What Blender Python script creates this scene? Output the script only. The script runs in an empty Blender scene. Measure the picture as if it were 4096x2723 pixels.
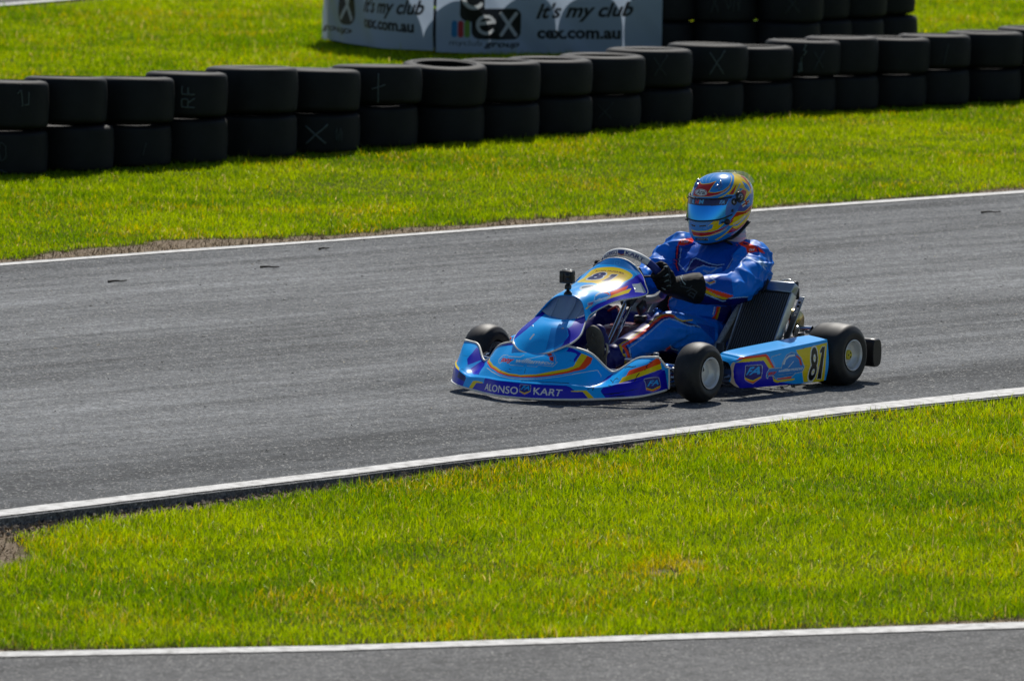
import bpy, bmesh, math, random
import numpy as np
from mathutils import Vector, Matrix

rng = np.random.default_rng(81)
random.seed(81)
scene = bpy.context.scene
COL = scene.collection
R = math.radians

# ------------------------------------------------------------------ helpers
def lin(c):
    """sRGB 0..255 -> linear"""
    c = np.asarray(c, float) / 255.0
    return np.where(c <= 0.04045, c / 12.92, ((c + 0.055) / 1.055) ** 2.4)

def tag(o, label=None, cat=None, group=None, kind=None):
    if label: o['label'] = label
    if cat: o['category'] = cat
    if group: o['group'] = group
    if kind: o['kind'] = kind
    return o

def link(name, me, parent=None):
    o = bpy.data.objects.new(name, me)
    COL.objects.link(o)
    if parent is not None: o.parent = parent
    return o

def empty(name, loc=(0, 0, 0), rz=0.0):
    o = link(name, None)
    o.empty_display_size = 0.1
    o.location = loc
    o.rotation_euler = (0, 0, rz)
    return o

def np_mesh(name, V, quads=None, tris=None, smooth=True, mats=(), fmat=None, cols=None):
    """mesh from numpy arrays; cols is a per-vertex linear rgb array"""
    V = np.asarray(V, np.float32).reshape(-1, 3)
    me = bpy.data.meshes.new(name)
    q = np.zeros((0, 4), np.int32) if quads is None else np.asarray(quads, np.int32).reshape(-1, 4)
    t = np.zeros((0, 3), np.int32) if tris is None else np.asarray(tris, np.int32).reshape(-1, 3)
    me.vertices.add(len(V)); me.vertices.foreach_set('co', V.ravel())
    nl = q.size + t.size
    me.loops.add(nl)
    me.loops.foreach_set('vertex_index', np.concatenate([q.ravel(), t.ravel()]))
    me.polygons.add(len(q) + len(t))
    st = np.concatenate([np.arange(len(q)) * 4, q.size + np.arange(len(t)) * 3]).astype(np.int32)
    me.polygons.foreach_set('loop_start', st)
    me.polygons.foreach_set('use_smooth', np.full(len(q) + len(t), bool(smooth)))
    for m in mats: me.materials.append(m)
    if fmat is not None: me.polygons.foreach_set('material_index', np.asarray(fmat, np.int32))
    me.update(calc_edges=True)
    if cols is not None: set_cols(me, cols)
    return me

def set_cols(me, cols, name='paint'):
    a = me.color_attributes.new(name, 'FLOAT_COLOR', 'POINT')
    c = np.ones((len(me.vertices), 4), np.float32); c[:, :3] = cols
    a.data.foreach_set('color', c.ravel())

def grid_quads(nu, nv, closed_u=False, closed_v=False, off=0):
    iu = np.arange(nu if closed_u else nu - 1); iv = np.arange(nv if closed_v else nv - 1)
    I, J = np.meshgrid(iu, iv, indexing='ij')
    I2 = (I + 1) % nu; J2 = (J + 1) % nv
    return np.stack([I * nv + J, I2 * nv + J, I2 * nv + J2, I * nv + J2], -1).reshape(-1, 4) + off

class MB:
    """collects pieces into one mesh"""
    def __init__(s): s.V = []; s.Q = []; s.T = []; s.n = 0; s.fq = []; s.ft = []; s.C = []
    def add(s, V, quads=None, tris=None, m=0, col=(1, 1, 1)):
        V = np.asarray(V, float).reshape(-1, 3)
        if quads is not None and len(quads):
            s.Q.append(np.asarray(quads) + s.n); s.fq += [m] * len(quads)
        if tris is not None and len(tris):
            s.T.append(np.asarray(tris) + s.n); s.ft += [m] * len(tris)
        s.V.append(V); s.n += len(V)
        c = np.ones((len(V), 3)); c[:] = col; s.C.append(c)
        return s
    def box(s, c, size, rot=None, bevel=0.0, m=0, col=(1, 1, 1)):
        bm = bmesh.new(); bmesh.ops.create_cube(bm, size=1.0)
        for v in bm.verts: v.co = Vector((v.co.x * size[0], v.co.y * size[1], v.co.z * size[2]))
        if bevel > 0:
            bmesh.ops.bevel(bm, geom=list(bm.edges), offset=bevel, segments=2, profile=0.5, affect='EDGES')
        return s.bm(bm, c, rot, m, col)
    def bm(s, bm, c=(0, 0, 0), rot=None, m=0, col=(1, 1, 1)):
        bmesh.ops.triangulate(bm, faces=[f for f in bm.faces if len(f.verts) > 4])
        bm.verts.index_update()
        V = np.array([v.co[:] for v in bm.verts])
        if rot is not None: V = V @ np.asarray(rot, float).T
        V = V + np.asarray(c, float)
        Q = [[v.index for v in f.verts] for f in bm.faces if len(f.verts) == 4]
        T = [[v.index for v in f.verts] for f in bm.faces if len(f.verts) == 3]
        bm.free(); return s.add(V, Q, T, m, col)
    def tube(s, pts, r, n=10, cap=True, m=0, closed=False, col=(1, 1, 1), flat=None):
        V, Q, T = tube(pts, r, n, cap, closed, flat); return s.add(V, Q, T, m, col)
    def lathe(s, prof, c=(0, 0, 0), axis='z', n=40, m=0, col=(1, 1, 1), closed=False, rot=None):
        V, Q = lathe(prof, axis, n, closed)
        if rot is not None: V = V @ np.asarray(rot, float).T
        return s.add(V + np.asarray(c, float), Q, None, m, col)
    def build(s, name, mats, parent=None, smooth=True, colors=False, auto=None):
        V = np.concatenate(s.V)
        Q = np.concatenate(s.Q) if s.Q else None; T = np.concatenate(s.T) if s.T else None
        mats = mats if isinstance(mats, (list, tuple)) else [mats]
        me = np_mesh(name, V, Q, T, smooth, mats, s.fq + s.ft, np.concatenate(s.C) if colors else None)
        o = link(name, me, parent)
        if auto is not None: sharp(me, auto)
        return o

def sharp(me, ang):
    bm = bmesh.new(); bm.from_mesh(me)
    bmesh.ops.recalc_face_normals(bm, faces=bm.faces)
    for e in bm.edges:
        if len(e.link_faces) == 2 and e.calc_face_angle(0) > R(ang): e.smooth = False
    bm.to_mesh(me); bm.free()

def norm(a): return a / (np.linalg.norm(a, axis=-1, keepdims=True) + 1e-12)

def frames(P, closed=False):
    P = np.asarray(P, float)
    if closed: Tn = norm(np.roll(P, -1, 0) - np.roll(P, 1, 0))
    else: Tn = norm(np.gradient(P, axis=0))
    up = np.array([0, 0, 1.0])
    if abs(Tn[0] @ up) > 0.9: up = np.array([0, 1.0, 0])
    N = [norm(np.cross(np.cross(Tn[0], up), Tn[0]))]
    for i in range(1, len(P)):
        n = N[-1] - Tn[i] * (N[-1] @ Tn[i]); N.append(norm(n))
    N = np.array(N); return Tn, N, np.cross(Tn, N)

def tube(pts, r, n=10, cap=True, closed=False, flat=None):
    P = np.asarray(pts, float); k = len(P)
    r = np.broadcast_to(np.asarray(r, float), (k,))
    Tn, N, B = frames(P, closed)
    a = np.linspace(0, 2 * math.pi, n, endpoint=False)
    f = 1.0 if flat is None else flat
    V = P[:, None] + r[:, None, None] * (np.cos(a)[None, :, None] * N[:, None] * f + np.sin(a)[None, :, None] * B[:, None])
    Q = grid_quads(k, n, closed, True); V = V.reshape(-1, 3); T = []
    if cap and not closed:
        V = np.concatenate([V, P[[0, -1]]]); c0, c1 = k * n, k * n + 1
        for j in range(n):
            T.append([c0, j, (j + 1) % n]); T.append([c1, (k - 1) * n + (j + 1) % n, (k - 1) * n + j])
    return V, Q, T

def lathe(prof, axis='z', n=40, closed=False):
    prof = np.asarray(prof, float); a = np.linspace(0, 2 * math.pi, n, endpoint=False)
    r, h = prof[:, 0], prof[:, 1]
    X = np.cos(a)[:, None] * r; Y = np.sin(a)[:, None] * r; Zz = np.broadcast_to(h, X.shape)
    if axis == 'z': V = np.stack([X, Y, Zz], -1)
    elif axis == 'y': V = np.stack([Y, Zz, X], -1)
    else: V = np.stack([Zz, X, Y], -1)
    return V.reshape(-1, 3), grid_quads(n, len(prof), True, closed)

def crom(P, t, closed=False):
    """Catmull-Rom through P (k, ...), sampled at t in 0..k-1"""
    P = np.asarray(P, float); k = len(P); t = np.asarray(t, float)
    i = np.clip(np.floor(t).astype(int), 0, k - 2); f = t - i
    g = lambda j: P[j % k] if closed else np.where(((j < 0) | (j > k - 1)).reshape(j.shape + (1,) * (P.ndim - 1)),
                   2 * P[np.clip(j, 0, k - 1)] - P[np.clip(np.where(j < 0, 1, k - 2), 0, k - 1)], P[np.clip(j, 0, k - 1)])
    if closed: i = np.floor(t).astype(int); f = t - i
    p0, p1, p2, p3 = g(i - 1), g(i), g(i + 1), g(i + 2)
    f = f.reshape(f.shape + (1,) * (P.ndim - 1))
    return 0.5 * (2 * p1 + (p2 - p0) * f + (2 * p0 - 5 * p1 + 4 * p2 - p3) * f ** 2 + (3 * p1 - p0 - 3 * p2 + p3) * f ** 3)

def curve(P, n, closed=False):
    P = np.asarray(P, float)
    return crom(P, np.linspace(0, len(P), n, endpoint=False) if closed else np.linspace(0, len(P) - 1, n), closed)

def surf(ctrl, nu, nv, tens_v=None):
    """bicubic surface through control grid ctrl[a][b] = xyz"""
    C = np.asarray(ctrl, float)
    A = crom(C, np.linspace(0, C.shape[0] - 1, nu))
    A = np.swapaxes(A, 0, 1)
    B = crom(A, np.linspace(0, C.shape[1] - 1, nv))
    return np.swapaxes(B, 0, 1)

def pip(U, poly):
    """points (n,2) inside polygon, even-odd"""
    poly = np.asarray(poly, float); x, y = U[:, 0], U[:, 1]
    ins = np.zeros(len(U), bool); j = len(poly) - 1
    lo, hi = poly.min(0), poly.max(0)
    sel = np.where((x >= lo[0]) & (x <= hi[0]) & (y >= lo[1]) & (y <= hi[1]))[0]
    if not len(sel): return ins
    xs, ys = x[sel], y[sel]; s = np.zeros(len(sel), bool)
    for i in range(len(poly)):
        xi, yi = poly[i]; xj, yj = poly[j]
        if yi != yj:
            c = ((yi > ys) != (yj > ys)) & (xs < (xj - xi) * (ys - yi) / (yj - yi) + xi); s ^= c
        j = i
    ins[sel] = s; return ins

_txt = {}
def text_tris(s, bold=0.0, shear=0.0):
    """triangles (n,3,2) of a text; x from 0 to width, cap height = 1"""
    key = (s, bold, shear)
    if key in _txt: return _txt[key]
    cu = bpy.data.curves.new('text', 'FONT'); cu.body = s; cu.size = 1.0; cu.offset = bold; cu.shear = shear; cu.resolution_u = 3
    o = bpy.data.objects.new('text', cu)
    COL.objects.link(o)
    dg = bpy.context.evaluated_depsgraph_get(); dg.update()
    me = o.evaluated_get(dg).to_mesh(); me.calc_loop_triangles()
    V = np.array([v.co[:2] for v in me.vertices]).reshape(-1, 2)
    T = np.array([t.vertices[:] for t in me.loop_triangles]).reshape(-1, 3)
    o.evaluated_get(dg).to_mesh_clear()
    bpy.data.objects.remove(o); bpy.data.curves.remove(cu)
    tr = V[T].copy(); tr[..., 0] -= tr[..., 0].min(); tr /= 0.7
    _txt[key] = tr; return tr

class Paint:
    """livery: coloured polygons and text laid out in a panel's own (u, v)"""
    def __init__(s, U, base): s.U = np.asarray(U, float).reshape(-1, 2); s.C = np.empty((len(s.U), 3)); s.C[:] = lin(base)
    def poly(s, p, c): s.C[pip(s.U, p)] = lin(c); return s
    def stroke(s, pts, w, c, closed=False, asp=1.0):
        """line of half-width w (in u), asp = length of one v unit / one u unit"""
        P = np.asarray(pts, float).copy(); P[:, 1] *= asp
        X = s.U * np.array([1, asp]); d = np.full(len(X), 9.0)
        seg = list(zip(P[:-1], P[1:])) + ([(P[-1], P[0])] if closed else [])
        for a, b in seg:
            ab = b - a; L = ab @ ab + 1e-12
            t = np.clip(((X - a) @ ab) / L, 0, 1); d = np.minimum(d, np.linalg.norm(X - a - t[:, None] * ab, axis=1))
        s.C[d < w] = lin(c); return s
    def tris(s, T, c):
        X = s.U; m = np.zeros(len(X), bool)
        lo, hi = T.min((0, 1)), T.max((0, 1))
        sel = np.where((X[:, 0] >= lo[0]) & (X[:, 0] <= hi[0]) & (X[:, 1] >= lo[1]) & (X[:, 1] <= hi[1]))[0]
        if not len(sel): return s
        Y = X[sel]; k = np.zeros(len(sel), bool)
        for a, b, d in T:
            den = (b[1] - d[1]) * (a[0] - d[0]) + (d[0] - b[0]) * (a[1] - d[1])
            if abs(den) < 1e-14: continue
            l1 = ((b[1] - d[1]) * (Y[:, 0] - d[0]) + (d[0] - b[0]) * (Y[:, 1] - d[1])) / den
            l2 = ((d[1] - a[1]) * (Y[:, 0] - d[0]) + (a[0] - d[0]) * (Y[:, 1] - d[1])) / den
            k |= (l1 >= 0) & (l2 >= 0) & (l1 + l2 <= 1)
        s.C[sel[k]] = lin(c); return s
    def text(s, txt, quad, c, bold=0.0, shear=0.0, halo=None, hb=0.06):
        """quad = uv of bottom-left, bottom-right, top-right, top-left of the text box"""
        q = np.asarray(quad, float)
        def place(T, w, x0=0.0):
            x = (T[..., 0:1] - x0) / w; y = T[..., 1:2]
            return (q[0] * (1 - x) + q[1] * x) * (1 - y) + (q[3] * (1 - x) + q[2] * x) * y
        T = text_tris(txt, bold, shear); w = T[..., 0].max()
        if halo is not None:
            H = text_tris(txt, bold + hb, shear); dw = (H[..., 0].max() - w) / 2
            s.tris(place(H, w, dw), halo)
        return s.tris(place(T, w), c)

# ------------------------------------------------------------------ materials
def nodes(name):
    m = bpy.data.materials.new(name); m.use_nodes = True
    nt = m.node_tree; return m, nt, nt.nodes['Principled BSDF']

def mat(name, col, rough=0.5, metal=0.0, coat=0.0, spec=0.5, noise=None, bump=None, **kw):
    """principled; noise = (scale, amount) mottles the colour, bump = (scale, strength, distance)"""
    m, nt, b = nodes(name); N, L = nt.nodes, nt.links
    c = tuple(col) + (1,) if len(col) == 3 else col
    b.inputs['Base Color'].default_value = c
    b.inputs['Roughness'].default_value = rough; b.inputs['Metallic'].default_value = metal
    b.inputs['Coat Weight'].default_value = coat; b.inputs['Coat Roughness'].default_value = 0.04
    b.inputs['Specular IOR Level'].default_value = spec
    for k, v in kw.items(): b.inputs[k].default_value = v
    tc = N.new('ShaderNodeTexCoord')
    if noise:
        n = N.new('ShaderNodeTexNoise'); n.inputs['Scale'].default_value = noise[0]; n.inputs['Detail'].default_value = 6
        L.new(tc.outputs['Object'], n.inputs['Vector'])
        mr = N.new('ShaderNodeMapRange'); mr.inputs['From Min'].default_value = 0.3; mr.inputs['From Max'].default_value = 0.7
        mr.inputs['To Min'].default_value = 1 - noise[1]; mr.inputs['To Max'].default_value = 1 + noise[1]
        L.new(n.outputs['Fac'], mr.inputs['Value'])
        mx = N.new('ShaderNodeVectorMath'); mx.operation = 'SCALE'; mx.inputs[0].default_value = c[:3]
        L.new(mr.outputs['Result'], mx.inputs['Scale']); L.new(mx.outputs['Vector'], b.inputs['Base Color'])
    if bump: add_bump(nt, b, *bump)
    return m

def add_bump(nt, b, scale, strength, dist, detail=4):
    N, L = nt.nodes, nt.links
    tc = N.new('ShaderNodeTexCoord'); n = N.new('ShaderNodeTexNoise'); n.inputs['Scale'].default_value = scale; n.inputs['Detail'].default_value = detail
    bp = N.new('ShaderNodeBump'); bp.inputs['Strength'].default_value = strength; bp.inputs['Distance'].default_value = dist
    L.new(tc.outputs['Object'], n.inputs['Vector']); L.new(n.outputs['Fac'], bp.inputs['Height']); L.new(bp.outputs['Normal'], b.inputs['Normal'])

def paint_mat(name, rough=0.3, coat=0.0, spec=0.5, metal=0.0, attr='paint', bump=None, scuff=None, **kw):
    """surface coloured by a painted colour attribute"""
    m, nt, b = nodes(name); N, L = nt.nodes, nt.links
    a = N.new('ShaderNodeAttribute'); a.attribute_name = attr
    out = a.outputs['Color']
    if scuff:
        tc = N.new('ShaderNodeTexCoord'); n = N.new('ShaderNodeTexNoise'); n.inputs['Scale'].default_value = scuff[0]; n.inputs['Detail'].default_value = 8
        mp = N.new('ShaderNodeMapping'); mp.inputs['Scale'].default_value = (1, 1, 5)
        L.new(tc.outputs['Object'], mp.inputs['Vector']); L.new(mp.outputs['Vector'], n.inputs['Vector'])
        cr = N.new('ShaderNodeMapRange'); cr.inputs['From Min'].default_value = scuff[1]; cr.inputs['From Max'].default_value = scuff[1] + 0.12
        cr.inputs['To Min'].default_value = 0; cr.inputs['To Max'].default_value = scuff[2]
        L.new(n.outputs['Fac'], cr.inputs['Value'])
        mx = N.new('ShaderNodeMix'); mx.data_type = 'RGBA'; mx.inputs['B'].default_value = (0.012, 0.012, 0.014, 1)
        L.new(cr.outputs['Result'], mx.inputs['Factor']); L.new(out, mx.inputs['A']); out = mx.outputs['Result']
    L.new(out, b.inputs['Base Color'])
    b.inputs['Roughness'].default_value = rough; b.inputs['Coat Weight'].default_value = coat; b.inputs['Coat Roughness'].default_value = 0.05
    b.inputs['Specular IOR Level'].default_value = spec; b.inputs['Metallic'].default_value = metal
    for k, v in kw.items(): b.inputs[k].default_value = v
    if bump: add_bump(nt, b, *bump)
    return m
# ------------------------------------------------------------------ camera, sun, sky
SUN_EL, SUN_AZ = 48.0, 5.0     # azimuth from +Y towards +X
cd = bpy.data.cameras.new('camera'); cam = link('camera', cd)
cd.sensor_width = 36.0; cd.lens = 36115.0 * 36.0 / 4096.0
cd.clip_start = 0.5; cd.clip_end = 8000
_p, _r = R(5.71), R(0.95)
fwd = Vector((0, math.cos(_p), -math.sin(_p))); up0 = Vector((0, math.sin(_p), math.cos(_p))); rt0 = Vector((1, 0, 0))
rt = rt0 * math.cos(_r) + up0 * math.sin(_r); up = -rt0 * math.sin(_r) + up0 * math.cos(_r)
cam.matrix_world = Matrix((rt, up, -fwd)).transposed().to_4x4()
cam.location = (0, 0, 4.2)
cd.dof.use_dof = True; cd.dof.focus_distance = 40.0; cd.dof.aperture_fstop = 8.0
scene.camera = cam

sl = bpy.data.lights.new('sun', 'SUN'); so = link('sun', sl)
sl.energy = 4.3; sl.angle = R(0.53); sl.color = (1.0, 0.955, 0.88)
sd = Vector((math.sin(R(SUN_AZ)) * math.cos(R(SUN_EL)), math.cos(R(SUN_AZ)) * math.cos(R(SUN_EL)), math.sin(R(SUN_EL))))
so.rotation_euler = sd.to_track_quat('Z', 'Y').to_euler()
so.location = (0, 60, 40)
w = bpy.data.worlds.new('World'); scene.world = w; w.use_nodes = True
sky = w.node_tree.nodes.new('ShaderNodeTexSky'); sky.sky_type = 'NISHITA'; sky.sun_disc = False
sky.sun_elevation = R(SUN_EL); sky.sun_rotation = R(SUN_AZ); sky.air_density = 1.0; sky.dust_density = 0.6
bg = w.node_tree.nodes['Background']; bg.inputs['Strength'].default_value = 0.068
w.node_tree.links.new(sky.outputs['Color'], bg.inputs['Color'])
scene.view_settings.view_transform = 'Standard'; scene.view_settings.look = 'None'
scene.view_settings.exposure = 0.0; scene.view_settings.gamma = 1.0

# ------------------------------------------------------------------ the ground and its edges (metres, x right, y away)
NEAR_T = [(-1.987, 34.998), (-1.351, 35.762), (-0.686, 36.559), (-0.181, 37.216), (0.082, 37.506), (0.735, 38.362), (1.434, 39.29), (2.298, 40.253)]
NEAR_B = [(-1.975, 34.786), (-1.343, 35.575), (-0.682, 36.364), (-0.179, 37.004), (0.082, 37.292), (0.731, 38.147), (1.424, 39.025), (2.282, 39.963)]
SLAB = [(-1.959, 34.62), (-1.335, 35.43), (-0.678, 36.27), (-0.2, 36.92), (0.082, 37.218), (0.73, 38.08), (1.423, 38.96), (2.28, 39.90)]
FAR_T = [(-2.595, 45.453), (-1.766, 46.34), (-0.903, 47.173), (-0.009, 48.143), (0.92, 49.01), (1.884, 50.007), (2.887, 50.994)]
FAR_B = [(-2.587, 45.33), (-1.761, 46.212), (-0.901, 47.055), (-0.009, 48.005), (0.918, 48.882), (1.878, 49.858), (2.877, 50.822)]
MIDG = [(-2.62, 45.897), (-1.794, 47.05), (-0.914, 47.696), (-0.01, 48.719), (0.927, 49.411), (1.892, 50.24), (2.91, 51.429)]
BOT_T = [(-1.749, 30.894), (-0.577, 31.208), (0.622, 31.663), (1.854, 32.144)]
BOT_B = [(-1.741, 30.766), (-0.574, 31.072), (0.619, 31.522), (1.845, 31.972)]
BOTG = [(-1.759, 31.061), (-0.579, 31.326), (0.623, 31.744), (1.865, 32.346)]
TYRE = [(-2.927, 51.171), (-1.582, 52.383), (-0.889, 53.174), (0.033, 54.201), (0.834, 55.41), (1.444, 56.331), (2.035, 56.939), (3.221, 58.072)]
FARL = [(-3.786, 65.965), (-3.307, 66.801)]

def ext(P, d=60.0):
    """continue a polyline straight on at both ends"""
    P = np.asarray(P, float)
    a = P[0] - norm(P[2 if len(P) > 3 else 1] - P[0]) * d; b = P[-1] + norm(P[-1] - P[-3 if len(P) > 3 else -2]) * d
    return np.concatenate([[a], P, [b]])
def yat(P, x):
    P = ext(P); o = np.argsort(P[:, 0]); return np.interp(x, P[o, 0], P[o, 1])

def gz(x, y):
    """height of the soil: a little below the track, dropping away at its near edge on the left"""
    x = np.asarray(x, float); y = np.asarray(y, float)
    d = np.clip((0.4 - x) / 2.0, 0, 1.3) * 0.034
    near = np.clip((yat(NEAR_B, x) + 0.2 - y) / 0.2, 0, 1) * np.clip((y - yat(BOT_T, x) - 0.3) / 2.0, 0, 1)
    return -0.012 - d * 0.58 * near

def noise2(x, y, s, seed=0):
    """cheap smooth value noise 0..1"""
    r = np.random.default_rng(seed); g = r.random((64, 64))
    X, Y = np.asarray(x) * s + 1000.3, np.asarray(y) * s + 1000.7
    i, j = np.floor(X).astype(int), np.floor(Y).astype(int); f, h = X - i, Y - j
    f = f * f * (3 - 2 * f); h = h * h * (3 - 2 * h); i %= 64; j %= 64; i2, j2 = (i + 1) % 64, (j + 1) % 64
    return (g[i, j] * (1 - f) + g[i2, j] * f) * (1 - h) + (g[i, j2] * (1 - f) + g[i2, j2] * f) * h

def soil_mat():
    m, nt, b = nodes('soil'); N, L = nt.nodes, nt.links
    tc = N.new('ShaderNodeTexCoord')
    n1 = N.new('ShaderNodeTexNoise'); n1.inputs['Scale'].default_value = 55; n1.inputs['Detail'].default_value = 8; n1.inputs['Roughness'].default_value = 0.75
    n2 = N.new('ShaderNodeTexNoise'); n2.inputs['Scale'].default_value = 3.0; n2.inputs['Detail'].default_value = 4
    L.new(tc.outputs['Object'], n1.inputs['Vector']); L.new(tc.outputs['Object'], n2.inputs['Vector'])
    cr = N.new('ShaderNodeValToRGB'); e = cr.color_ramp.elements
    e[0].position = 0.32; e[0].color = (0.10, 0.072, 0.045, 1); e[1].position = 0.72; e[1].color = (0.46, 0.38, 0.28, 1)
    k = e.new(0.5); k.color = (0.27, 0.21, 0.15, 1)
    L.new(n1.outputs['Fac'], cr.inputs['Fac'])
    a = N.new('ShaderNodeAttribute'); a.attribute_name = 'turf'
    mx = N.new('ShaderNodeMix'); mx.data_type = 'RGBA'; mx.inputs['B'].default_value = (0.08, 0.10, 0.003, 1)
    L.new(a.outputs['Fac'], mx.inputs['Factor']); L.new(cr.outputs['Color'], mx.inputs['A']); L.new(mx.outputs['Result'], b.inputs['Base Color'])
    b.inputs['Roughness'].default_value = 1.0; b.inputs['Specular IOR Level'].default_value = 0.1
    bp = N.new('ShaderNodeBump'); bp.inputs['Strength'].default_value = 0.8; bp.inputs['Distance'].default_value = 0.012
    L.new(n1.outputs['Fac'], bp.inputs['Height']); L.new(bp.outputs['Normal'], b.inputs['Normal'])
    return m

def asphalt_mat(name, base, contrast=0.5, streak=0.18, rough=0.62, tint=(1, 1, 1), sp=0.5, line=False):
    m, nt, b = nodes(name); N, L = nt.nodes, nt.links
    tc = N.new('ShaderNodeTexCoord')
    def mul(a, c):
        x = N.new('ShaderNodeMath'); x.operation = 'MULTIPLY'; L.new(a, x.inputs[0]); L.new(c, x.inputs[1]); return x.outputs[0]
    def noise(scale, det, ro=0.6, vec=None, rot=None):
        n = N.new('ShaderNodeTexNoise'); n.inputs['Scale'].default_value = scale; n.inputs['Detail'].default_value = det; n.inputs['Roughness'].default_value = ro
        if vec:
            mr = N.new('ShaderNodeMapping'); mr.inputs['Rotation'].default_value = (0, 0, R(-(rot or 0)))
            mp = N.new('ShaderNodeMapping'); mp.inputs['Scale'].default_value = [1.0 / v for v in vec]
            L.new(tc.outputs['Object'], mr.inputs['Vector']); L.new(mr.outputs['Vector'], mp.inputs['Vector']); L.new(mp.outputs['Vector'], n.inputs['Vector'])
        else: L.new(tc.outputs['Object'], n.inputs['Vector'])
        return n
    def mrange(src, a, c, lo, hi):
        r = N.new('ShaderNodeMapRange'); r.inputs['From Min'].default_value = a; r.inputs['From Max'].default_value = c
        r.inputs['To Min'].default_value = lo; r.inputs['To Max'].default_value = hi; L.new(src, r.inputs['Value']); return r.outputs['Result']
    def mul(a, c):
        x = N.new('ShaderNodeMath'); x.operation = 'MULTIPLY'; L.new(a, x.inputs[0]); L.new(c, x.inputs[1]); return x.outputs[0]
    vo = N.new('ShaderNodeTexVoronoi'); vo.inputs['Scale'].default_value = 130; L.new(tc.outputs['Object'], vo.inputs['Vector'])
    sep = N.new('ShaderNodeSeparateColor'); L.new(vo.outputs['Color'], sep.inputs['Color'])
    stone = mrange(sep.outputs[0], 0, 1, 1 - contrast, 1 + contrast)
    mid = mrange(noise(9, 6).outputs['Fac'], 0.3, 0.7, 0.86, 1.14)
    vo2 = N.new('ShaderNodeTexVoronoi'); vo2.inputs['Scale'].default_value = 46; L.new(tc.outputs['Object'], vo2.inputs['Vector'])
    sp2 = N.new('ShaderNodeSeparateColor'); L.new(vo2.outputs['Color'], sp2.inputs['Color'])
    mid = mul(mid, mrange(sp2.outputs[0], 0, 1, 1 - contrast * .42, 1 + contrast * .42))
    rub = mrange(noise(1.1, 5, 0.6, (9, 1, 1), 49).outputs['Fac'], 0.35, 0.65, 1 + streak * 0.7, 1 - streak)
    rub2 = mrange(noise(7, 3, 0.6, (14, 1, 1), 46).outputs['Fac'], 0.4, 0.62, 1 + streak * 0.35, 1 - streak * 0.6)
    big = mrange(noise(0.35, 3).outputs['Fac'], 0.3, 0.7, 0.92, 1.1)
    f = mul(mul(mul(stone, mid), mul(rub, rub2)), big)
    if line:      # rubbered racing line running along the track
        mr = N.new('ShaderNodeMapping'); mr.inputs['Rotation'].default_value = (0, 0, R(-49)); L.new(tc.outputs['Object'], mr.inputs['Vector'])
        sx = N.new('ShaderNodeSeparateXYZ'); L.new(mr.outputs['Vector'], sx.inputs['Vector'])
        wv = noise(0.8, 4, .6, (6, 1, 1), 49)
        ad = N.new('ShaderNodeMath'); ad.operation = 'MULTIPLY_ADD'; ad.inputs[1].default_value = 2.4; L.new(wv.outputs['Fac'], ad.inputs[0]); L.new(sx.outputs['Y'], ad.inputs[2])
        up_ = mrange(ad.outputs[0], 26.2, 28.0, 0.80, 1.12); f = mul(f, up_)
    sc = N.new('ShaderNodeVectorMath'); sc.operation = 'SCALE'; sc.inputs[0].default_value = [base * t for t in tint]; L.new(f, sc.inputs['Scale'])
    # a few pale chips of aggregate
    chip = mrange(sep.outputs[1], 0.955, 0.97, 0, 1)
    mx = N.new('ShaderNodeMix'); mx.data_type = 'RGBA'; mx.inputs['B'].default_value = (base * 2.6, base * 2.55, base * 2.4, 1)
    L.new(chip, mx.inputs['Factor']); L.new(sc.outputs['Vector'], mx.inputs['A']); L.new(mx.outputs['Result'], b.inputs['Base Color'])
    b.inputs['Roughness'].default_value = rough; b.inputs['Specular IOR Level'].default_value = sp
    bp = N.new('ShaderNodeBump'); bp.inputs['Strength'].default_value = 0.55; bp.inputs['Distance'].default_value = 0.004
    L.new(vo.outputs['Distance'], bp.inputs['Height']); L.new(bp.outputs['Normal'], b.inputs['Normal'])
    return m

def line_mat():
    m, nt, b = nodes('white_line_paint'); N, L = nt.nodes, nt.links
    tc = N.new('ShaderNodeTexCoord'); n = N.new('ShaderNodeTexNoise'); n.inputs['Scale'].default_value = 16; n.inputs['Detail'].default_value = 10; n.inputs['Roughness'].default_value = 0.7
    L.new(tc.outputs['Object'], n.inputs['Vector'])
    cr = N.new('ShaderNodeValToRGB'); e = cr.color_ramp.elements
    e[0].position = 0.34; e[0].color = (0.24, 0.235, 0.225, 1); e[1].position = 0.56; e[1].color = (0.62, 0.615, 0.60, 1)
    L.new(n.outputs['Fac'], cr.inputs['Fac']); L.new(cr.outputs['Color'], b.inputs['Base Color'])
    b.inputs['Roughness'].default_value = 0.7
    bp = N.new('ShaderNodeBump'); bp.inputs['Strength'].default_value = 0.4; bp.inputs['Distance'].default_value = 0.004
    L.new(n.outputs['Fac'], bp.inputs['Height']); L.new(bp.outputs['Normal'], b.inputs['Normal'])
    return m

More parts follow.
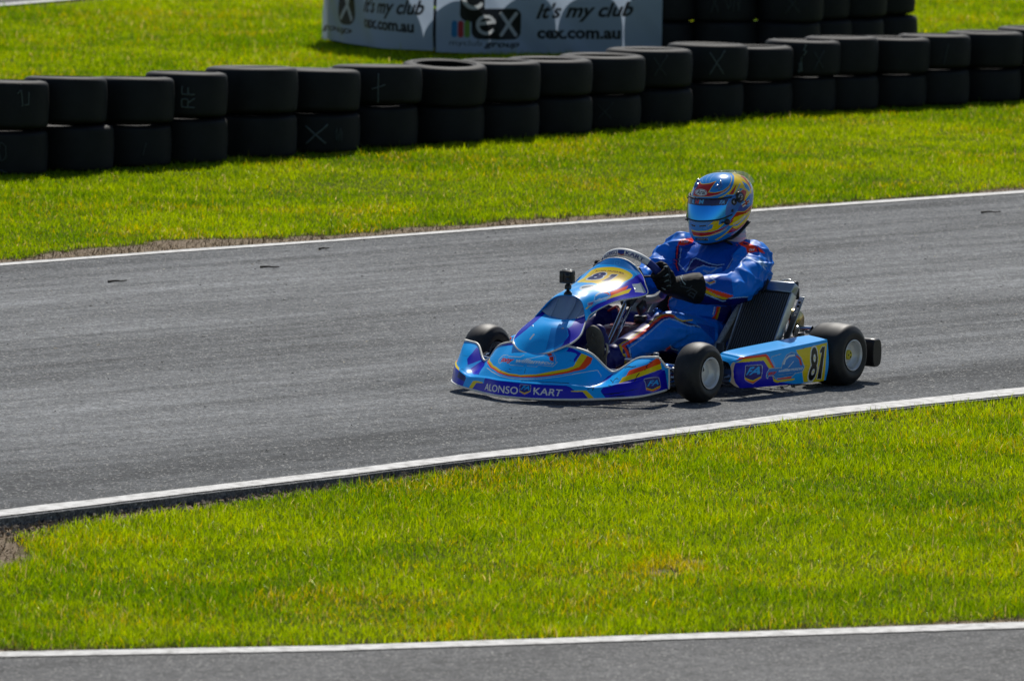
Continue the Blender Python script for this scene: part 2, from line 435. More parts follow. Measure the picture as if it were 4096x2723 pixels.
def strip(name, A, B, z, m, skirt=None, sides='ab', n=400, wob=0.0, kind='structure', label=None, d=60.0):
    """flat sheet between two polylines; skirt drops its edges by that much"""
    A, B = ext(A, d), ext(B, d)
    def rs(P):
        s = np.concatenate([[0], np.cumsum(np.linalg.norm(np.diff(P, axis=0), axis=1))]); s = s / s[-1]
        t = np.concatenate([np.linspace(0, s[1], 12, endpoint=False), np.linspace(s[1], s[-2], n), np.linspace(s[-2], 1, 13)[1:]])
        return np.stack([np.interp(t, s, P[:, 0]), np.interp(t, s, P[:, 1])], 1)
    a, b = rs(A), rs(B)
    if wob:
        dn = norm(a - b)
        a = a + dn * (noise2(a[:, 0], a[:, 1], 5, 3) - 0.5)[:, None] * wob + dn * (noise2(a[:, 0], a[:, 1], 22, 4) - 0.5)[:, None] * wob * 0.6
        b = b - dn * (noise2(b[:, 0], b[:, 1], 5, 5) - 0.5)[:, None] * wob - dn * (noise2(b[:, 0], b[:, 1], 22, 6) - 0.5)[:, None] * wob * 0.6
    rows = [np.c_[a, np.full(len(a), z)], np.c_[b, np.full(len(b), z)]]
    if skirt:
        if 'a' in sides: rows = [np.c_[a, np.full(len(a), z - skirt)]] + rows
        if 'b' in sides: rows = rows + [np.c_[b, np.full(len(b), z - skirt)]]
    V = np.stack(rows, 1)
    me = np_mesh(name, V.reshape(-1, 3), grid_quads(V.shape[0], V.shape[1]), smooth=False, mats=[m])
    return tag(link(name, me), kind=kind, label=label)

def inside_grass(x, y, edge=0.0):
    """1 where turf grows, 0 on the margins, patches and pavement"""
    n = (noise2(x, y, 3.0, 11) - 0.5) * 0.28 + (noise2(x, y, 11.0, 12) - 0.5) * 0.2
    fg = (y < yat(SLAB, x) - 0.02 - np.clip(0.35 - 0.2 * x, 0, 0.5) * 0.35 + n * 0.5) & (y > yat(BOTG, x) + n * 0.35)
    for (px, py, rx, ry) in [(-1.98, 33.9, 0.17, 0.62), (0.58, 33.50, 0.06, 0.08), (0.70, 33.86, 0.05, 0.06)]:
        fg &= ((x - px) / rx) ** 2 + ((y - py) / ry) ** 2 + n * 3 > 1
    mg = (y > yat(MIDG, x) + n * 0.8) & (y < 69 + 0 * x)
    far = (x - FARL[0][0]) * (FARL[1][1] - FARL[0][1]) - (y - FARL[0][1]) * (FARL[1][0] - FARL[0][0]) > 0.10
    return fg | (mg & far)

# ground: one sheet, fine where the picture looks, coarse out to the horizon
gx = np.concatenate([[-3000, -800, -200, -60, -20, -9], np.arange(-6.5, 6.51, 0.06), [9, 20, 60, 200, 800, 3000]])
gy = np.concatenate([[-3000, -800, -200, -60, 0, 15, 25], np.arange(29, 70.01, 0.075), [75, 90, 130, 250, 900, 3000]])
GX, GY = np.meshgrid(gx, gy, indexing='ij')
GZ = gz(GX, GY) + (noise2(GX, GY, 1.3, 21) - 0.5) * 0.012 - 0.004
tf = inside_grass(GX.ravel(), GY.ravel()).astype(float)
soil = soil_mat()
me = np_mesh('ground', np.stack([GX, GY, GZ], -1).reshape(-1, 3), grid_quads(len(gx), len(gy)), mats=[soil])
at = me.attributes.new('turf', 'FLOAT', 'POINT'); at.data.foreach_set('value', tf.astype(np.float32))
tag(link('ground', me), kind='structure', label='soil ground under the grass strips')

M_track = asphalt_mat('track_asphalt', 0.160, 0.44, 0.36, 0.85, (0.965, 1.0, 1.03), 0.06, True)
M_road = asphalt_mat('road_asphalt', 0.150, 0.35, 0.12, 0.9, (1.0, 1.0, 0.99), 0.06)
M_line = line_mat()
strip('race_track', [(x, y + 0.06) for x, y in FAR_T], [(x, y - 0.05) for x, y in NEAR_B], 0.0, M_track, 0.09, 'ab', wob=0.03, label='grey asphalt race track between the two white lines')
strip('track_line', FAR_T, FAR_B, 0.004, M_line, wob=0.012, label='thin white line along the far side of the track')
strip('track_line', NEAR_T, NEAR_B, 0.004, M_line, wob=0.014, label='white line along the near side of the track')
strip('road', BOT_T, [(x, y - 9) for x, y in BOT_T], 0.0, M_road, 0.05, 'a', label='grey asphalt along the bottom of the photo')
strip('road_line', BOT_T, BOT_B, 0.004, M_line, wob=0.008, label='white line edging the asphalt at the bottom of the photo')
_f = np.array(FARL); _d = norm(_f[1] - _f[0]); _n = np.array([-_d[1], _d[0]])
strip('far_road', _f + _n * 5, _f + _n * 0.0, 0.0, M_road, label='strip of asphalt in the top left corner')
strip('far_road_line', _f + _n * 0.10, _f - _n * 0.03, 0.004, M_line, label='white line in the top left corner')

# ------------------------------------------------------------------ grass
def grass_mat():
    m, nt, b = nodes('grass_blades'); N, L = nt.nodes, nt.links; N.remove(b)
    out = N['Material Output']
    a = N.new('ShaderNodeAttribute'); a.attribute_name = 'paint'
    df = N.new('ShaderNodeBsdfDiffuse'); tr = N.new('ShaderNodeBsdfTranslucent'); gl = N.new('ShaderNodeBsdfGlossy')
    hs = N.new('ShaderNodeHueSaturation'); hs.inputs['Hue'].default_value = 0.488; hs.inputs['Saturation'].default_value = 1.12; hs.inputs['Value'].default_value = 2.0
    L.new(a.outputs['Color'], df.inputs['Color']); L.new(a.outputs['Color'], hs.inputs['Color']); L.new(hs.outputs['Color'], tr.inputs['Color'])
    gl.inputs['Roughness'].default_value = 0.38; gl.inputs['Color'].default_value = (0.62, 0.72, 0.36, 1)
    m1 = N.new('ShaderNodeMixShader'); m1.inputs['Fac'].default_value = 0.52
    L.new(df.outputs[0], m1.inputs[1]); L.new(tr.outputs[0], m1.inputs[2])
    fr = N.new('ShaderNodeFresnel'); fr.inputs['IOR'].default_value = 1.38
    sc = N.new('ShaderNodeMath'); sc.operation = 'MULTIPLY'; sc.inputs[1].default_value = 0.18; L.new(fr.outputs[0], sc.inputs[0])
    m2 = N.new('ShaderNodeMixShader'); L.new(sc.outputs[0], m2.inputs['Fac']); L.new(m1.outputs[0], m2.inputs[1]); L.new(gl.outputs[0], m2.inputs[2])
    L.new(m2.outputs[0], out.inputs['Surface']); return m
M_grass = grass_mat()

def blades(name, X, Y, H, Wd, label, cat='grass', cols=None, kind='stuff', lean=0.5, mtl=None):
    n = len(X); a = rng.random(n) * 2 * math.pi; la = rng.random(n) * 2 * math.pi; ln = rng.random(n) ** 1.3 * lean * 1.6
    dx, dy = np.cos(a) * Wd / 2, np.sin(a) * Wd / 2; lx, ly = np.cos(la) * ln, np.sin(la) * ln
    z0 = gz(X, Y) - 0.006
    def row(f, wf): return np.stack([X + lx * H * f ** 1.7 + dx * wf, Y + ly * H * f ** 1.7 + dy * wf, z0 + H * f * (1 - 0.22 * ln * f)], -1)
    V = np.stack([row(0, 0.8), row(0, -0.8), row(0.5, -1), row(0.5, 1), row(1, 0)], 1)
    b = np.arange(n)[:, None] * 5
    Q = b + np.array([[0, 1, 2, 3]]); T = b + np.array([[3, 2, 4]])
    if cols is None: cols = grass_cols(X, Y)
    me = np_mesh(name, V.reshape(-1, 3), Q, T, True, [mtl or M_grass], None, np.repeat(cols, 5, axis=0))
    return tag(link(name, me), label=label, cat=None, kind=kind)

def grass_cols(X, Y):
    n = len(X)
    g0 = np.array([0.072, 0.170, 0.001]); g1 = np.array([0.305, 0.400, 0.001]); g2 = np.array([0.40, 0.34, 0.010]); g3 = np.array([0.50, 0.42, 0.16])
    t = np.clip(rng.random(n) * 0.75 + noise2(X, Y, 0.9, 31) * 0.5 + noise2(X, Y, 3.2, 32) * 0.55 - 0.50, 0, 1)[:, None]
    c = g0 * (1 - t) + g1 * t
    dry = (noise2(X, Y, 1.7, 33) * 0.6 + noise2(X, Y, 6, 34) * 0.4) + 0.36 * np.exp(-((X + 0.1) / 0.9) ** 2 - ((Y - yat(SLAB, X) + 0.4) / 0.45) ** 2) + 0.95 * np.exp(-((X - 0.60 - 0.22 * (Y - 33.65)) / 0.13) ** 2 - ((Y - 33.65) / 0.30) ** 2) + 0.28 * np.exp(-((X - 0.2) / 0.9) ** 2 - ((Y - 33.5) / 0.35) ** 2)
    p = np.clip((dry - 0.55) * 1.5, 0, 0.5) + 0.03
    p = p * (1 + 1.2 * np.exp(-((X - 0.62) / 0.15) ** 2 - ((Y - 33.65) / 0.3) ** 2)); k = rng.random(n) < p * .75; c[k] = g2 * (0.7 + 0.5 * rng.random((k.sum(), 1)))
    k = rng.random(n) < 0.02 + p * 0.07; c[k] = g3 * (0.6 + 0.6 * rng.random((k.sum(), 1)))
    return c * (0.8 + 0.4 * rng.random((n, 1)))

def scatter(x0, x1, ylo, yhi, dens):
    A = (x1 - x0) * (yhi - ylo); n = int(A * dens)
    return x0 + rng.random(n) * (x1 - x0), ylo + rng.random(n) * (yhi - ylo)

def turf(name, x0, x1, ylo, yhi, sel, dens, hmin, hmax, wd, label, lean=0.5):
    X, Y = scatter(x0, x1, ylo, yhi, dens)
    k = sel(X, Y) & inside_grass(X, Y); X, Y = X[k], Y[k]
    cl = noise2(X, Y, 2.2, 41) * 0.5 + noise2(X, Y, 9, 42) * 0.5
    H = (hmin + (hmax - hmin) * rng.random(len(X)) ** 1.4) * (0.45 + 1.1 * cl)
    k2 = rng.random(len(X)) < .012; H[k2] *= 1.7
    return blades(name, X, Y, H, wd * (0.7 + 0.6 * rng.random(len(X))), label, lean=lean)

GD = 1.0
turf('grass', -3.4, 3.6, 30.6, 40.6, lambda x, y: y < yat(NEAR_B, x), 8200 * GD, 0.02, 0.050, 0.0033, 'short green grass between the track and the asphalt at the bottom', 0.75)
turf('grass', -4.4, 5.0, 44.5, 60.0, lambda x, y: (y > yat(FAR_T, x)) & (y < yat(TYRE, x) + 0.10), 5200 * GD, 0.018, 0.042, 0.0040, 'bright green grass strip between the track and the tyre barrier', 0.65)
turf('grass', -5.6, 5.8, 50.5, 69.8, lambda x, y: y > yat(TYRE, x) + 0.35, 3200 * GD, 0.022, 0.05, 0.0052, 'green lawn behind the tyre barrier', 0.6)
# ------------------------------------------------------------------ litter of the verges: dry straw, crumbled edge, twigs on the track
M_straw = paint_mat('dry_straw_blades', .95, 0, .05)
def soil_band(name, sel, x0, x1, ylo, yhi, dens, label):
    X, Y = scatter(x0, x1, ylo, yhi, dens); k = sel(X, Y); X, Y = X[k], Y[k]; n = len(X)
    H = 0.012 + 0.030 * rng.random(n)
    base_ = np.array([[0.34, 0.26, 0.16], [0.26, 0.19, 0.11], [0.18, 0.12, 0.06], [0.42, 0.34, 0.22]])[rng.integers(0, 4, n)] * (0.5 + 0.6 * rng.random((n, 1)))
    return blades(name, X, Y, H, 0.0035 + 0.002 * rng.random(n), label, cols=base_, lean=2.2, mtl=M_straw)
def margin(x, y):
    n = (noise2(x, y, 4, 51) - 0.5) * 0.2
    far = (y > yat(FAR_T, x) + 0.10) & (y < yat(MIDG, x) + 0.16 + n)
    low = (y > yat(BOT_T, x) + 0.05) & (y < yat(BOTG, x) + 0.10 + n)
    near = (y < yat(NEAR_B, x) - 0.10) & (y > yat(SLAB, x) - 0.40 + 0.1 * x + n) & (noise2(x, y, 2.4, 52) > 0.35)
    bare = ~inside_grass(x, y) & (y < yat(SLAB, x) - .1) & (y > yat(BOTG, x))
    return far | low | near | (bare & (rng.random(len(x)) < 1.))
soil_band('dry_straw', margin, -3.4, 3.8, 30.7, 52.5, 1300, 'dry straw and thatch along the grass margins')

# crumbs of asphalt and soil along the broken near edge
def crumbs():
    n = 2600; x = -2.4 + rng.random(n) * 3.6; y = yat(NEAR_B, x) - .07 - rng.random(n) ** 1.6 * .30; z0 = gz(x, y)
    r = .003 + .010 * rng.random(n) ** 3; V = []; T = []
    oc = np.array([[1, 0, 0], [-1, 0, 0], [0, 1, 0], [0, -1, 0], [0, 0, 1], [0, 0, -1]], float)
    ft = np.array([[0, 2, 4], [2, 1, 4], [1, 3, 4], [3, 0, 4], [2, 0, 5], [1, 2, 5], [3, 1, 5], [0, 3, 5]])
    P = oc[None] * (0.6 + 0.7 * rng.random((n, 6, 1))) * r[:, None, None] + np.stack([x, y, z0 + r * .4], 1)[:, None]
    F = ft[None] + (np.arange(n) * 6)[:, None, None]
    c = np.repeat(np.array([[.05, .05, .05], [.16, .14, .12], [.26, .22, .17]])[rng.integers(0, 3, n)] * (.6 + .7 * rng.random((n, 1))), 6, 0)
    me = np_mesh('gravel', P.reshape(-1, 3), None, F.reshape(-1, 3), False, [paint_mat('gravel_crumbs', .9, 0, .2)], None, c)
    tag(link('gravel', me), 'loose crumbs of asphalt and soil below the near track edge', None, None, 'stuff')
crumbs()
M_twig = mat('dark_twig', (.02, .016, .012), .8)
for (x, y, L, a, lab) in [(-1.96, 44.55, .085, .2, 'small dark twig on the track near the left photo edge'), (-1.23, 45.45, .09, -.1, 'dark forked twig on the track left of centre, inside the far white line'),
                          (-0.98, 46.55, .05, .3, 'tiny dark twig on the track close to the far white line'), (2.62, 49.45, .10, .1, 'dark twig on the track far right behind the driver')]:
    mb = MB(); dx, dy = math.cos(a) * L, math.sin(a) * L * 2.0
    mb.tube(curve([(-dx, -dy, .006), (-dx * .2, 0, .013), (dx * .4, dy * .3, .009), (dx, dy, .014)], 14), np.linspace(.011, .005, 14), 6)
    mb.tube([(dx * .2, 0, .012), (dx * .75, -.10, .02)], .005, 5)
    o = mb.build('twig', M_twig); o.location = (x, y, 0.003); o.scale = (.55, .55, .55); tag(o, lab, 'twig', 'twigs lying on the track')
def chips():
    n = 420; x = -3 + 6 * rng.random(n); t = rng.random(n); y = yat(NEAR_T, x) * (1 - t) + yat(FAR_B, x) * t
    k = np.abs(rng.normal(size=n)) ; L = .004 + .010 * rng.random(n) ** 2; a = rng.random(n) * 3.14
    d = np.stack([np.cos(a), np.sin(a)], 1) * L[:, None]; w_ = np.stack([-np.sin(a), np.cos(a)], 1) * (L * .5)[:, None]
    P = np.stack([x, y], 1); z = np.full(n, .0045)
    V = np.stack([np.c_[P + d, z], np.c_[P + w_, z + .004], np.c_[P - d, z], np.c_[P - w_, z + .002]], 1)
    c = np.repeat(np.where(rng.random((n, 1)) < .55, np.array([[.03, .028, .025]]), np.array([[.45, .40, .30]])), 4, 0)
    me = np_mesh('leaf_litter', V.reshape(-1, 3), np.arange(n * 4).reshape(-1, 4), None, False, [paint_mat('leaf_litter_bits', .9, 0, .2)], None, c)
    tag(link('leaf_litter', me), 'tiny scraps of leaf and straw strewn over the track', None, None, 'stuff')
chips()
# ------------------------------------------------------------------ tyre barrier, banner
M_rub = mat('old_tyre_rubber', (0.008, 0.009, 0.011), 0.68, noise=(6, 0.45), bump=(30, 0.3, 0.004), spec=0.25)
M_chalk = mat('tyre_chalk', (0.085, 0.11, 0.11), 0.9)
M_chalk2 = mat('tyre_chalk_faint', (0.035, 0.045, 0.045), 0.9)
M_purple = mat('painted_rubber', (0.03, 0.028, 0.11), 0.6)

def tyre_prof(ro, h, rb=None, sh=0.03):
    rb = rb or ro * 0.655
    P = [(rb, 0.012), (rb + 0.02, 0.004), (ro - sh * 1.9, 0.0), (ro - sh * 0.75, 0.006), (ro - sh * 0.2, sh * 0.55), (ro, sh * 1.3), (ro + 0.004, h / 2)]
    P = P + [(r, h - z) for r, z in P[-2::-1]]
    P = [(a[0], a[1]) for a in curve(np.array(P), 34)]
    return P + [(rb + 0.012, h - 0.02), (ro - 0.045, h * 0.62), (ro - 0.045, h * 0.38), (rb + 0.012, 0.02), (rb, 0.012)]

GLY = {  # chalk strokes on a unit square
 'x': [[(0, 0), (1, 1)], [(0, 0.9), (0.9, 0.05)]],
 'RF': [[(1.0, 0.05), (0.0, 0.08), (0.02, 0.42), (0.5, 0.4), (0.48, 0.08)], [(0.5, 0.25), (1.0, 0.45)], [(1.0, 0.6), (0.0, 0.62), (0.02, 0.98)], [(0.48, 0.62), (0.48, 0.9)]],
 'IL': [[(0.95, 0.9), (0.95, 0.55), (0.55, 0.55)], [(0.3, 0.95), (0.42, 0.55), (0.38, 0.5)], [(0.0, 0.85), (0.2, 0.95)]],
 '91': [[(0.1, 0.1), (0.9, 0.0)], [(0.1, 0.7), (0.5, 0.35), (0.85, 0.45), (0.85, 0.8), (0.5, 0.95), (0.35, 0.7), (0.5, 0.4)]],
 't': [[(0.5, 0), (0.52, 1)], [(0.05, 0.45), (0.98, 0.6)]],
 'EVS': [[(0.0, 0.1), (0.1, 0.0), (0.35, 0.1), (0.3, 0.35), (0.05, 0.3)], [(0.15, 0.05), (0.15, 0.3)], [(0.5, 0.05), (0.35, 0.5), (0.5, 0.55)], [(0.6, 0.6), (0.95, 0.75), (0.6, 0.8), (0.95, 0.98)]],
 'dash': [[(0.2, 0), (0.6, 1)]],
 'curl': [[(0, 0.6), (0.2, 0.9), (0.4, 0.5), (0.2, 0.3), (0.1, 0.6)], [(0.5, 0.2), (0.7, 0.9)], [(0.8, 0.9), (0.9, 0.2), (1.0, 0.7)]],
}
def barrier_tyre(name, loc, ro, h, rz, tilt=(0, 0), marks=(), label=None, group=None, m=None, n=56, sh=.03):
    mb = MB(); mb.lathe(tyre_prof(ro, h, sh=sh), n=n)
    for (g, a0, a1, z0, z1, mi, wd) in marks:        # angles (deg) on the tread, seen from the track
        for st in GLY[g]:
            P = []
            s = np.asarray(st, float)
            s = np.stack([np.interp(np.linspace(0, len(s) - 1, 8 * (len(s) - 1) + 1), np.arange(len(s)), s[:, k]) for k in (0, 1)], 1)
            s += (rng.random(s.shape) - 0.5) * 0.03
            for u, v in s:
                a = R(a0 + (a1 - a0) * u); zz = (z0 + (z1 - z0) * v) * h
                P.append(((ro + 0.0045) * math.cos(a), (ro + 0.0045) * math.sin(a), zz))
            mb.tube(P, wd, 5, True, mi)
    o = mb.build(name, [m or M_rub, M_chalk, M_chalk2])
    o.location = loc; o.rotation_euler = (R(tilt[0]), R(tilt[1]), R(rz))
    return tag(o, label, 'tyre', group)

# right edges (in metres along the row) give the spacing; each stack is two tyres
UPT = [(-2.893, 51.156, 0.238), (-2.578, 51.495, 0.238), (-2.206, 51.871, 0.238), (-1.913, 52.191, 0.238), (-1.548, 52.696, 0.27), (-1.193, 53.152, 0.27), (-0.831, 53.615, 0.27), (-0.438, 54.018, 0.255), (-0.112, 54.379, 0.255), (0.191, 54.85, 0.27), (0.52, 55.343, 0.27), (0.816, 55.786, 0.27), (1.19, 56.306, 0.253), (1.501, 56.668, 0.238), (1.805, 56.95, 0.238), (2.056, 57.201, 0.238), (2.396, 57.524, 0.238), (2.669, 57.783, 0.238), (3.016, 58.168, 0.25), (3.361, 58.496, 0.25)]
LOT = [(-2.893, 51.168, 0.235), (-2.533, 51.507, 0.235), (-2.218, 51.883, 0.235), (-1.905, 52.203, 0.235), (-1.548, 52.708, 0.267), (-1.187, 53.164, 0.267), (-0.851, 53.627, 0.267), (-0.442, 54.03, 0.252), (-0.112, 54.391, 0.252), (0.197, 54.862, 0.267), (0.5, 55.355, 0.267), (0.824, 55.798, 0.267), (1.17, 56.318, 0.25), (1.501, 56.68, 0.235), (1.785, 56.962, 0.235), (2.064, 57.213, 0.235), (2.384, 57.536, 0.235), (2.669, 57.795, 0.235), (3.008, 58.18, 0.247), (3.361, 58.508, 0.247)]
ORD = ['first', 'second', 'third', 'fourth', 'fifth', 'sixth', 'seventh', 'eighth', 'ninth', 'tenth', 'eleventh', 'twelfth', 'thirteenth', 'fourteenth', 'fifteenth', 'sixteenth', 'seventeenth', 'eighteenth', 'nineteenth', 'twentieth']
W1 = 0.0042
MARK_UP = {0: ([('IL', -72, -55, 0.1, 0.85, 1, 0.003)], 'upper tyre at the left photo edge with faint chalk strokes'),
           3: ([('RF', -94, -76, 0.2, 0.72, 1, W1)], 'upper tyre chalked RF sideways, fourth stack from the left'),
           6: ([('t', -96, -78, 0.05, 0.8, 1, W1)], 'upper tyre with a thin chalk cross like a plus sign'),
           11: ([('x', -84, -66, 0.3, 0.85, 2, W1)], 'upper tyre with a faint half chalk cross beside the crossed one'),
           12: ([('x', -88, -66, 0.2, 0.85, 1, W1)], 'upper tyre with a clear chalk X near the banner end'),
           14: ([('EVS', -98, -86, 0.1, 0.9, 1, W1), ('x', -74, -58, 0.2, 0.75, 2, W1)], 'upper tyre chalked with letters and a small X'),
           17: ([('dash', -80, -62, 0.1, 0.75, 2, W1)], 'upper tyre with a single slanted chalk stroke')}
MARK_LO = {0: ([('91', -104, -84, 0.1, 0.8, 2, W1)], 'lower tyre at the left photo edge chalked with a faint 9'),
           2: ([('dash', -72, -62, 0.3, 0.6, 2, W1)], 'lower tyre of the third stack from the left with a pale scratch'),
           5: ([('x', -100, -72, 0.25, 0.75, 1, 0.006), ('curl', -62, -52, 0.2, 0.7, 2, W1)], 'lower tyre with a bold chalk X and scribble'),
           10: ([('x', -90, -70, 0.3, 0.8, 2, 0.003)], 'lower tyre with a very faint X under the open topped tyre')}
for i in range(len(UPT)):
    (x1, y1, r1), (x, y, r0) = UPT[i], LOT[i]
    h0 = 0.222 + 0.010 * math.sin(i * 2.3); h1 = 0.228 + 0.012 * math.sin(i * 1.7 + 1) + (0.014 if i in (2, 10) else 0)
    tall = 1 + .15 * min(1, max(0, (9 - i) / 6)); h0 *= tall; h1 *= tall
    base = gz(x, y) + 0.002
    tl = (3.2, 1.5) if i == 7 else ((-2.6 + .5 * math.sin(i * 5), .8 * math.sin(i * 3)) if i < 7 else ((-1.3 + .6 * math.sin(i * 4), .7 * math.cos(i * 2.7)) if i > 10 else (-.4, 0)))
    up = MARK_UP.get(i, ([], 'plain black tyre on top of the %s stack from the left' % ORD[i]))
    lo = MARK_LO.get(i, ([], 'bottom tyre of the %s stack from the left' % ORD[i]))
    if i == 7: up = ([], 'upper tyre tilted forward so its open centre shows')
    if i == 10: up = ([], 'tall upper tyre with its open rim showing in front of the banner')
    barrier_tyre('barrier_tyre', (x, y, base), r0, h0, 0, marks=lo[0], label=lo[1], group='lower tyres of the front barrier')
    barrier_tyre('barrier_tyre', (x1, y1, base + h0 + 0.002), r1, h1, 0, tl, marks=up[0], label=up[1], group='upper tyres of the front barrier')
# purple painted tyres half hidden behind the row
barrier_tyre('barrier_tyre', (-0.92, 54.15, gz(0, 54)), 0.30, 0.415, 20, m=M_purple, label='purple painted tyre showing just above the stacks, left of centre', group='purple tyres behind the barrier')
barrier_tyre('barrier_tyre', (2.52, 59.05, gz(0, 58)), 0.30, 0.34, 20, m=M_purple, label='purple painted tyre showing above the stacks near the right edge', group='purple tyres behind the barrier')

# tall tyre wall behind, its left part covered by the banner
WP = [(0.985, 62.12), (1.43, 62.16), (1.86, 62.2), (2.08, 62.62), (2.33, 62.9), (2.56, 63.3)]
ROWN = ['bottom', 'middle', 'top']
for c, (x, y) in enumerate(WP):
    for l in range(3):
        h = 0.232 + 0.008 * math.sin(c + l * 2); ro = 0.235
        mk = []
        if l == 1 and c == 1: mk = [('x', -112, -96, 0.25, 1.0, 2, 0.004), ('curl', -88, -62, 0.2, 0.9, 2, 0.004)]
        if l == 1 and c == 2: mk = [('x', -98, -72, 0.3, 0.95, 2, 0.004)]
        barrier_tyre('barrier_tyre', (x + 0.02 * math.sin(3 * c + l), y, gz(x, y) + 0.234 * l), ro, h, 0, marks=mk,
                     label='%s tyre of the %s column in the tall wall right of the banner' % (ROWN[l], ORD[c]), group='tyres of the tall wall')
for c, (x, y) in enumerate([(-1.09, 62.70), (-0.80, 62.30), (-0.385, 62.0), (0.07, 62.05), (0.525, 62.08)]):
    for l in range(3 if c < 2 else 2):
        barrier_tyre('barrier_tyre', (x, y, gz(x, y) + 0.305 * l), 0.223, 0.300, 0, label='black tyre stacked out of sight behind the white banner', group='tyres hidden behind the banner', n=40, sh=.05)

# ---- the two printed banners
BW, BH = 700, 150
M_ban = None
def banner_mat():
    m, nt, b = nodes('banner_vinyl'); N, L = nt.nodes, nt.links
    a = N.new('ShaderNodeAttribute'); a.attribute_name = 'paint'; L.new(a.outputs['Color'], b.inputs['Base Color'])
    b.inputs['Roughness'].default_value = 0.45
    tr = N.new('ShaderNodeBsdfTranslucent'); L.new(a.outputs['Color'], tr.inputs['Color'])
    mx = N.new('ShaderNodeMixShader'); mx.inputs['Fac'].default_value = 0.4
    L.new(b.outputs[0], mx.inputs[1]); L.new(tr.outputs[0], mx.inputs[2]); L.new(mx.outputs[0], N['Material Output'].inputs['Surface'])
    return m
M_ban = banner_mat()
BK = (22, 24, 30)
def rrect(x0, y0, x1, y1, r, n=8):
    P = []
    for cx, cy, a0 in [(x1 - r, y1 - r, 0), (x0 + r, y1 - r, 90), (x0 + r, y0 + r, 180), (x1 - r, y0 + r, 270)]:
        P += [(cx + r * math.cos(R(a0 + 90 * i / n)), cy + r * math.sin(R(a0 + 90 * i / n))) for i in range(n + 1)]
    return P
def banner_logo(p, x, y, s, full=True):
    """two black rounded tiles with c, e, x; metres; (x, y) is the lower left of the wide tile"""
    if full: p.poly(rrect(x - 0.20 * s, y + 0.26 * s, x + 0.17 * s, y + 0.86 * s, 0.12 * s), BK)
    if full: p.poly(rrect(x - 0.02 * s, y, x + 0.74 * s, y + 0.47 * s, 0.12 * s), BK)
    else: p.poly(rrect(x + 0.36 * s, y, x + 0.74 * s, y + 0.47 * s, 0.12 * s), BK)
    wt = (200, 204, 208)
    def arc(cx, cy, r, a0, a1): return [(cx + r * math.cos(R(a)), cy + r * math.sin(R(a))) for a in np.linspace(a0, a1, 26)]
    if full:
        p.stroke(arc(x + 0.0 * s, y + 0.62 * s, 0.145 * s, 45, 322), 0.03 * s, wt)
        p.stroke([(x + 0.075 * s, y + 0.23 * s), (x + 0.315 * s, y + 0.27 * s)] + arc(x + 0.20 * s, y + 0.22 * s, 0.13 * s, 20, 320), 0.024 * s, wt)
    p.stroke([(x + 0.43 * s, y + 0.07 * s), (x + 0.66 * s, y + 0.39 * s)], 0.026 * s, wt)
    p.stroke([(x + 0.43 * s, y + 0.39 * s), (x + 0.66 * s, y + 0.07 * s)], 0.026 * s, wt)
def make_banner(name, path, height, drawf, label, seed):
    P = curve(np.asarray(path, float), 900)
    s = np.concatenate([[0], np.cumsum(np.linalg.norm(np.diff(P, axis=0), axis=1))])
    nv = 220; v = np.linspace(0, height, nv)
    S, Vv = np.meshgrid(s, v, indexing='ij')
    # soft vertical sags and creases
    n = norm(np.gradient(P, axis=0)); nr = np.stack([n[:, 1], -n[:, 0]], 1)
    d = 0.07 * (noise2(S, Vv * 0.6, 2.2, seed) - 0.5) + 0.03 * (noise2(S + 0.7 * Vv, Vv * 0.4, 7, seed + 1) - 0.5)
    XY = P[:, None] + nr[:, None] * d[..., None]
    Zb = gz(P[:, 0], P[:, 1])[:, None] + 0.01 + 0.03 * (noise2(S, S * 0, 1.5, seed + 2)) * (1 - Vv / height)
    Vx = np.concatenate([XY, (Zb + Vv)[..., None]], -1)
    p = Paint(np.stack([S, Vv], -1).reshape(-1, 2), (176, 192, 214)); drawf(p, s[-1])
    me = np_mesh(name, Vx.reshape(-1, 3), grid_quads(len(s), nv), mats=[M_ban], cols=p.C)
    return tag(link(name, me), label, 'banner', 'printed banners on the tyre wall')
def tbox(x, y, w, h, sl=0.0): return [(x, y), (x + w, y + sl), (x + w, y + h + sl), (x, y + h)]
def draw_main(p, L):
    banner_logo(p, 0.252, 0.098, 0.455)
    for k, c in enumerate([(40, 130, 190), (190, 45, 55), (120, 160, 60)]):
        p.poly(rrect(0.105 + 0.044 * k, 0.105, 0.145 + 0.044 * k, 0.222, 0.019), c)
    p.text('myclub', tbox(0.092, 0.052, 0.225, 0.038), BK, 0.0)
    p.text('group', tbox(0.33, 0.048, 0.25, 0.04, 0.0), BK, 0.03, 0.35)
    p.text("It's my club", tbox(0.69, 0.245, 0.67, 0.095, 0.02), BK, 0.03, 0.35)
    p.text('cex.com.au', tbox(0.70, 0.108, 0.575, 0.078), BK, 0.04)
def draw_side(p, L):
    banner_logo(p, 0.764 - 0.74 * 0.62, 0.13, 0.62, False)
    p.text('group', tbox(0.02, 0.07, 0.72, 0.045), BK, 0.03, 0.35)
    p.text("It's my club", tbox(0.90, 0.24, 0.60, 0.10, 0.01), BK, 0.03, 0.35)
    p.text('cex.com.au', tbox(0.91, 0.135, 0.515, 0.08, -0.012), BK, 0.04)
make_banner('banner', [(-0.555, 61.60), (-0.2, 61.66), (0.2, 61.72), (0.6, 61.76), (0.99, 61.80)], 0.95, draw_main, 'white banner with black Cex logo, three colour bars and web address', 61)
make_banner('banner', [(-1.375, 62.85), (-1.2, 62.25), (-0.95, 61.86), (-0.75, 61.68), (-0.565, 61.585)], 0.95, draw_side, 'left white banner with cropped logo, curving back round the tyres', 71)
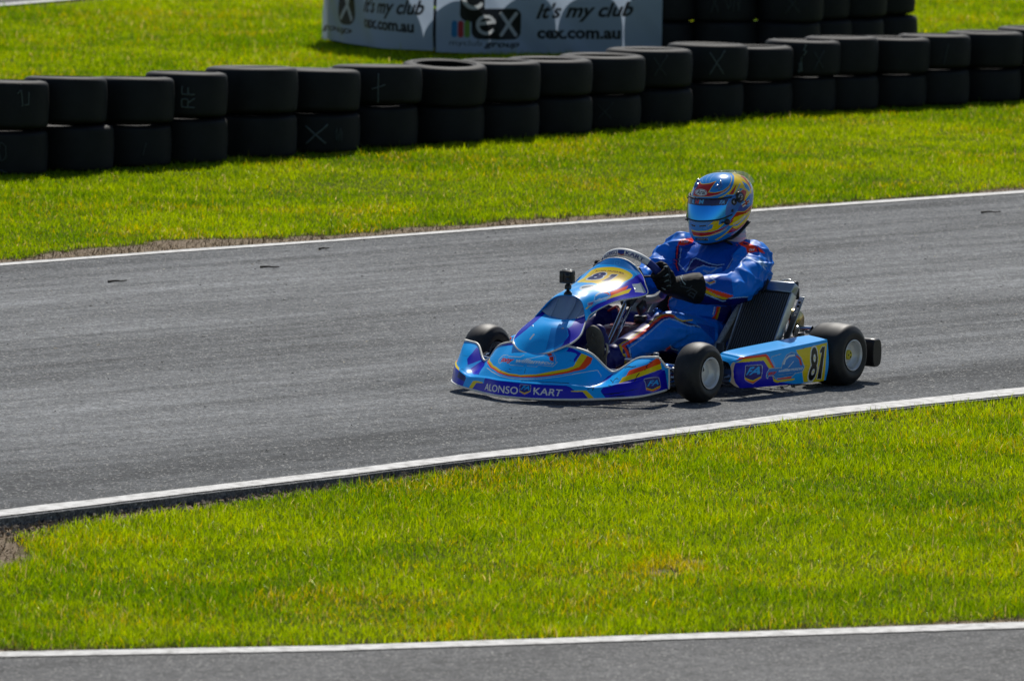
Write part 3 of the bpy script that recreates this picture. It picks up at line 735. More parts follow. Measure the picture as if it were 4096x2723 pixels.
# ------------------------------------------------------------------ go-kart bodywork: control points in kart space (x forward, y left, z up, metres)
#GEO
def half(cols):
    """mirror a list of half columns (centre first) into a full symmetric grid, right end first"""
    c = np.asarray(cols, float); m = c[:0:-1].copy(); m[..., 1] *= -1
    return np.concatenate([m, c])
def _col(xs, ys, zs): return np.stack([xs, np.broadcast_to(ys, len(xs)), zs], 1)
BUMP = half([
    _col([1.635, 1.622, 1.606, 1.565, 1.520, 1.440], 0.0, [.022, .080, .098, .145, .195, .245]),
    _col([1.630, 1.617, 1.600, 1.560, 1.515, 1.443], [.10] * 6, [.023, .080, .098, .145, .193, .245]),
    _col([1.592, 1.580, 1.562, 1.525, 1.485, 1.425], [.19, .19, .19, .188, .182, .175], [.024, .080, .097, .138, .182, .236]),
    _col([1.560, 1.548, 1.530, 1.500, 1.462, 1.410], [.265, .265, .265, .264, .26, .252], [.027, .078, .093, .122, .160, .213]),
    _col([1.540, 1.525, 1.505, 1.470, 1.430, 1.385], [.325, .325, .324, .322, .32, .318], [.031, .076, .085, .096, .117, .152]),
    _col([1.525, 1.505, 1.485, 1.450, 1.410, 1.374], [.365, .365, .365, .363, .361, .359], [.034, .078, .088, .098, .118, .143]),
    _col([1.500, 1.478, 1.458, 1.420, 1.375, 1.319], [.415, .415, .415, .417, .421, .426], [.038, .088, .103, .130, .165, .198]),
    _col([1.455, 1.432, 1.412, 1.385, 1.350, 1.305], [.47, .472, .472, .472, .474, .476], [.043, .100, .115, .147, .180, .208]),
    _col([1.390, 1.372, 1.357, 1.340, 1.325, 1.300], [.508, .512, .510, .510, .511, .513], [.048, .118, .131, .158, .185, .211]),
    _col([1.290, 1.283, 1.278, 1.275, 1.278, 1.285], [.518, .524, .518, .516, .516, .516], [.056, .136, .147, .168, .188, .210]),
    _col([1.195, 1.205, 1.212, 1.228, 1.248, 1.270], [.515, .520, .512, .512, .512, .512], [.064, .150, .158, .172, .188, .206]),
])
CONE = half_rows = [half([r[0], r[1], r[2]]) for r in [
    [(1.502, 0, .201), (1.496, .072, .211), (1.470, .130, .237)],
    [(1.455, 0, .268), (1.447, .086, .259), (1.425, .154, .257)],
    [(1.400, 0, .317), (1.390, .090, .305), (1.371, .161, .288)],
    [(1.335, 0, .337), (1.325, .082, .337), (1.299, .136, .338)],
    [(1.275, 0, .336), (1.268, .070, .346), (1.246, .123, .367)],
    [(1.190, 0, .325), (1.190, .070, .338), (1.190, .118, .372)]]]
HOOD = [half([r[0], r[1], r[2]]) for r in [
    [(1.242, 0, .442), (1.252, .078, .421), (1.299, .137, .340)],
    [(1.190, 0, .459), (1.203, .084, .437), (1.246, .126, .369)],
    [(1.100, 0, .474), (1.112, .094, .450), (1.133, .144, .407)],
    [(1.030, 0, .488), (1.036, .106, .468), (1.060, .176, .424)],
    [(.968, 0, .509), (.970, .112, .490), (.965, .199, .433)],
    [(.930, 0, .530), (.926, .110, .513), (.920, .202, .447)],
    [(.900, 0, .553), (.896, .092, .540), (.905, .176, .486)],
    [(.880, 0, .571), (.876, .070, .561), (.875, .139, .518)],
    [(.867, 0, .583), (.867, .050, .577), (.871, .100, .556)]]]
POD = [np.array(r, float) for r in [
    [(.828, .585, .075), (.832, .600, .110), (.828, .585, .150), (.824, .560, .162), (.820, .500, .170)],
    [(.812, .618, .050), (.814, .632, .110), (.810, .618, .166), (.804, .600, .176), (.797, .510, .186)],
    [(.755, .638, .044), (.755, .652, .110), (.755, .640, .178), (.753, .622, .190), (.750, .520, .200)],
    [(.500, .648, .037), (.500, .662, .110), (.500, .651, .190), (.500, .634, .203), (.500, .530, .214)],
    [(.240, .652, .032), (.240, .665, .110), (.240, .655, .202), (.240, .638, .214), (.240, .545, .226)],
    [(.155, .650, .034), (.155, .664, .110), (.155, .655, .206), (.155, .638, .218), (.160, .560, .230)]]]
def bump_grid(nu, nv): return surf(BUMP, nu, nv)
def cone_grid(nu, nv): return surf(CONE, nu, nv)
def hood_grid(nu, nv): return surf(HOOD, nu, nv)
def pod_grid(nu, nv): return surf(POD, nu, nv)
HC = np.array([0.085, 0.02, 0.765])        # helmet centre, kart space
HEL_R = np.array([   # z, front, rear, half width
    (-.155, .126, .085, .090), (-.150, .146, .100, .104), (-.125, .163, .122, .116), (-.085, .169, .142, .123), (-.03, .164, .156, .127), (.03, .151, .160, .127),
    (.08, .133, .150, .118), (.115, .108, .128, .100), (.138, .078, .096, .074), (.152, .040, .052, .040), (.1565, .0, .0, .0)])
def helmet_pt(az, t, off=0.0):
    """az from straight ahead towards the left side, t 0 (rim) .. 1 (crown)"""
    az, t = np.broadcast_arrays(np.asarray(az, float), np.asarray(t, float))
    k = np.clip(t, 0, 1) * (len(HEL_R) - 1)
    r = crom(HEL_R, k.ravel()).reshape(k.shape + (4,))
    c, s = np.cos(az), np.sin(az)
    n = 2.25
    L = np.where(c > 0, r[..., 1], r[..., 2]) + off; Wd = r[..., 3] + off
    q = (np.abs(c / np.maximum(L, 1e-6)) ** n + np.abs(s / np.maximum(Wd, 1e-6)) ** n) ** (-1 / n)
    q = np.where(r[..., 3] <= 1e-6, off, q)
    zl = -.155 + .100 * ((1 - c) / 2) ** 0.85
    z = zl + (r[..., 0] + .155) * (.1565 + off - zl) / .3115
    return np.stack([c * q, s * q, z], -1)
def rot_y(a):
    c, s = math.cos(a), math.sin(a); return np.array([[c, 0, s], [0, 1, 0], [-s, 0, c]])
def rot_z(a):
    c, s = math.cos(a), math.sin(a); return np.array([[c, -s, 0], [s, c, 0], [0, 0, 1]])
def rot_x(a):
    c, s = math.cos(a), math.sin(a); return np.array([[1, 0, 0], [0, c, -s], [0, s, c]])
HROT = rot_z(math.radians(-3)) @ rot_y(math.radians(1))
def helmet_kart(P): return P @ HROT.T + HC
def helmet_grid(nu, nv):
    A, T = np.meshgrid(np.linspace(-math.pi, math.pi, nu), np.linspace(0, 1, nv), indexing='ij')
    return helmet_kart(helmet_pt(A, T))
#ENDGEO
# livery outlines, laid out in each panel's own (u, v)
LIV = {
 'bump': [
  ('p','DB',[(-0.3504,0.0039),(-0.3081,0.1158),(-0.2236,0.1351),(-0.2236,0.2548),(-0.1546,0.251),(-0.0968,0.2432),(-0.0567,0.2432),(-0.0189,0.2355),(0.0167,0.2317),(0.0567,0.2317),(0.0923,0.2355),(0.1279,0.2317),(0.1546,0.2317),(0.1813,0.2317),(0.2125,0.2317),(0.2436,0.2394),(0.2681,0.1969),(0.297,0.1351),(0.3504,0.1236),(0.4127,0),(0.3571,0),(0.3081,0),(0.2659,0),(0.228,0),(0.1924,0),(0.1635,0),(0.1368,0),(0.1101,0),(0.0812,0),(0.0501,0),(0.0167,0),(-0.0145,0),(-0.0478,0),(-0.0812,0),(-0.1279,0),(-0.1924,0),(-0.2614,0),(-0.3526,0)]),
  ('p','YE',[(-0.3838,0),(-0.3437,0.139),(-0.3103,0.1544),(-0.2369,0.1467),(-0.2369,0.1274),(-0.3014,0.1197),(-0.3437,0)]),
  ('p','DB',[(-0.7998,0.2625),(-0.7798,0.5598),(-0.7998,0.2625),(-0.7397,0.2317),(-0.6107,0.2548),(-0.4861,0.2239),(-0.4616,0.1622),(-0.475,0.0888),(-0.4905,0),(-0.6529,0),(-0.7442,0.0656),(-0.7553,0.1429),(-0.7753,0.2201)]),
  ('p','NV',[(-0.6107,0.2548),(-0.495,0.2278),(-0.4616,0.1622),(-0.4705,0.1004),(-0.6107,0.1081)]),
  ('p','OR',[(-0.782,0.5985),(-0.7953,0.7799),(-0.8065,0.8842),(-0.7953,0.7683),(-0.782,0.5985),(-0.7798,0.5135),(-0.7508,0.4015),(-0.8087,0.2741)]),
  ('p','YE',[(-0.8042,0.2703),(-0.7686,0.3707),(-0.6463,0.3822),(-0.6107,0.2548),(-0.733,0.2471)]),
  ('p','DB',[(-0.5996,0.9459),(-0.6018,0.8069),(-0.6151,0.6564),(-0.5729,0.5792),(-0.5462,0.722),(-0.5261,0.8649),(-0.5017,1),(-0.5462,0.9614),(-0.584,0.9575)]),
  ('p','DB',[(-0.4638,0.9961),(-0.5017,1),(-0.5195,0.8031),(-0.5328,0.5946),(-0.3126,0.4093),(-0.3504,0.7181)]),
  ('p','DB',[(0.5106,0.1429),(0.5239,0.2278),(0.5818,0.2162),(0.624,0.3282),(0.6507,0.3938),(0.6796,0.4286),(0.713,0.4479),(0.7486,0.4633),(0.7998,0.4788),(0.8576,0.4749),(0.9333,0.4595),(0.96,0.1969),(0.9733,0.1158),(0.9844,0.0579),(0.9956,0),(0.9266,0),(0.871,0),(0.8309,0),(0.7931,0),(0.7531,0),(0.7152,0),(0.6796,0),(0.6463,0),(0.6129,0),(0.5729,0),(0.5217,0.1081)]),
  ('p','OR',[(0.6352,0.695),(0.6707,0.7181),(0.7108,0.7413),(0.7553,0.7761),(0.7953,0.8996),(0.8265,0.9537),(0.9422,0.9344),(0.9666,0.7915),(0.9355,0.7143),(0.8376,0.6873),(0.7775,0.6525),(0.733,0.6062),(0.6819,0.583),(0.6374,0.5598)]),
  ('p','YE',[(0.6196,0.5405),(0.6374,0.5598),(0.6819,0.583),(0.733,0.6062),(0.7775,0.6525),(0.8376,0.6873),(0.9355,0.7143),(0.9355,0.4595),(0.8732,0.4788),(0.8265,0.4865),(0.7864,0.4788),(0.7486,0.4633),(0.713,0.4479),(0.6796,0.4286),(0.6507,0.3938),(0.624,0.3282)]),
  ('p','YE',[(0.2747,0.1313),(0.3215,0.1429),(0.3749,0.1544),(0.4194,0.0734),(0.4772,0),(0.4082,0),(0.3504,0.1236),(0.3126,0.1197),(0.277,0.1197)]),
  ('p','DB',[(0.4216,0.6216),(0.4394,0.8687),(0.4839,0.9768),(0.4816,0.834),(0.4327,0.6486)]),
  ('p','DB',[(-0.3103,1),(-0.2481,1),(-0.1791,1),(-0.1457,0.9421),(-0.2169,0.9537),(-0.2859,0.9846)]),
  ('p','DB',[(0.1591,0.9266),(0.1613,0.9961),(0.2036,0.973),(0.2436,0.9537),(0.2347,0.8803),(0.228,0.7992),(0.2191,0.8456),(0.2236,0.9189),(0.2125,0.9344)]),
  ('p','YE',[(-0.3014,1),(-0.3326,0.9653),(-0.3326,0.8842),(-0.2814,0.7452),(-0.2147,0.61),(-0.139,0.5405),(-0.0634,0.4942),(-0.0323,0.4942),(-0.0011,0.4903),(0.0367,0.5058),(0.0745,0.5174),(0.1057,0.5483),(0.1368,0.583),(0.168,0.6216),(0.2013,0.668),(0.2236,0.7259),(0.2325,0.7413),(0.2369,0.8571),(0.2436,0.9537),(0.2792,0.9498),(0.2725,0.861),(0.2636,0.7645),(0.2392,0.6988),(0.2147,0.6332),(0.188,0.5946),(0.1635,0.5637),(0.139,0.5367),(0.1079,0.5174),(0.0768,0.4981),(0.0389,0.4865),(0.0011,0.471),(-0.03,0.4749),(-0.0612,0.4749),(-0.1368,0.5097),(-0.2236,0.5869),(-0.3059,0.7568),(-0.3348,0.8726),(-0.3326,0.9575),(-0.3059,1)]),
  ('p','OR',[(0.2792,0.9498),(0.3103,0.9575),(0.3126,0.888),(0.2948,0.7645),(0.2703,0.7027),(0.2436,0.6486),(0.2191,0.5985),(0.1924,0.5598),(0.1657,0.5328),(0.1413,0.5097),(0.1123,0.4903),(0.0812,0.471),(0.0434,0.4595),(0.0056,0.4479),(-0.0278,0.4479),(-0.0612,0.4479),(-0.0968,0.4672),(-0.1413,0.4865),(-0.2303,0.5676),(-0.3348,0.7915),(-0.337,0.8533),(-0.3348,0.9189),(-0.3326,0.9575),(-0.3348,0.8726),(-0.3059,0.7568),(-0.2236,0.5869),(-0.1368,0.5097),(-0.0612,0.4749),(-0.03,0.4749),(0.0011,0.471),(0.0389,0.4865),(0.0768,0.4981),(0.1079,0.5174),(0.139,0.5367),(0.1635,0.5637),(0.188,0.5946),(0.2147,0.6332),(0.2392,0.6988),(0.2636,0.7645),(0.2725,0.861)]),
  ('p','WH',[(-0.2659,0.5714),(-0.1991,0.4865),(-0.1991,0.4981),(-0.2659,0.583)]),
  ('p','WH',[(-0.1991,0.4865),(-0.1168,0.4363),(-0.1168,0.444),(-0.1991,0.4981)]),
  ('p','WH',[(-0.1168,0.4363),(-0.0389,0.4054),(-0.0389,0.417),(-0.1168,0.444)]),
  ('p','WH',[(-0.0389,0.4054),(0.0256,0.4131),(0.0234,0.4247),(-0.0389,0.417)]),
  ('p','WH',[(0.0256,0.4131),(0.1123,0.4517),(0.1123,0.4595),(0.0234,0.4247)]),
  ('p','WH',[(0.1123,0.4517),(0.188,0.5135),(0.188,0.5174),(0.1123,0.4595)]),
  ('p','WH',[(0.188,0.5135),(0.2436,0.5869),(0.2414,0.5946),(0.188,0.5174)]),
  ('p','WH',[(0.2436,0.5869),(0.3037,0.7027),(0.3571,0.8649),(0.3571,0.8764),(0.3037,0.7143),(0.2414,0.5946)]),
  ('p','WH',[(0.3571,0.8649),(0.3882,0.8301),(0.3904,0.8378),(0.3571,0.8764)]),
  ('p','WH',[(0.3882,0.8301),(0.3904,0.7992),(0.3927,0.7992),(0.3904,0.8378)]),
  ('t','WH','ALONSO',[(-0.2102,0.0425),(0.0145,0.0463),(0.0122,0.1467),(-0.208,0.139)],0.012,0,None,0.06),
  ('t','WH','KART',[(0.0945,0.0618),(0.2214,0.0463),(0.2303,0.1429),(0.0923,0.1622)],0.012,0,None,0.06),
  ('p','SH',[(0.0189,0.1969),(0.0745,0.2008),(0.0768,0.0965),(0.0501,0.0502),(0.0234,0.0849)]),
  ('p','YE',[(0.0234,0.0965),(0.0478,0.0734),(0.0768,0.1081),(0.0768,0.0965),(0.0501,0.0618),(0.0234,0.0849)]),
  ('p','OR',[(0.0234,0.0849),(0.0501,0.0618),(0.0768,0.0965),(0.0768,0.0888),(0.0501,0.0463),(0.0234,0.0772)]),
  ('p','GRL',[(0.0211,0.1931),(0.0745,0.1969),(0.0768,0.2046),(0.0189,0.2008)]),
  ('p','GRL',[(0.0745,0.1969),(0.0768,0.0965),(0.079,0.0927),(0.0768,0.2046)]),
  ('p','GRL',[(0.0768,0.0965),(0.0501,0.0502),(0.0501,0.0463),(0.079,0.0927)]),
  ('p','GRL',[(0.0501,0.0502),(0.0234,0.0849),(0.0211,0.0811),(0.0501,0.0463)]),
  ('p','GRL',[(0.0234,0.0849),(0.0211,0.1931),(0.0189,0.2008),(0.0211,0.0811)]),
  ('t','LB','FA',[(0.0278,0.1158),(0.0723,0.1158),(0.0701,0.1853),(0.0323,0.1815)],0.02,0.3,None,0.06),
  ('p','GRL',[(-0.1657,0.6486),(-0.1813,0.668),(-0.1835,0.6602),(-0.1657,0.6409)]),
  ('p','GRL',[(-0.1813,0.668),(-0.1947,0.722),(-0.2013,0.7297),(-0.1835,0.6602)]),
  ('p','GRL',[(-0.1947,0.722),(-0.1791,0.7915),(-0.1858,0.8031),(-0.2013,0.7297)]),
  ('p','GRL',[(-0.1791,0.7915),(-0.1413,0.7954),(-0.1435,0.8031),(-0.1858,0.8031)]),
  ('p','GRL',[(-0.1413,0.7954),(-0.1212,0.7683),(-0.1235,0.7761),(-0.1435,0.8031)]),
  ('p','GRL',[(-0.1212,0.7683),(-0.0478,0.7683),(-0.0501,0.7761),(-0.1235,0.7761)]),
  ('p','GRL',[(-0.0478,0.7683),(-0.0345,0.8108),(-0.0367,0.8147),(-0.0501,0.7761)]),
  ('p','GRL',[(0.0901,0.8919),(0.1079,0.861),(0.1079,0.8649),(0.0901,0.8958)]),
  ('p','GRL',[(0.1079,0.861),(0.1257,0.8185),(0.1279,0.8185),(0.1079,0.8649)]),
  ('p','GRL',[(0.1257,0.8185),(0.1368,0.7529),(0.139,0.7568),(0.1279,0.8185)]),
  ('p','GRL',[(0.1368,0.7529),(0.1435,0.749),(0.1479,0.7529),(0.139,0.7568)]),
  ('p','GRL',[(0.1435,0.749),(0.1346,0.6757),(0.1368,0.668),(0.1479,0.7529)]),
  ('p','GRL',[(0.1346,0.6757),(0.0634,0.6718),(0.0634,0.6641),(0.1368,0.668)]),
  ('p','GRL',[(0.0634,0.6718),(0.0567,0.6409),(0.059,0.6332),(0.0634,0.6641)]),
  ('p','GRL',[(0.0567,0.6409),(-0.01,0.6371),(-0.0812,0.6332),(-0.0812,0.6255),(-0.01,0.6332),(0.059,0.6332)]),
  ('p','GRL',[(-0.0812,0.6332),(-0.1034,0.6795),(-0.1034,0.6718),(-0.0812,0.6255)]),
  ('p','GRL',[(-0.1034,0.6795),(-0.1524,0.6873),(-0.1502,0.6795),(-0.1034,0.6718)]),
  ('p','GRL',[(-0.1524,0.6873),(-0.168,0.6486),(-0.1635,0.6409),(-0.1502,0.6795)]),
  ('t','RE','tony',[(-0.1702,0.6834),(-0.0723,0.6795),(-0.0745,0.749),(-0.1746,0.7683)],0.05,0.3,None,0.06),
  ('t','PA','williamson',[(-0.059,0.6834),(0.1324,0.6988),(0.1324,0.7568),(-0.0634,0.7452)],0.03,0.3,None,0.06),
  ('t','PB','motorsport',[(-0.0612,0.6564),(0.0523,0.6641),(0.0478,0.7027),(-0.0634,0.695)],0,0,None,0.06),
  ('p','RE',[(0.0634,0.8687),(0.0834,0.8842),(0.1034,0.8456),(0.0923,0.8224)]),
  ('p','RE',[(0.0945,0.8147),(0.1123,0.834),(0.1279,0.7568),(0.1079,0.7645)]),
  ('p','PA',[(-0.0145,0.7452),(0.0189,0.7722),(0.0167,0.7761),(-0.0167,0.7529)]),
  ('p','PA',[(0.0189,0.7722),(0.0656,0.8301),(0.0634,0.834),(0.0167,0.7761)]),
  ('p','SH',[(0.7887,0.2085),(0.7931,0.2278),(0.842,0.1853),(0.8932,0.1583),(0.9021,0.139),(0.9244,0.0502),(0.9199,0.0347),(0.8732,0.0193),(0.8643,0.0232),(0.822,0.0579),(0.8087,0.1236)]),
  ('p','YE',[(0.8154,0.0849),(0.8621,0.0463),(0.9177,0.0618),(0.9221,0.0502),(0.8643,0.0347),(0.8176,0.0734)]),
  ('p','OR',[(0.8176,0.0734),(0.8643,0.0347),(0.9221,0.0502),(0.9199,0.0347),(0.871,0.0232),(0.822,0.0579)]),
  ('p','GRL',[(0.7909,0.2046),(0.7931,0.2201),(0.7909,0.2394),(0.7864,0.2124)]),
  ('p','GRL',[(0.7931,0.2201),(0.8932,0.1544),(0.8932,0.1583),(0.7909,0.2394)]),
  ('p','GRL',[(0.8932,0.1544),(0.8999,0.139),(0.9043,0.139),(0.8932,0.1583)]),
  ('p','GRL',[(0.8999,0.139),(0.9244,0.0502),(0.9266,0.0502),(0.9043,0.139)]),
  ('p','GRL',[(0.9244,0.0502),(0.9177,0.0347),(0.9199,0.0309),(0.9266,0.0502)]),
  ('p','GRL',[(0.9177,0.0347),(0.8732,0.0232),(0.8732,0.0193),(0.9199,0.0309)]),
  ('p','GRL',[(0.8732,0.0232),(0.8643,0.0232),(0.8643,0.0193),(0.8732,0.0193)]),
  ('p','GRL',[(0.8643,0.0232),(0.822,0.0579),(0.8198,0.0579),(0.8643,0.0193)]),
  ('p','GRL',[(0.822,0.0579),(0.8109,0.1236),(0.8087,0.1236),(0.8198,0.0579)]),
  ('p','GRL',[(0.8109,0.1236),(0.7909,0.2046),(0.7864,0.2124),(0.8087,0.1236)]),
  ('t','LB','FA',[(0.822,0.0965),(0.9066,0.0772),(0.8954,0.1274),(0.8242,0.1583)],0.03,0.3,None,0.06),
  ('p','SC',[(0.7575,0.7799),(0.7575,0.7104),(0.7664,0.7066),(0.7664,0.7683)]),
  ('p','SC',[(0.7575,0.7104),(0.7731,0.6525),(0.7775,0.6641),(0.7664,0.7066)]),
  ('p','SC',[(0.7241,0.583),(0.713,0.5019),(0.7197,0.4826),(0.7308,0.5637)]),
  ('p','SC',[(0.713,0.5019),(0.7152,0.2857),(0.7241,0.2394),(0.7197,0.4826)]),
  ('p','SC',[(0.4994,0.7297),(0.5818,0.3938),(0.5684,0.471),(0.5017,0.7413)]),
  ('p','SC',[(0.5818,0.3938),(0.5617,0.5598),(0.5484,0.61),(0.5684,0.471)]),
  ('p','SC',[(0.5617,0.5598),(0.5751,0.5714),(0.564,0.6216),(0.5484,0.61)]),
  ('p','SC',[(0.5751,0.5714),(0.5973,0.5097),(0.5951,0.5328),(0.564,0.6216)]),
  ('p','SC',[(0.5551,0.2973),(0.5862,0.2008),(0.5862,0.2239),(0.5484,0.3784)]),
  ('p','SC',[(0.7642,0.8456),(0.7976,0.8185),(0.7953,0.8417),(0.7597,0.8687)]),
  ('p','SC',[(0.762,0.6062),(0.7642,0.6409),(0.7575,0.6564),(0.7553,0.6255)]),
  ('p','SC',[(0.3838,0.1737),(0.4082,0.2239),(0.4038,0.2587),(0.3793,0.1892)]),
  ('p','SC',[(0.4082,0.2239),(0.4372,0.2432),(0.4283,0.3205),(0.4038,0.2587)]),
  ('p','SC',[(0.4305,0.1544),(0.4349,0.2201),(0.426,0.2355),(0.4216,0.1622)]),
  ('p','SC',[(0.5373,0.0656),(0.5973,0.0695),(0.5951,0.0811),(0.535,0.0772)]),
  ('p','SC',[(0.5973,0.0695),(0.6529,0.0695),(0.6507,0.0811),(0.5951,0.0811)]),
  ('p','SC',[(0.5929,0.027),(0.6908,0.0232),(0.6885,0.0347),(0.5907,0.0386)]),
  ('p','SC',[(0.5973,0.0579),(0.6774,0.0849),(0.762,0.0927),(0.7597,0.1004),(0.6774,0.0927),(0.5951,0.0695)]),
  ('p','SC',[(0.5684,0.8456),(0.6374,0.7568),(0.6307,0.7799),(0.5528,0.9228)]),
  ('p','SC',[(0.6374,0.7568),(0.6663,0.7645),(0.6618,0.7799),(0.6307,0.7799)]),
  ('p','SC',[(-0.079,0.5598),(-0.0567,0.5521),(-0.0567,0.556),(-0.079,0.5676)]),
  ('p','SC',[(0.0056,0.6023),(0.0122,0.5174),(0.0145,0.5174),(0.0078,0.6023)]),
  ('p','SC',[(0.0145,0.3591),(0.0768,0.3745),(0.1324,0.3822),(0.188,0.3745),(0.2503,0.3822),(0.2481,0.4015),(0.1858,0.3938),(0.1324,0.3938),(0.0745,0.39),(0.0122,0.3784)]),
  ('p','SC',[(-0.0901,0.5212),(-0.0612,0.5135),(-0.0612,0.5174),(-0.0923,0.529)]),
  ('p','SC',[(-0.1279,0.5058),(-0.1168,0.529),(-0.119,0.5328),(-0.1301,0.5097)]),
 ],
 'cone': [
  ('p','DB',[(-0.9256,0.0134),(-0.5737,0),(-0.1874,0),(-0.0443,0),(0.0815,0),(0.2332,0),(0.4049,0),(0.6109,0),(0.8169,0),(1,0),(0.9542,0),(0.5908,0.0903),(0.2847,0.1806),(0.0243,0.2341),(-0.1359,0.2308),(-0.2761,0.204),(-0.3991,0.1472),(-0.5479,0.0769),(-0.7339,0.0167)]),
  ('p','MB2',[(-0.2504,0.5786),(-0.1931,0.6656),(-0.1302,0.7525),(-0.3448,0.8395),(-0.6052,0.8796),(-0.7368,0.8495),(-0.8569,0.8161),(-0.8999,0.6923),(-0.7368,0.6589),(-0.5823,0.6321),(-0.4278,0.6087)]),
  ('p','DB',[(0.7082,1),(0.4106,0.9766),(0.1731,1),(-0.0558,0.9866),(-0.2876,1),(-0.4993,1),(-0.8426,1),(-1,0.9666),(-0.5765,0.8696),(-0.3591,0.8595),(-0.113,0.7592),(0.0186,0.796),(0.5823,0.7458),(0.628,0.9064)]),
  ('p','CY',[(0.6309,0.9097),(0.5765,0.7659),(0.1016,0.7726),(-0.0672,0.7458),(-0.133,0.7759),(0.01,0.8027),(0.5765,0.7692),(0.6395,0.9264)]),
  ('p','GRL',[(-0.4707,0.3846),(-0.628,0.3545),(-0.6567,0.3779),(-0.4993,0.408)]),
 ],
 'hood': [
  ('p','MB',[(0.5422,0.1338),(0.8712,0),(0.5308,0.311),(0.4936,0.4214),(0.4993,0.5151),(0.4535,0.6087),(0.4478,0.6957),(0.5365,0.8495),(0.4363,0.8997),(0.5994,1),(0.8226,1),(1,0.9799),(1,0.7826),(1,0.6054),(1,0.4247),(1,0.1672),(0.9971,0)]),
  ('p','DB',[(0.834,1),(0.3476,0.8094),(0.0787,0.7692),(-0.1245,0.7726),(-0.3076,0.7492),(-0.3963,0.7926),(-0.4363,0.8729),(-0.5165,0.9097),(-0.4506,0.9732),(-0.382,1),(-0.2389,1),(-0.1273,1),(-0.0072,1),(0.1502,1),(0.2847,1),(0.4249,1),(0.5851,1)]),
  ('p','DB',[(-0.7797,0.9331),(-0.6481,0.9097),(-0.5107,0.9231),(-0.3448,0.9599),(-0.3705,1),(-0.4592,1),(-0.5365,1),(-0.5966,0.9933),(-0.6595,0.9933),(-0.7368,0.99)]),
  ('p','YE',[(-0.9714,0.8696),(-0.8197,0.8729),(-0.6881,0.8896),(-0.7482,0.8896),(-0.8798,0.8896)]),
  ('p','GRL',[(0.0615,0.8261),(0.3362,0.8963),(0.2132,0.9799),(0.1559,0.9866),(-0.0358,0.9298)]),
  ('p','OR',[(-0.3934,0.796),(-0.2732,0.7993),(-0.1531,0.806),(-0.03,0.8161),(-0.1388,0.8562),(-0.2761,0.8595),(-0.4134,0.8662)]),
  ('p','YE',[(-0.4134,0.8662),(-0.279,0.8629),(-0.1416,0.8595),(-0.0272,0.8629),(-0.1388,0.913),(-0.2446,0.9164),(-0.3562,0.9164),(-0.4621,0.913),(-0.5222,0.913)]),
  ('p','YE',[(-0.113,0.2241),(0.0186,0.2642),(0.3391,0.2542),(0.3648,0.3077),(0.382,0.4114),(0.4077,0.5318),(0.3963,0.6288),(0.3648,0.7425),(0.3333,0.7826),(0.1989,0.7726),(0.01,0.7492),(-0.1445,0.7425),(-0.2847,0.7291),(-0.3562,0.6856),(-0.3562,0.5753),(-0.3391,0.4381),(-0.1845,0.2542)]),
  ('p','GO',[(-0.176,0.3344),(0.0129,0.3278),(0.2046,0.3344),(0.216,0.398),(0.2275,0.4849),(0.2647,0.5652),(0.2504,0.6421),(0.2675,0.7191),(-0.0443,0.7191),(-0.2675,0.7191),(-0.3247,0.6756),(-0.3219,0.5585),(-0.2732,0.4114)]),
  ('t','BRN','RYAN HUGHES',[(0.1903,0.3512),(0.2074,0.6823),(0.2704,0.6756),(0.2589,0.3445)],0.03,0,None,0.06),
  ('t','NV','8',[(-0.1245,0.3278),(-0.1731,0.5117),(0.1359,0.5117),(0.1216,0.3813)],0.06,0,'PA',0.05),
  ('p','PA',[(-0.2275,0.5518),(-0.1731,0.6187),(-0.1531,0.6087),(-0.2074,0.5619)]),
  ('p','PA',[(-0.1731,0.6187),(0.1044,0.6321),(0.1216,0.6221),(-0.1531,0.6087)]),
  ('p','PA',[(0.1044,0.6321),(0.1502,0.6355),(0.1216,0.6254),(0.1216,0.6221)]),
  ('p','PA',[(0.1502,0.6355),(0.1044,0.5652),(0.0758,0.5753),(0.1216,0.6254)]),
  ('p','PA',[(0.1044,0.5652),(0.0472,0.5585),(0.0272,0.5686),(0.0758,0.5753)]),
  ('p','PA',[(0.0472,0.5585),(-0.0157,0.5552),(0.01,0.5652),(0.0272,0.5686)]),
  ('p','PA',[(-0.0157,0.5552),(0.0043,0.5753),(0.03,0.5853),(0.01,0.5652)]),
  ('p','PA',[(0.0043,0.5753),(-0.2275,0.5518),(-0.2074,0.5619),(0.03,0.5853)]),
  ('p','NV',[(-0.216,0.5552),(-0.1645,0.6154),(0.1159,0.6254),(0.1388,0.6288),(0.093,0.5686),(0.0358,0.5652),(-0.0072,0.5619),(0.0215,0.5786)]),
  ('p','GRL',[(-0.4592,0.602),(-0.4878,0.6154),(-0.5308,0.6288),(-0.5737,0.6355),(-0.6166,0.6355),(-0.6567,0.6288),(-0.6881,0.6154),(-0.7082,0.5953),(-0.711,0.5686),(-0.6938,0.5385),(-0.6624,0.5084),(-0.6137,0.4783),(-0.5565,0.4548),(-0.5021,0.4482),(-0.4649,0.4582),(-0.4392,0.4783),(-0.4249,0.505),(-0.4163,0.5318),(-0.422,0.5585),(-0.4335,0.5819)]),
  ('p','SC',[(-0.6423,0.5318),(-0.5594,0.5585),(-0.5222,0.5284),(-0.5937,0.4916)]),
  ('p','SC',[(-0.5594,0.5585),(-0.4764,0.5886),(-0.4363,0.5619),(-0.5222,0.5284)]),
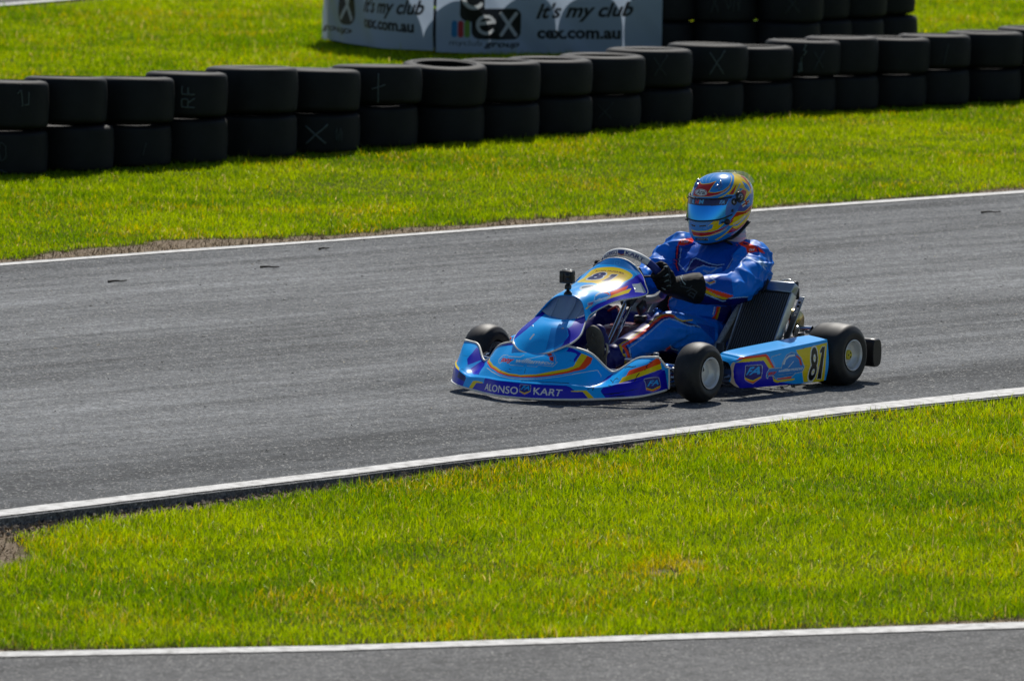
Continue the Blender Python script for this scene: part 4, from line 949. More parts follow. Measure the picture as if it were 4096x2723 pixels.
  ('p','MB2',[(-0.6567,0.7893),(-0.6452,0.7726),(-0.628,0.7559),(-0.5994,0.7425),(-0.5708,0.7358),(-0.5393,0.7324),(-0.5107,0.7358),(-0.4793,0.7425),(-0.4564,0.7559),(-0.4392,0.7726),(-0.4278,0.7926),(-0.422,0.8161),(-0.422,0.8361),(-0.4278,0.8562),(-0.4249,0.8629),(-0.5136,0.8595),(-0.5937,0.8562),(-0.6738,0.8495)]),
  ('p','GRL',[(-0.8312,0.8227),(-0.8512,0.8528),(-0.834,0.8528),(-0.8169,0.8294)]),
  ('p','GRL',[(-0.8512,0.8528),(-0.7625,0.8963),(-0.7625,0.8896),(-0.834,0.8528)]),
  ('p','GRL',[(-0.7625,0.8963),(-0.6738,0.8896),(-0.6767,0.8829),(-0.7625,0.8896)]),
  ('p','GRL',[(-0.6738,0.8896),(-0.4421,0.903),(-0.4478,0.893),(-0.6767,0.8829)]),
  ('p','GRL',[(-0.4421,0.903),(-0.4163,0.8361),(-0.4478,0.893)]),
  ('p','GRL',[(-0.4163,0.8361),(-0.4249,0.8462),(-0.4306,0.8662),(-0.4163,0.8361)]),
  ('p','GRL',[(-0.4249,0.8462),(-0.4192,0.8361),(-0.4249,0.8361),(-0.4306,0.8662)]),
  ('p','GRL',[(-0.4192,0.8361),(-0.4163,0.8127),(-0.4249,0.8161),(-0.4249,0.8361)]),
  ('p','GRL',[(-0.4163,0.8127),(-0.4249,0.7926),(-0.4306,0.796),(-0.4249,0.8161)]),
  ('p','GRL',[(-0.4249,0.7926),(-0.4363,0.7692),(-0.4449,0.7793),(-0.4306,0.796)]),
  ('p','GRL',[(-0.4363,0.7692),(-0.4535,0.7525),(-0.4621,0.7625),(-0.4449,0.7793)]),
  ('p','GRL',[(-0.4535,0.7525),(-0.4764,0.7391),(-0.485,0.7492),(-0.4621,0.7625)]),
  ('p','GRL',[(-0.4764,0.7391),(-0.505,0.7291),(-0.5107,0.7391),(-0.485,0.7492)]),
  ('p','GRL',[(-0.505,0.7291),(-0.5365,0.7258),(-0.5422,0.7358),(-0.5107,0.7391)]),
  ('p','GRL',[(-0.5365,0.7258),(-0.568,0.7291),(-0.5737,0.7391),(-0.5422,0.7358)]),
  ('p','GRL',[(-0.568,0.7291),(-0.5994,0.7391),(-0.6023,0.7492),(-0.5737,0.7391)]),
  ('p','GRL',[(-0.5994,0.7391),(-0.628,0.7525),(-0.6252,0.7592),(-0.6023,0.7492)]),
  ('p','GRL',[(-0.628,0.7525),(-0.6481,0.7692),(-0.6423,0.7726),(-0.6252,0.7592)]),
  ('p','GRL',[(-0.6481,0.7692),(-0.6595,0.786),(-0.6538,0.7893),(-0.6423,0.7726)]),
  ('p','GRL',[(-0.6595,0.786),(-0.6967,0.8395),(-0.691,0.8462),(-0.6538,0.7893)]),
  ('p','GRL',[(-0.6967,0.8395),(-0.8255,0.8227),(-0.8226,0.8294),(-0.691,0.8462)]),
  ('p','GRL',[(-0.6252,0.7826),(-0.6109,0.7726),(-0.6137,0.7492),(-0.6338,0.7659)]),
  ('p','GRL',[(-0.6109,0.7726),(-0.5908,0.7625),(-0.588,0.7358),(-0.6137,0.7492)]),
  ('p','GRL',[(-0.5908,0.7625),(-0.568,0.7559),(-0.5565,0.7291),(-0.588,0.7358)]),
  ('p','GRL',[(-0.568,0.7559),(-0.5422,0.7525),(-0.525,0.7258),(-0.5565,0.7291)]),
  ('p','GRL',[(-0.5422,0.7525),(-0.5165,0.7559),(-0.4964,0.7291),(-0.525,0.7258)]),
  ('p','RE',[(-0.4936,0.7659),(-0.4735,0.7759),(-0.4506,0.7525),(-0.4707,0.7391)]),
  ('p','RE',[(-0.4735,0.7759),(-0.4592,0.7926),(-0.4363,0.7726),(-0.4506,0.7525)]),
  ('p','RE',[(-0.4592,0.7926),(-0.4506,0.8094),(-0.4278,0.7926),(-0.4363,0.7726)]),
  ('p','RE',[(-0.4506,0.8094),(-0.4478,0.8227),(-0.4249,0.8161),(-0.4278,0.7926)]),
  ('p','RE',[(-0.4478,0.8227),(-0.4506,0.8395),(-0.4278,0.8361),(-0.4249,0.8161)]),
  ('t','PA','williamson',[(-0.6853,0.8662),(-0.4535,0.8896),(-0.4335,0.8428),(-0.6738,0.8294)],0.03,0.2,None,0.06),
  ('t','RE','tony',[(-0.8226,0.8595),(-0.6967,0.8763),(-0.691,0.8462),(-0.8083,0.8328)],0.05,0.2,None,0.06),
  ('p','HB',[(0.7454,0.4883),(0.7825,0.5886),(0.8112,0.5953),(0.7625,0.4849)]),
  ('p','HB',[(0.7825,0.5886),(0.5279,0.5853),(0.5165,0.5886),(0.8112,0.5953)]),
  ('p','HB',[(0.5279,0.5853),(0.5165,0.5251),(0.5021,0.5217),(0.5165,0.5886)]),
  ('p','HB',[(0.5165,0.5251),(0.7568,0.4883),(0.7511,0.4849),(0.5021,0.5217)]),
  ('p','HB',[(0.5794,0.5418),(0.5823,0.5585),(0.6366,0.5518),(0.6309,0.5351)]),
 ],
 'pod': [
  ('p','DB',[(0.1087,0),(0.0372,0.0234),(0,0.1706),(0,0.3411),(0.113,0.4682),(0.216,0.4649),(0.3476,0.4381),(0.4106,0.4247),(0.4521,0.4147),(0.4864,0.4047),(0.5122,0.2843),(0.5393,0.1572),(0.5665,0.0635),(0.6009,0.0435),(0.6338,0.0234),(0.6652,0.0067),(0.6967,0),(0.6624,0),(0.628,0),(0.5923,0),(0.5565,0),(0.5236,0),(0.4893,0),(0.4564,0),(0.4177,0),(0.3634,0),(0.2504,0)]),
  ('p','LB',[(0.5136,0.4716),(0.525,0.3712),(0.5408,0.2843),(0.5064,0.2742),(0.5351,0.1572),(0.5751,0.1271),(0.618,0.1003),(0.6595,0.0702),(0.6981,0.0134),(0.7196,0.0067),(0.7067,0.1037),(0.6967,0.2007),(0.6853,0.2876),(0.6781,0.3612),(0.6681,0.4682),(0.6366,0.4716),(0.6052,0.4716),(0.5737,0.4716),(0.5422,0.4716)]),
  ('p','OR',[(0.1545,0.5485),(0.2704,0.7258),(0.3677,0.5786),(0.4278,0.5385),(0.4692,0.5217),(0.505,0.5117),(0.5136,0.4716),(0.5265,0.3712),(0.5422,0.2843),(0.5265,0.2943),(0.5122,0.3712),(0.4993,0.4582),(0.4592,0.4682),(0.412,0.4783),(0.3333,0.4983)]),
  ('p','YE',[(0.1416,0.4749),(0.3333,0.4983),(0.412,0.4783),(0.4592,0.4682),(0.4993,0.4582),(0.5136,0.3712),(0.5279,0.2943),(0.5122,0.2809),(0.4864,0.4047),(0.4521,0.4114),(0.4106,0.4214),(0.3462,0.4314),(0.2132,0.4548)]),
  ('p','OR',[(0.5579,0.1271),(0.6009,0.1271),(0.6438,0.1271),(0.6423,0.1003),(0.6052,0.097),(0.5665,0.097)]),
  ('p','YE',[(0.5293,0.1973),(0.5451,0.1204),(0.568,0.087),(0.5994,0.0903),(0.6323,0.0936),(0.6624,0.0936),(0.6624,0.0669),(0.6309,0.0602),(0.5966,0.0569),(0.5637,0.0502),(0.5451,0.0803)]),
  ('p','YE',[(0.6681,0.4682),(0.6967,0.4716),(0.7282,0.4749),(0.7625,0.4783),(0.8283,0.4849),(0.9928,0.4916),(0.9685,0.4181),(0.9471,0.3579),(0.9285,0.301),(0.9185,0.2375),(0.927,0.1572),(0.9499,0.0702),(0.9585,0),(0.8627,0),(0.794,0),(0.7511,0.01),(0.7167,0.0167),(0.7024,0.1304),(0.6924,0.2375),(0.6781,0.3612)]),
  ('t','BK','8',[(0.7339,0.0502),(0.7868,0.0435),(0.8011,0.4415),(0.7496,0.4615)],0.025,0,'WH',0.05),
  ('p','WH',[(0.8054,0.0368),(0.8755,0.0334),(0.8541,0.0502),(0.8155,0.0535)]),
  ('p','WH',[(0.8755,0.0334),(0.8612,0.1973),(0.8841,0.3311),(0.9428,0.4448),(0.9084,0.4348),(0.8627,0.3278),(0.8441,0.204),(0.8541,0.0502)]),
  ('p','WH',[(0.9428,0.4448),(0.8584,0.4515),(0.867,0.4381),(0.9084,0.4348)]),
  ('p','WH',[(0.8584,0.4515),(0.8226,0.4114),(0.834,0.4047),(0.867,0.4381)]),
  ('p','WH',[(0.8226,0.4114),(0.814,0.3712),(0.8298,0.3846),(0.834,0.4047)]),
  ('p','WH',[(0.814,0.3712),(0.834,0.3746),(0.8541,0.388),(0.8298,0.3846)]),
  ('p','WH',[(0.834,0.3746),(0.8054,0.2308),(0.8054,0.0368),(0.8155,0.0535),(0.8183,0.2475),(0.8541,0.388)]),
  ('p','BK',[(0.8112,0.0435),(0.8655,0.0401),(0.8541,0.1405),(0.8541,0.2308),(0.8655,0.3077),(0.8898,0.3712),(0.9256,0.4381),(0.8627,0.4448),(0.8269,0.408),(0.8212,0.3779),(0.8441,0.3813),(0.824,0.3144),(0.8112,0.2375),(0.8083,0.1438)]),
  ('p','SH',[(0.3419,0.3746),(0.422,0.3645),(0.4707,0.3545),(0.4764,0.3378),(0.4707,0.2508),(0.4721,0.1538),(0.4292,0.0702),(0.3376,0.1472),(0.3162,0.2174)]),
  ('p','YE',[(0.329,0.1906),(0.4249,0.1271),(0.4692,0.1806),(0.4692,0.1605),(0.4278,0.1003),(0.3319,0.1672)]),
  ('p','OR',[(0.3319,0.1672),(0.4278,0.1003),(0.4692,0.1605),(0.4692,0.1438),(0.4292,0.0736),(0.3376,0.1438)]),
  ('p','GRL',[(0.3448,0.3712),(0.4707,0.3512),(0.4721,0.3579),(0.3391,0.3779)]),
  ('p','GRL',[(0.4707,0.3512),(0.475,0.3344),(0.4778,0.3378),(0.4721,0.3579)]),
  ('p','GRL',[(0.475,0.3344),(0.4707,0.1538),(0.4735,0.1505),(0.4778,0.3378)]),
  ('p','GRL',[(0.4707,0.1538),(0.4292,0.0736),(0.4306,0.0635),(0.4735,0.1505)]),
  ('p','GRL',[(0.4292,0.0736),(0.3405,0.1505),(0.3348,0.1438),(0.4306,0.0635)]),
  ('p','GRL',[(0.3405,0.1505),(0.3219,0.2174),(0.3119,0.2174),(0.3348,0.1438)]),
  ('p','GRL',[(0.3219,0.2174),(0.3448,0.3712),(0.3391,0.3779),(0.3119,0.2174)]),
  ('t','LB','FA',[(0.3419,0.2308),(0.4621,0.2241),(0.4678,0.3278),(0.3777,0.3445)],0.03,0.3,None,0.06),
  ('p','MB2',[(0.5093,0.1338),(0.5007,0.1538),(0.4993,0.2274),(0.515,0.2876),(0.5465,0.2809),(0.5794,0.2742),(0.5851,0.3344),(0.6123,0.4247),(0.6423,0.4515),(0.6724,0.4181),(0.691,0.3579),(0.6996,0.2876),(0.7082,0.2542),(0.6967,0.1806),(0.6552,0.1672),(0.6509,0.1338),(0.6195,0.1271),(0.5851,0.1237),(0.5536,0.1204),(0.5379,0.1672),(0.5122,0.1773)]),
  ('p','GRL',[(0.5079,0.1405),(0.5021,0.1538),(0.4993,0.1505),(0.5107,0.1237)]),
  ('p','GRL',[(0.5021,0.1538),(0.5007,0.2241),(0.4979,0.2274),(0.4993,0.1505)]),
  ('p','GRL',[(0.5007,0.2241),(0.515,0.2843),(0.5136,0.2943),(0.4979,0.2274)]),
  ('p','GRL',[(0.515,0.2843),(0.5794,0.2709),(0.578,0.2809),(0.5136,0.2943)]),
  ('p','GRL',[(0.5794,0.2709),(0.5866,0.3344),(0.5837,0.3378),(0.578,0.2809)]),
  ('p','GRL',[(0.5866,0.3344),(0.6137,0.4214),(0.6123,0.4281),(0.5837,0.3378)]),
  ('p','GRL',[(0.6137,0.4214),(0.6423,0.4482),(0.6423,0.4548),(0.6123,0.4281)]),
  ('p','GRL',[(0.6423,0.4482),(0.671,0.4181),(0.6724,0.4214),(0.6423,0.4548)]),
  ('p','GRL',[(0.671,0.4181),(0.6896,0.3579),(0.6924,0.3579),(0.6724,0.4214)]),
  ('p','GRL',[(0.6896,0.3579),(0.6981,0.2876),(0.701,0.291),(0.6924,0.3579)]),
  ('p','GRL',[(0.6981,0.2876),(0.7053,0.2542),(0.7096,0.2542),(0.701,0.291)]),
  ('p','GRL',[(0.7053,0.2542),(0.6953,0.1873),(0.6981,0.1773),(0.7096,0.2542)]),
  ('p','GRL',[(0.6953,0.1873),(0.6538,0.1706),(0.6567,0.1639),(0.6981,0.1773)]),
  ('p','GRL',[(0.6538,0.1706),(0.6495,0.1371),(0.6524,0.1304),(0.6567,0.1639)]),
  ('p','GRL',[(0.6495,0.1371),(0.5536,0.1237),(0.5536,0.1137),(0.6524,0.1304)]),
  ('p','GRL',[(0.5536,0.1237),(0.5379,0.1706),(0.5365,0.1639),(0.5536,0.1137)]),
  ('p','GRL',[(0.5379,0.1706),(0.5122,0.1806),(0.5136,0.1706),(0.5365,0.1639)]),
  ('p','GRL',[(0.5122,0.1806),(0.5079,0.1405),(0.5107,0.1237),(0.5136,0.1706)]),
  ('t','RE','tony',[(0.5064,0.1906),(0.5508,0.1973),(0.5551,0.2475),(0.5107,0.2475)],0.06,0.3,None,0.06),
  ('t','PA','williamson',[(0.5622,0.2174),(0.6953,0.214),(0.6996,0.2642),(0.5665,0.2542)],0.03,0.3,None,0.06),
  ('t','PB','motorsport',[(0.5637,0.1605),(0.6438,0.1706),(0.6452,0.1973),(0.5622,0.1906)],0,0,None,0.06),
  ('p','PA',[(0.5951,0.3077),(0.6066,0.3645),(0.5994,0.3746),(0.5866,0.3177)]),
  ('p','PA',[(0.6066,0.3645),(0.6266,0.3946),(0.6237,0.4147),(0.5994,0.3746)]),
  ('p','PA',[(0.6266,0.3946),(0.6581,0.3946),(0.6581,0.4147),(0.6237,0.4147)]),
  ('p','RE',[(0.6609,0.388),(0.6767,0.3512),(0.6853,0.3612),(0.6667,0.4013)]),
  ('p','RE',[(0.6767,0.3512),(0.6838,0.2742),(0.6938,0.2776),(0.6853,0.3612)]),
  ('p','PA',[(0.618,0.2642),(0.6495,0.3311),(0.6466,0.3378),(0.6166,0.2709)]),
  ('p','GRL',[(0.5465,0.2977),(0.5293,0.4214),(0.5279,0.4214),(0.5436,0.2943)]),
  ('p','GRL',[(0.5293,0.4214),(0.5322,0.4348),(0.5308,0.4415),(0.5279,0.4214)]),
  ('p','GRL',[(0.5322,0.4348),(0.5837,0.4515),(0.5837,0.4615),(0.5308,0.4415)]),
  ('p','ED',[(0,0.2207),(0,0.4214),(0.0429,0.4883),(0.1001,0.5284),(0.1431,0.4783),(0.0858,0.4047),(0.0458,0.311),(0.0629,0.1605),(0.1359,0.0635),(0.2532,0.0033),(0.1559,0),(0.0286,0)]),
 ],
 'helm': [
  ('p','HY',[(3.0088,0.9098),(1.9325,0.8778),(1.4083,0.7715),(1.1777,0.6794),(0.989,0.6072),(0.7933,0.5671),(0.5836,0.5451),(0.4508,0.5251),(0.6535,0.5371),(0.8492,0.5651),(0.9191,0.5611),(1.0938,0.5531),(1.2895,0.5872),(1.611,0.6754),(1.597,0.7435),(1.9744,0.8317),(2.8201,0.8737)]),
  ('p','HR',[(-0.3949,0.6954),(-0.2761,0.6854),(-0.1293,0.6894),(0.1712,0.7074),(0.3949,0.7415),(0.304,0.6613),(0.2202,0.5992),(0.4298,0.5932),(0.6884,0.6052),(0.8911,0.6373),(1.0658,0.7014),(1.1427,0.7275),(0.975,0.6493),(0.7793,0.6032),(0.5417,0.5731),(0.297,0.5591),(0.0315,0.5551),(-0.2481,0.5511),(-0.4578,0.5491),(-0.4788,0.5792),(-0.4438,0.6212),(-0.5137,0.6854)]),
  ('p','HY',[(-0.5137,0.6874),(-0.4159,0.7034),(-0.4368,0.7134),(-0.5626,0.6914)]),
  ('p','HY',[(-0.4159,0.7034),(-0.2831,0.6834),(-0.2831,0.6914),(-0.4368,0.7134)]),
  ('p','HY',[(-0.2831,0.6834),(-0.1153,0.6834),(-0.1363,0.6914),(-0.2831,0.6914)]),
  ('p','HY',[(-0.1153,0.6834),(0.1852,0.7014),(0.1642,0.7094),(-0.1363,0.6914)]),
  ('p','HY',[(0.1852,0.7014),(0.3879,0.7375),(0.4228,0.7495),(0.1642,0.7094)]),
  ('p','HY',[(0.3879,0.7375),(0.1922,0.5932),(0.2271,0.5992),(0.4228,0.7495)]),
  ('p','HY',[(0.1922,0.5932),(0.4508,0.5892),(0.4508,0.5932),(0.2271,0.5992)]),
  ('p','HY',[(0.4508,0.5892),(0.7094,0.6012),(0.7024,0.6072),(0.4508,0.5932)]),
  ('p','HY',[(0.7094,0.6012),(0.947,0.6473),(0.933,0.6533),(0.7024,0.6072)]),
  ('p','HY',[(0.947,0.6473),(1.1916,0.7455),(1.1567,0.7475),(0.933,0.6533)]),
  ('p','HY',[(1.1916,0.7455),(1.4992,0.8557),(1.4293,0.8557),(1.1567,0.7475)]),
  ('p','HY',[(-0.5067,0.5451),(-0.2411,0.5471),(-0.2481,0.5511),(-0.5067,0.5491)]),
  ('p','HY',[(-0.2411,0.5471),(0.0315,0.5491),(0.0315,0.5531),(-0.2481,0.5511)]),
  ('p','HY',[(0.0315,0.5491),(0.304,0.5531),(0.297,0.5571),(0.0315,0.5531)]),
  ('p','HY',[(0.304,0.5531),(0.5836,0.5671),(0.5766,0.5711),(0.297,0.5571)]),
  ('p','HY',[(0.5836,0.5671),(0.8282,0.5992),(0.8142,0.6052),(0.5766,0.5711)]),
  ('p','HY',[(0.8282,0.5992),(0.9959,0.6453),(0.982,0.6513),(0.8142,0.6052)]),
  ('p','HY',[(-0.5556,0.5251),(-0.1433,0.5291),(0.1712,0.5291),(0.4508,0.5311),(0.5347,0.5351),(0.4508,0.523),(0.1712,0.521),(-0.1293,0.519),(-0.5137,0.513)]),
  ('p','PB2',[(-0.1852,0.7034),(-0.8981,0.8437),(-1.1217,0.8317),(-0.2202,0.7054)]),
  ('p','PB2',[(-0.0454,0.7094),(-0.4089,0.8838),(-0.5906,0.8898),(-0.0804,0.7134)]),
  ('p','PB2',[(0.1083,0.7174),(0.0105,0.8778),(-0.0944,0.8858),(0.0804,0.7214)]),
  ('p','HY',[(1.597,0.6774),(1.8067,0.5932),(2.0513,0.5251),(1.7857,0.485),(1.5551,0.4549),(1.6669,0.501),(1.8207,0.5531),(1.604,0.5912),(1.4013,0.6092),(1.2406,0.5511),(1.1217,0.5511),(1.2965,0.6072)]),
  ('p','HY',[(2.855,0.8858),(2.7013,0.8096),(2.6034,0.7295),(2.226,0.6373),(2.1911,0.5491),(2.0723,0.501),(1.7927,0.5872),(1.583,0.6733),(1.583,0.7395),(1.9744,0.8317)]),
  ('p','HB',[(1.7717,0.6954),(1.9744,0.6353),(2.0513,0.5571),(1.9674,0.5311),(1.7508,0.5952)]),
  ('p','HR',[(2.1631,0.7876),(2.0583,0.6693),(2.1981,0.6754),(2.5405,0.7896)]),
  ('p','HR',[(2.0583,0.6693),(2.1002,0.5571),(2.219,0.5571),(2.1981,0.6754)]),
  ('p','HR',[(0.9121,0.5651),(1.0938,0.6152),(1.3664,0.6754),(1.1916,0.6092),(1.0868,0.5551)]),
  ('p','HY',[(0.8981,0.5611),(1.3454,0.6713),(1.3873,0.6794),(0.8841,0.5651)]),
  ('p','HY',[(1.3454,0.6713),(1.0798,0.5571),(1.0938,0.5531),(1.3873,0.6794)]),
  ('p','HY',[(1.0798,0.5571),(0.8911,0.5651),(0.8911,0.5611),(1.0938,0.5531)]),
  ('p','HL',[(1.1357,0.5511),(1.59,0.6653),(1.5621,0.6733),(1.1078,0.5551)]),
  ('p','HR',[(1.2685,0.5491),(1.3943,0.6012),(1.4013,0.5651),(1.597,0.5852),(1.8207,0.5531),(1.618,0.4749),(1.4432,0.4629),(1.4782,0.5271),(1.3664,0.5411)]),
  ('p','HY',[(1.3803,0.6012),(1.3873,0.5611),(1.4083,0.5691),(1.4013,0.6012)]),
  ('p','HY',[(1.3873,0.5611),(1.597,0.5812),(1.597,0.5872),(1.4083,0.5691)]),
  ('p','HY',[(1.597,0.5812),(1.7997,0.5531),(1.8346,0.5531),(1.597,0.5872)]),
  ('p','HY',[(1.7997,0.5531),(1.604,0.477),(1.625,0.4749),(1.8346,0.5531)]),
  ('p','HN',[(1.3734,0.4469),(1.8766,0.3908),(2.2889,0.3968),(1.7438,0.3667),(1.6389,0.3627),(1.2196,0.3968)]),
  ('p','WH',[(1.4502,0.4469),(1.9115,0.4589),(1.9604,0.4269),(1.5271,0.4108)]),
  ('p','HR',[(1.4572,0.4349),(1.9045,0.4489),(1.9325,0.4369),(1.4782,0.4248)]),
  ('p','HR',[(1.6389,0.4669),(1.7158,0.4669),(1.7927,0.4148),(1.7018,0.4188)]),
  ('p','NV',[(1.4922,0.4409),(1.632,0.4449),(1.6459,0.4369),(1.5271,0.4329)]),
  ('p','NV',[(1.7578,0.4509),(1.8836,0.4529),(1.8905,0.4509),(1.7717,0.4409)]),
  ('p','NV',[(1.7228,0.4269),(1.9185,0.4309),(1.9255,0.4269),(1.7438,0.4188)]),
  ('p','HR',[(0.9959,0.3467),(1.2196,0.3928),(1.6389,0.3627),(1.8975,0.3788),(2.3239,0.3848),(2.3658,0.3447),(1.6879,0.3347),(1.3664,0.3527),(1.0239,0.3367),(0.8981,0.3246)]),
  ('p','HY',[(1.2196,0.3948),(1.6459,0.3607),(1.632,0.3667),(1.2196,0.3988)]),
  ('p','HY',[(1.6459,0.3607),(2.3868,0.3848),(2.3448,0.3908),(1.632,0.3667)]),
  ('p','HY',[(0.9051,0.2906),(1.0029,0.3226),(1.1078,0.3547),(1.4223,0.3487),(1.7997,0.3347),(2.3728,0.3527),(2.3378,0.3327),(1.9465,0.3126),(1.6529,0.2886),(1.3174,0.2645),(1.0798,0.2766)]),
  ('p','HY',[(0.2621,0.3166),(0.4438,0.3607),(0.5976,0.3587),(0.5836,0.3206),(0.7723,0.3327),(0.5626,0.2786),(0.3599,0.2645),(0.1153,0.2645),(-0.2621,0.2645),(-0.2831,0.2786),(0.0245,0.2766),(0.2691,0.2826),(0.4019,0.2986),(0.4368,0.3327),(0.3599,0.3347)]),
  ('p','HR',[(-0.2621,0.2645),(0.0245,0.2605),(0.346,0.2625),(0.5976,0.2766),(0.9051,0.3026),(1.0239,0.3367),(1.0798,0.3246),(0.9051,0.2966),(0.7443,0.2766),(0.5976,0.2525),(0.3529,0.2305),(0.1013,0.2204),(-0.2062,0.2224),(-0.2411,0.2465)]),
  ('p','HY',[(-0.2062,0.2224),(0.1013,0.2204),(0.3529,0.2285),(0.6115,0.2485),(0.9051,0.2786),(0.6255,0.2365),(0.3529,0.2164),(0.1013,0.2104),(-0.1992,0.2124)]),
  ('p','HY',[(0.4648,0.1463),(0.6954,0.1904),(0.9121,0.2385),(1.0798,0.2705),(1.3035,0.2425),(1.6669,0.2705),(1.9604,0.3046),(2.3448,0.3347),(2.2749,0.2806),(2.0653,0.1764),(1.5621,0.1964),(1.2755,0.1964),(1.0379,0.2585),(0.9191,0.2144),(0.7304,0.1743),(0.5207,0.1242)]),
  ('p','HR',[(0.8492,0.1984),(1.0379,0.2585),(1.2755,0.1964),(1.59,0.2004),(2.1072,0.1964),(1.9465,0.1443),(1.4852,0.1463),(1.0169,0.1884)]),
  ('t','WH','RYAN HUGHES',[(1.0938,0.2806),(1.7647,0.2986),(1.7088,0.3267),(1.0658,0.2986)],0.03,0.2,None,0.06),
  ('p','WH',[(0.1642,0.5892),(0.1642,0.5832),(0.1573,0.5752),(0.1293,0.5691),(0.1013,0.5651),(0.0594,0.5611),(0.0105,0.5591),(-0.0454,0.5571),(-0.1013,0.5571),(-0.1573,0.5591),(-0.2132,0.5611),(-0.2691,0.5651),(-0.318,0.5691),(-0.3599,0.5752),(-0.3879,0.5832),(-0.3949,0.5912),(-0.3879,0.5992),(-0.3599,0.6052),(-0.318,0.6132),(-0.2621,0.6192),(-0.2062,0.6232),(-0.1433,0.6253),(-0.0734,0.6253),(-0.0175,0.6232),(0.0384,0.6192),(0.0874,0.6132),(0.1293,0.6052),(0.1503,0.5972)]),
  ('p','BK',[(0.1433,0.5912),(0.1433,0.5832),(0.1363,0.5772),(0.1153,0.5711),(0.0874,0.5671),(0.0454,0.5631),(0.0035,0.5611),(-0.0454,0.5611),(-0.1013,0.5611),(-0.1503,0.5611),(-0.2062,0.5651),(-0.2551,0.5671),(-0.297,0.5711),(-0.332,0.5772),(-0.3529,0.5832),(-0.3669,0.5912),(-0.3529,0.5972),(-0.332,0.6052),(-0.297,0.6112),(-0.2481,0.6172),(-0.1922,0.6192),(-0.1363,0.6212),(-0.0734,0.6212),(-0.0175,0.6192),(0.0315,0.6152),(0.0734,0.6112),(0.1083,0.6052),(0.1363,0.5972)]),
  ('p','WH',[(0.1293,0.5912),(0.1293,0.5852),(0.1223,0.5792),(0.1013,0.5731),(0.0734,0.5691),(0.0384,0.5671),(-0.0035,0.5651),(-0.0524,0.5631),(-0.1013,0.5631),(-0.1503,0.5651),(-0.1992,0.5671),(-0.2411,0.5691),(-0.2831,0.5731),(-0.311,0.5792),(-0.332,0.5852),(-0.339,0.5912),(-0.332,0.5972),(-0.304,0.6032),(-0.2761,0.6092),(-0.2271,0.6132),(-0.1782,0.6172),(-0.1293,0.6192),(-0.0734,0.6172),(-0.0245,0.6172),(0.0245,0.6132),(0.0664,0.6092),(0.0944,0.6032),(0.1153,0.5972)]),
  ('t','BK','Arai',[(-0.2621,0.5691),(0.1083,0.5772),(0.0804,0.6152),(-0.297,0.6092)],0.02,0.2,None,0.06),
  ('p','BK',[(-0.2761,0.3287),(-0.0944,0.3267),(-0.1013,0.3146),(-0.2621,0.3186)]),
  ('p','BK',[(0.0315,0.3287),(0.2341,0.3327),(0.2341,0.3226),(0.0384,0.3186)]),
  ('p','SC',[(-0.1363,0.1904),(0.1013,0.2004),(0.29,0.1944),(0.2621,0.1443),(0.0804,0.1563),(-0.1573,0.1463)]),
  ('p','GRL',[(-0.1153,0.1583),(-0.0804,0.1804),(-0.0664,0.1924),(-0.1223,0.1603)]),
  ('p','GRL',[(-0.0804,0.1804),(-0.0944,0.1583),(-0.0734,0.1623),(-0.0664,0.1924)]),
  ('p','GRL',[(-0.0454,0.1643),(-0.0175,0.1844),(-0.0105,0.1944),(-0.0594,0.1663)]),
  ('p','GRL',[(-0.0175,0.1844),(-0.0315,0.1643),(-0.0175,0.1643),(-0.0105,0.1944)]),
  ('p','GRL',[(0.0105,0.1663),(0.0315,0.1844),(0.0384,0.1964),(-0.0035,0.1683)]),
  ('p','GRL',[(0.0315,0.1844),(0.0245,0.1663),(0.0384,0.1663),(0.0384,0.1964)]),
  ('p','GRL',[(0.0664,0.1683),(0.0874,0.1864),(0.0944,0.1964),(0.0524,0.1703)]),
  ('p','GRL',[(0.0874,0.1864),(0.0804,0.1663),(0.0944,0.1683),(0.0944,0.1964)]),
  ('p','GRL',[(0.1153,0.1683),(0.1363,0.1864),(0.1433,0.1964),(0.1013,0.1703)]),
  ('p','GRL',[(0.1363,0.1864),(0.1293,0.1663),(0.1433,0.1683),(0.1433,0.1964)]),
  ('p','GRL',[(0.1642,0.1683),(0.1782,0.1844),(0.1852,0.1964),(0.1503,0.1703)]),
  ('p','GRL',[(0.1782,0.1844),(0.1782,0.1663),(0.1852,0.1663),(0.1852,0.1964)]),
  ('p','GRL',[(0.2062,0.1663),(0.2271,0.1844),(0.2271,0.1944),(0.1992,0.1683)]),
  ('p','GRL',[(0.2271,0.1844),(0.2202,0.1643),(0.2341,0.1643),(0.2271,0.1944)]),
  ('p','GRL',[(0.2551,0.1643),(0.2691,0.1824),(0.2761,0.1924),(0.2411,0.1663)]),
  ('p','GRL',[(0.2691,0.1824),(0.2691,0.1623),(0.2761,0.1623),(0.2761,0.1924)]),
 ],
}
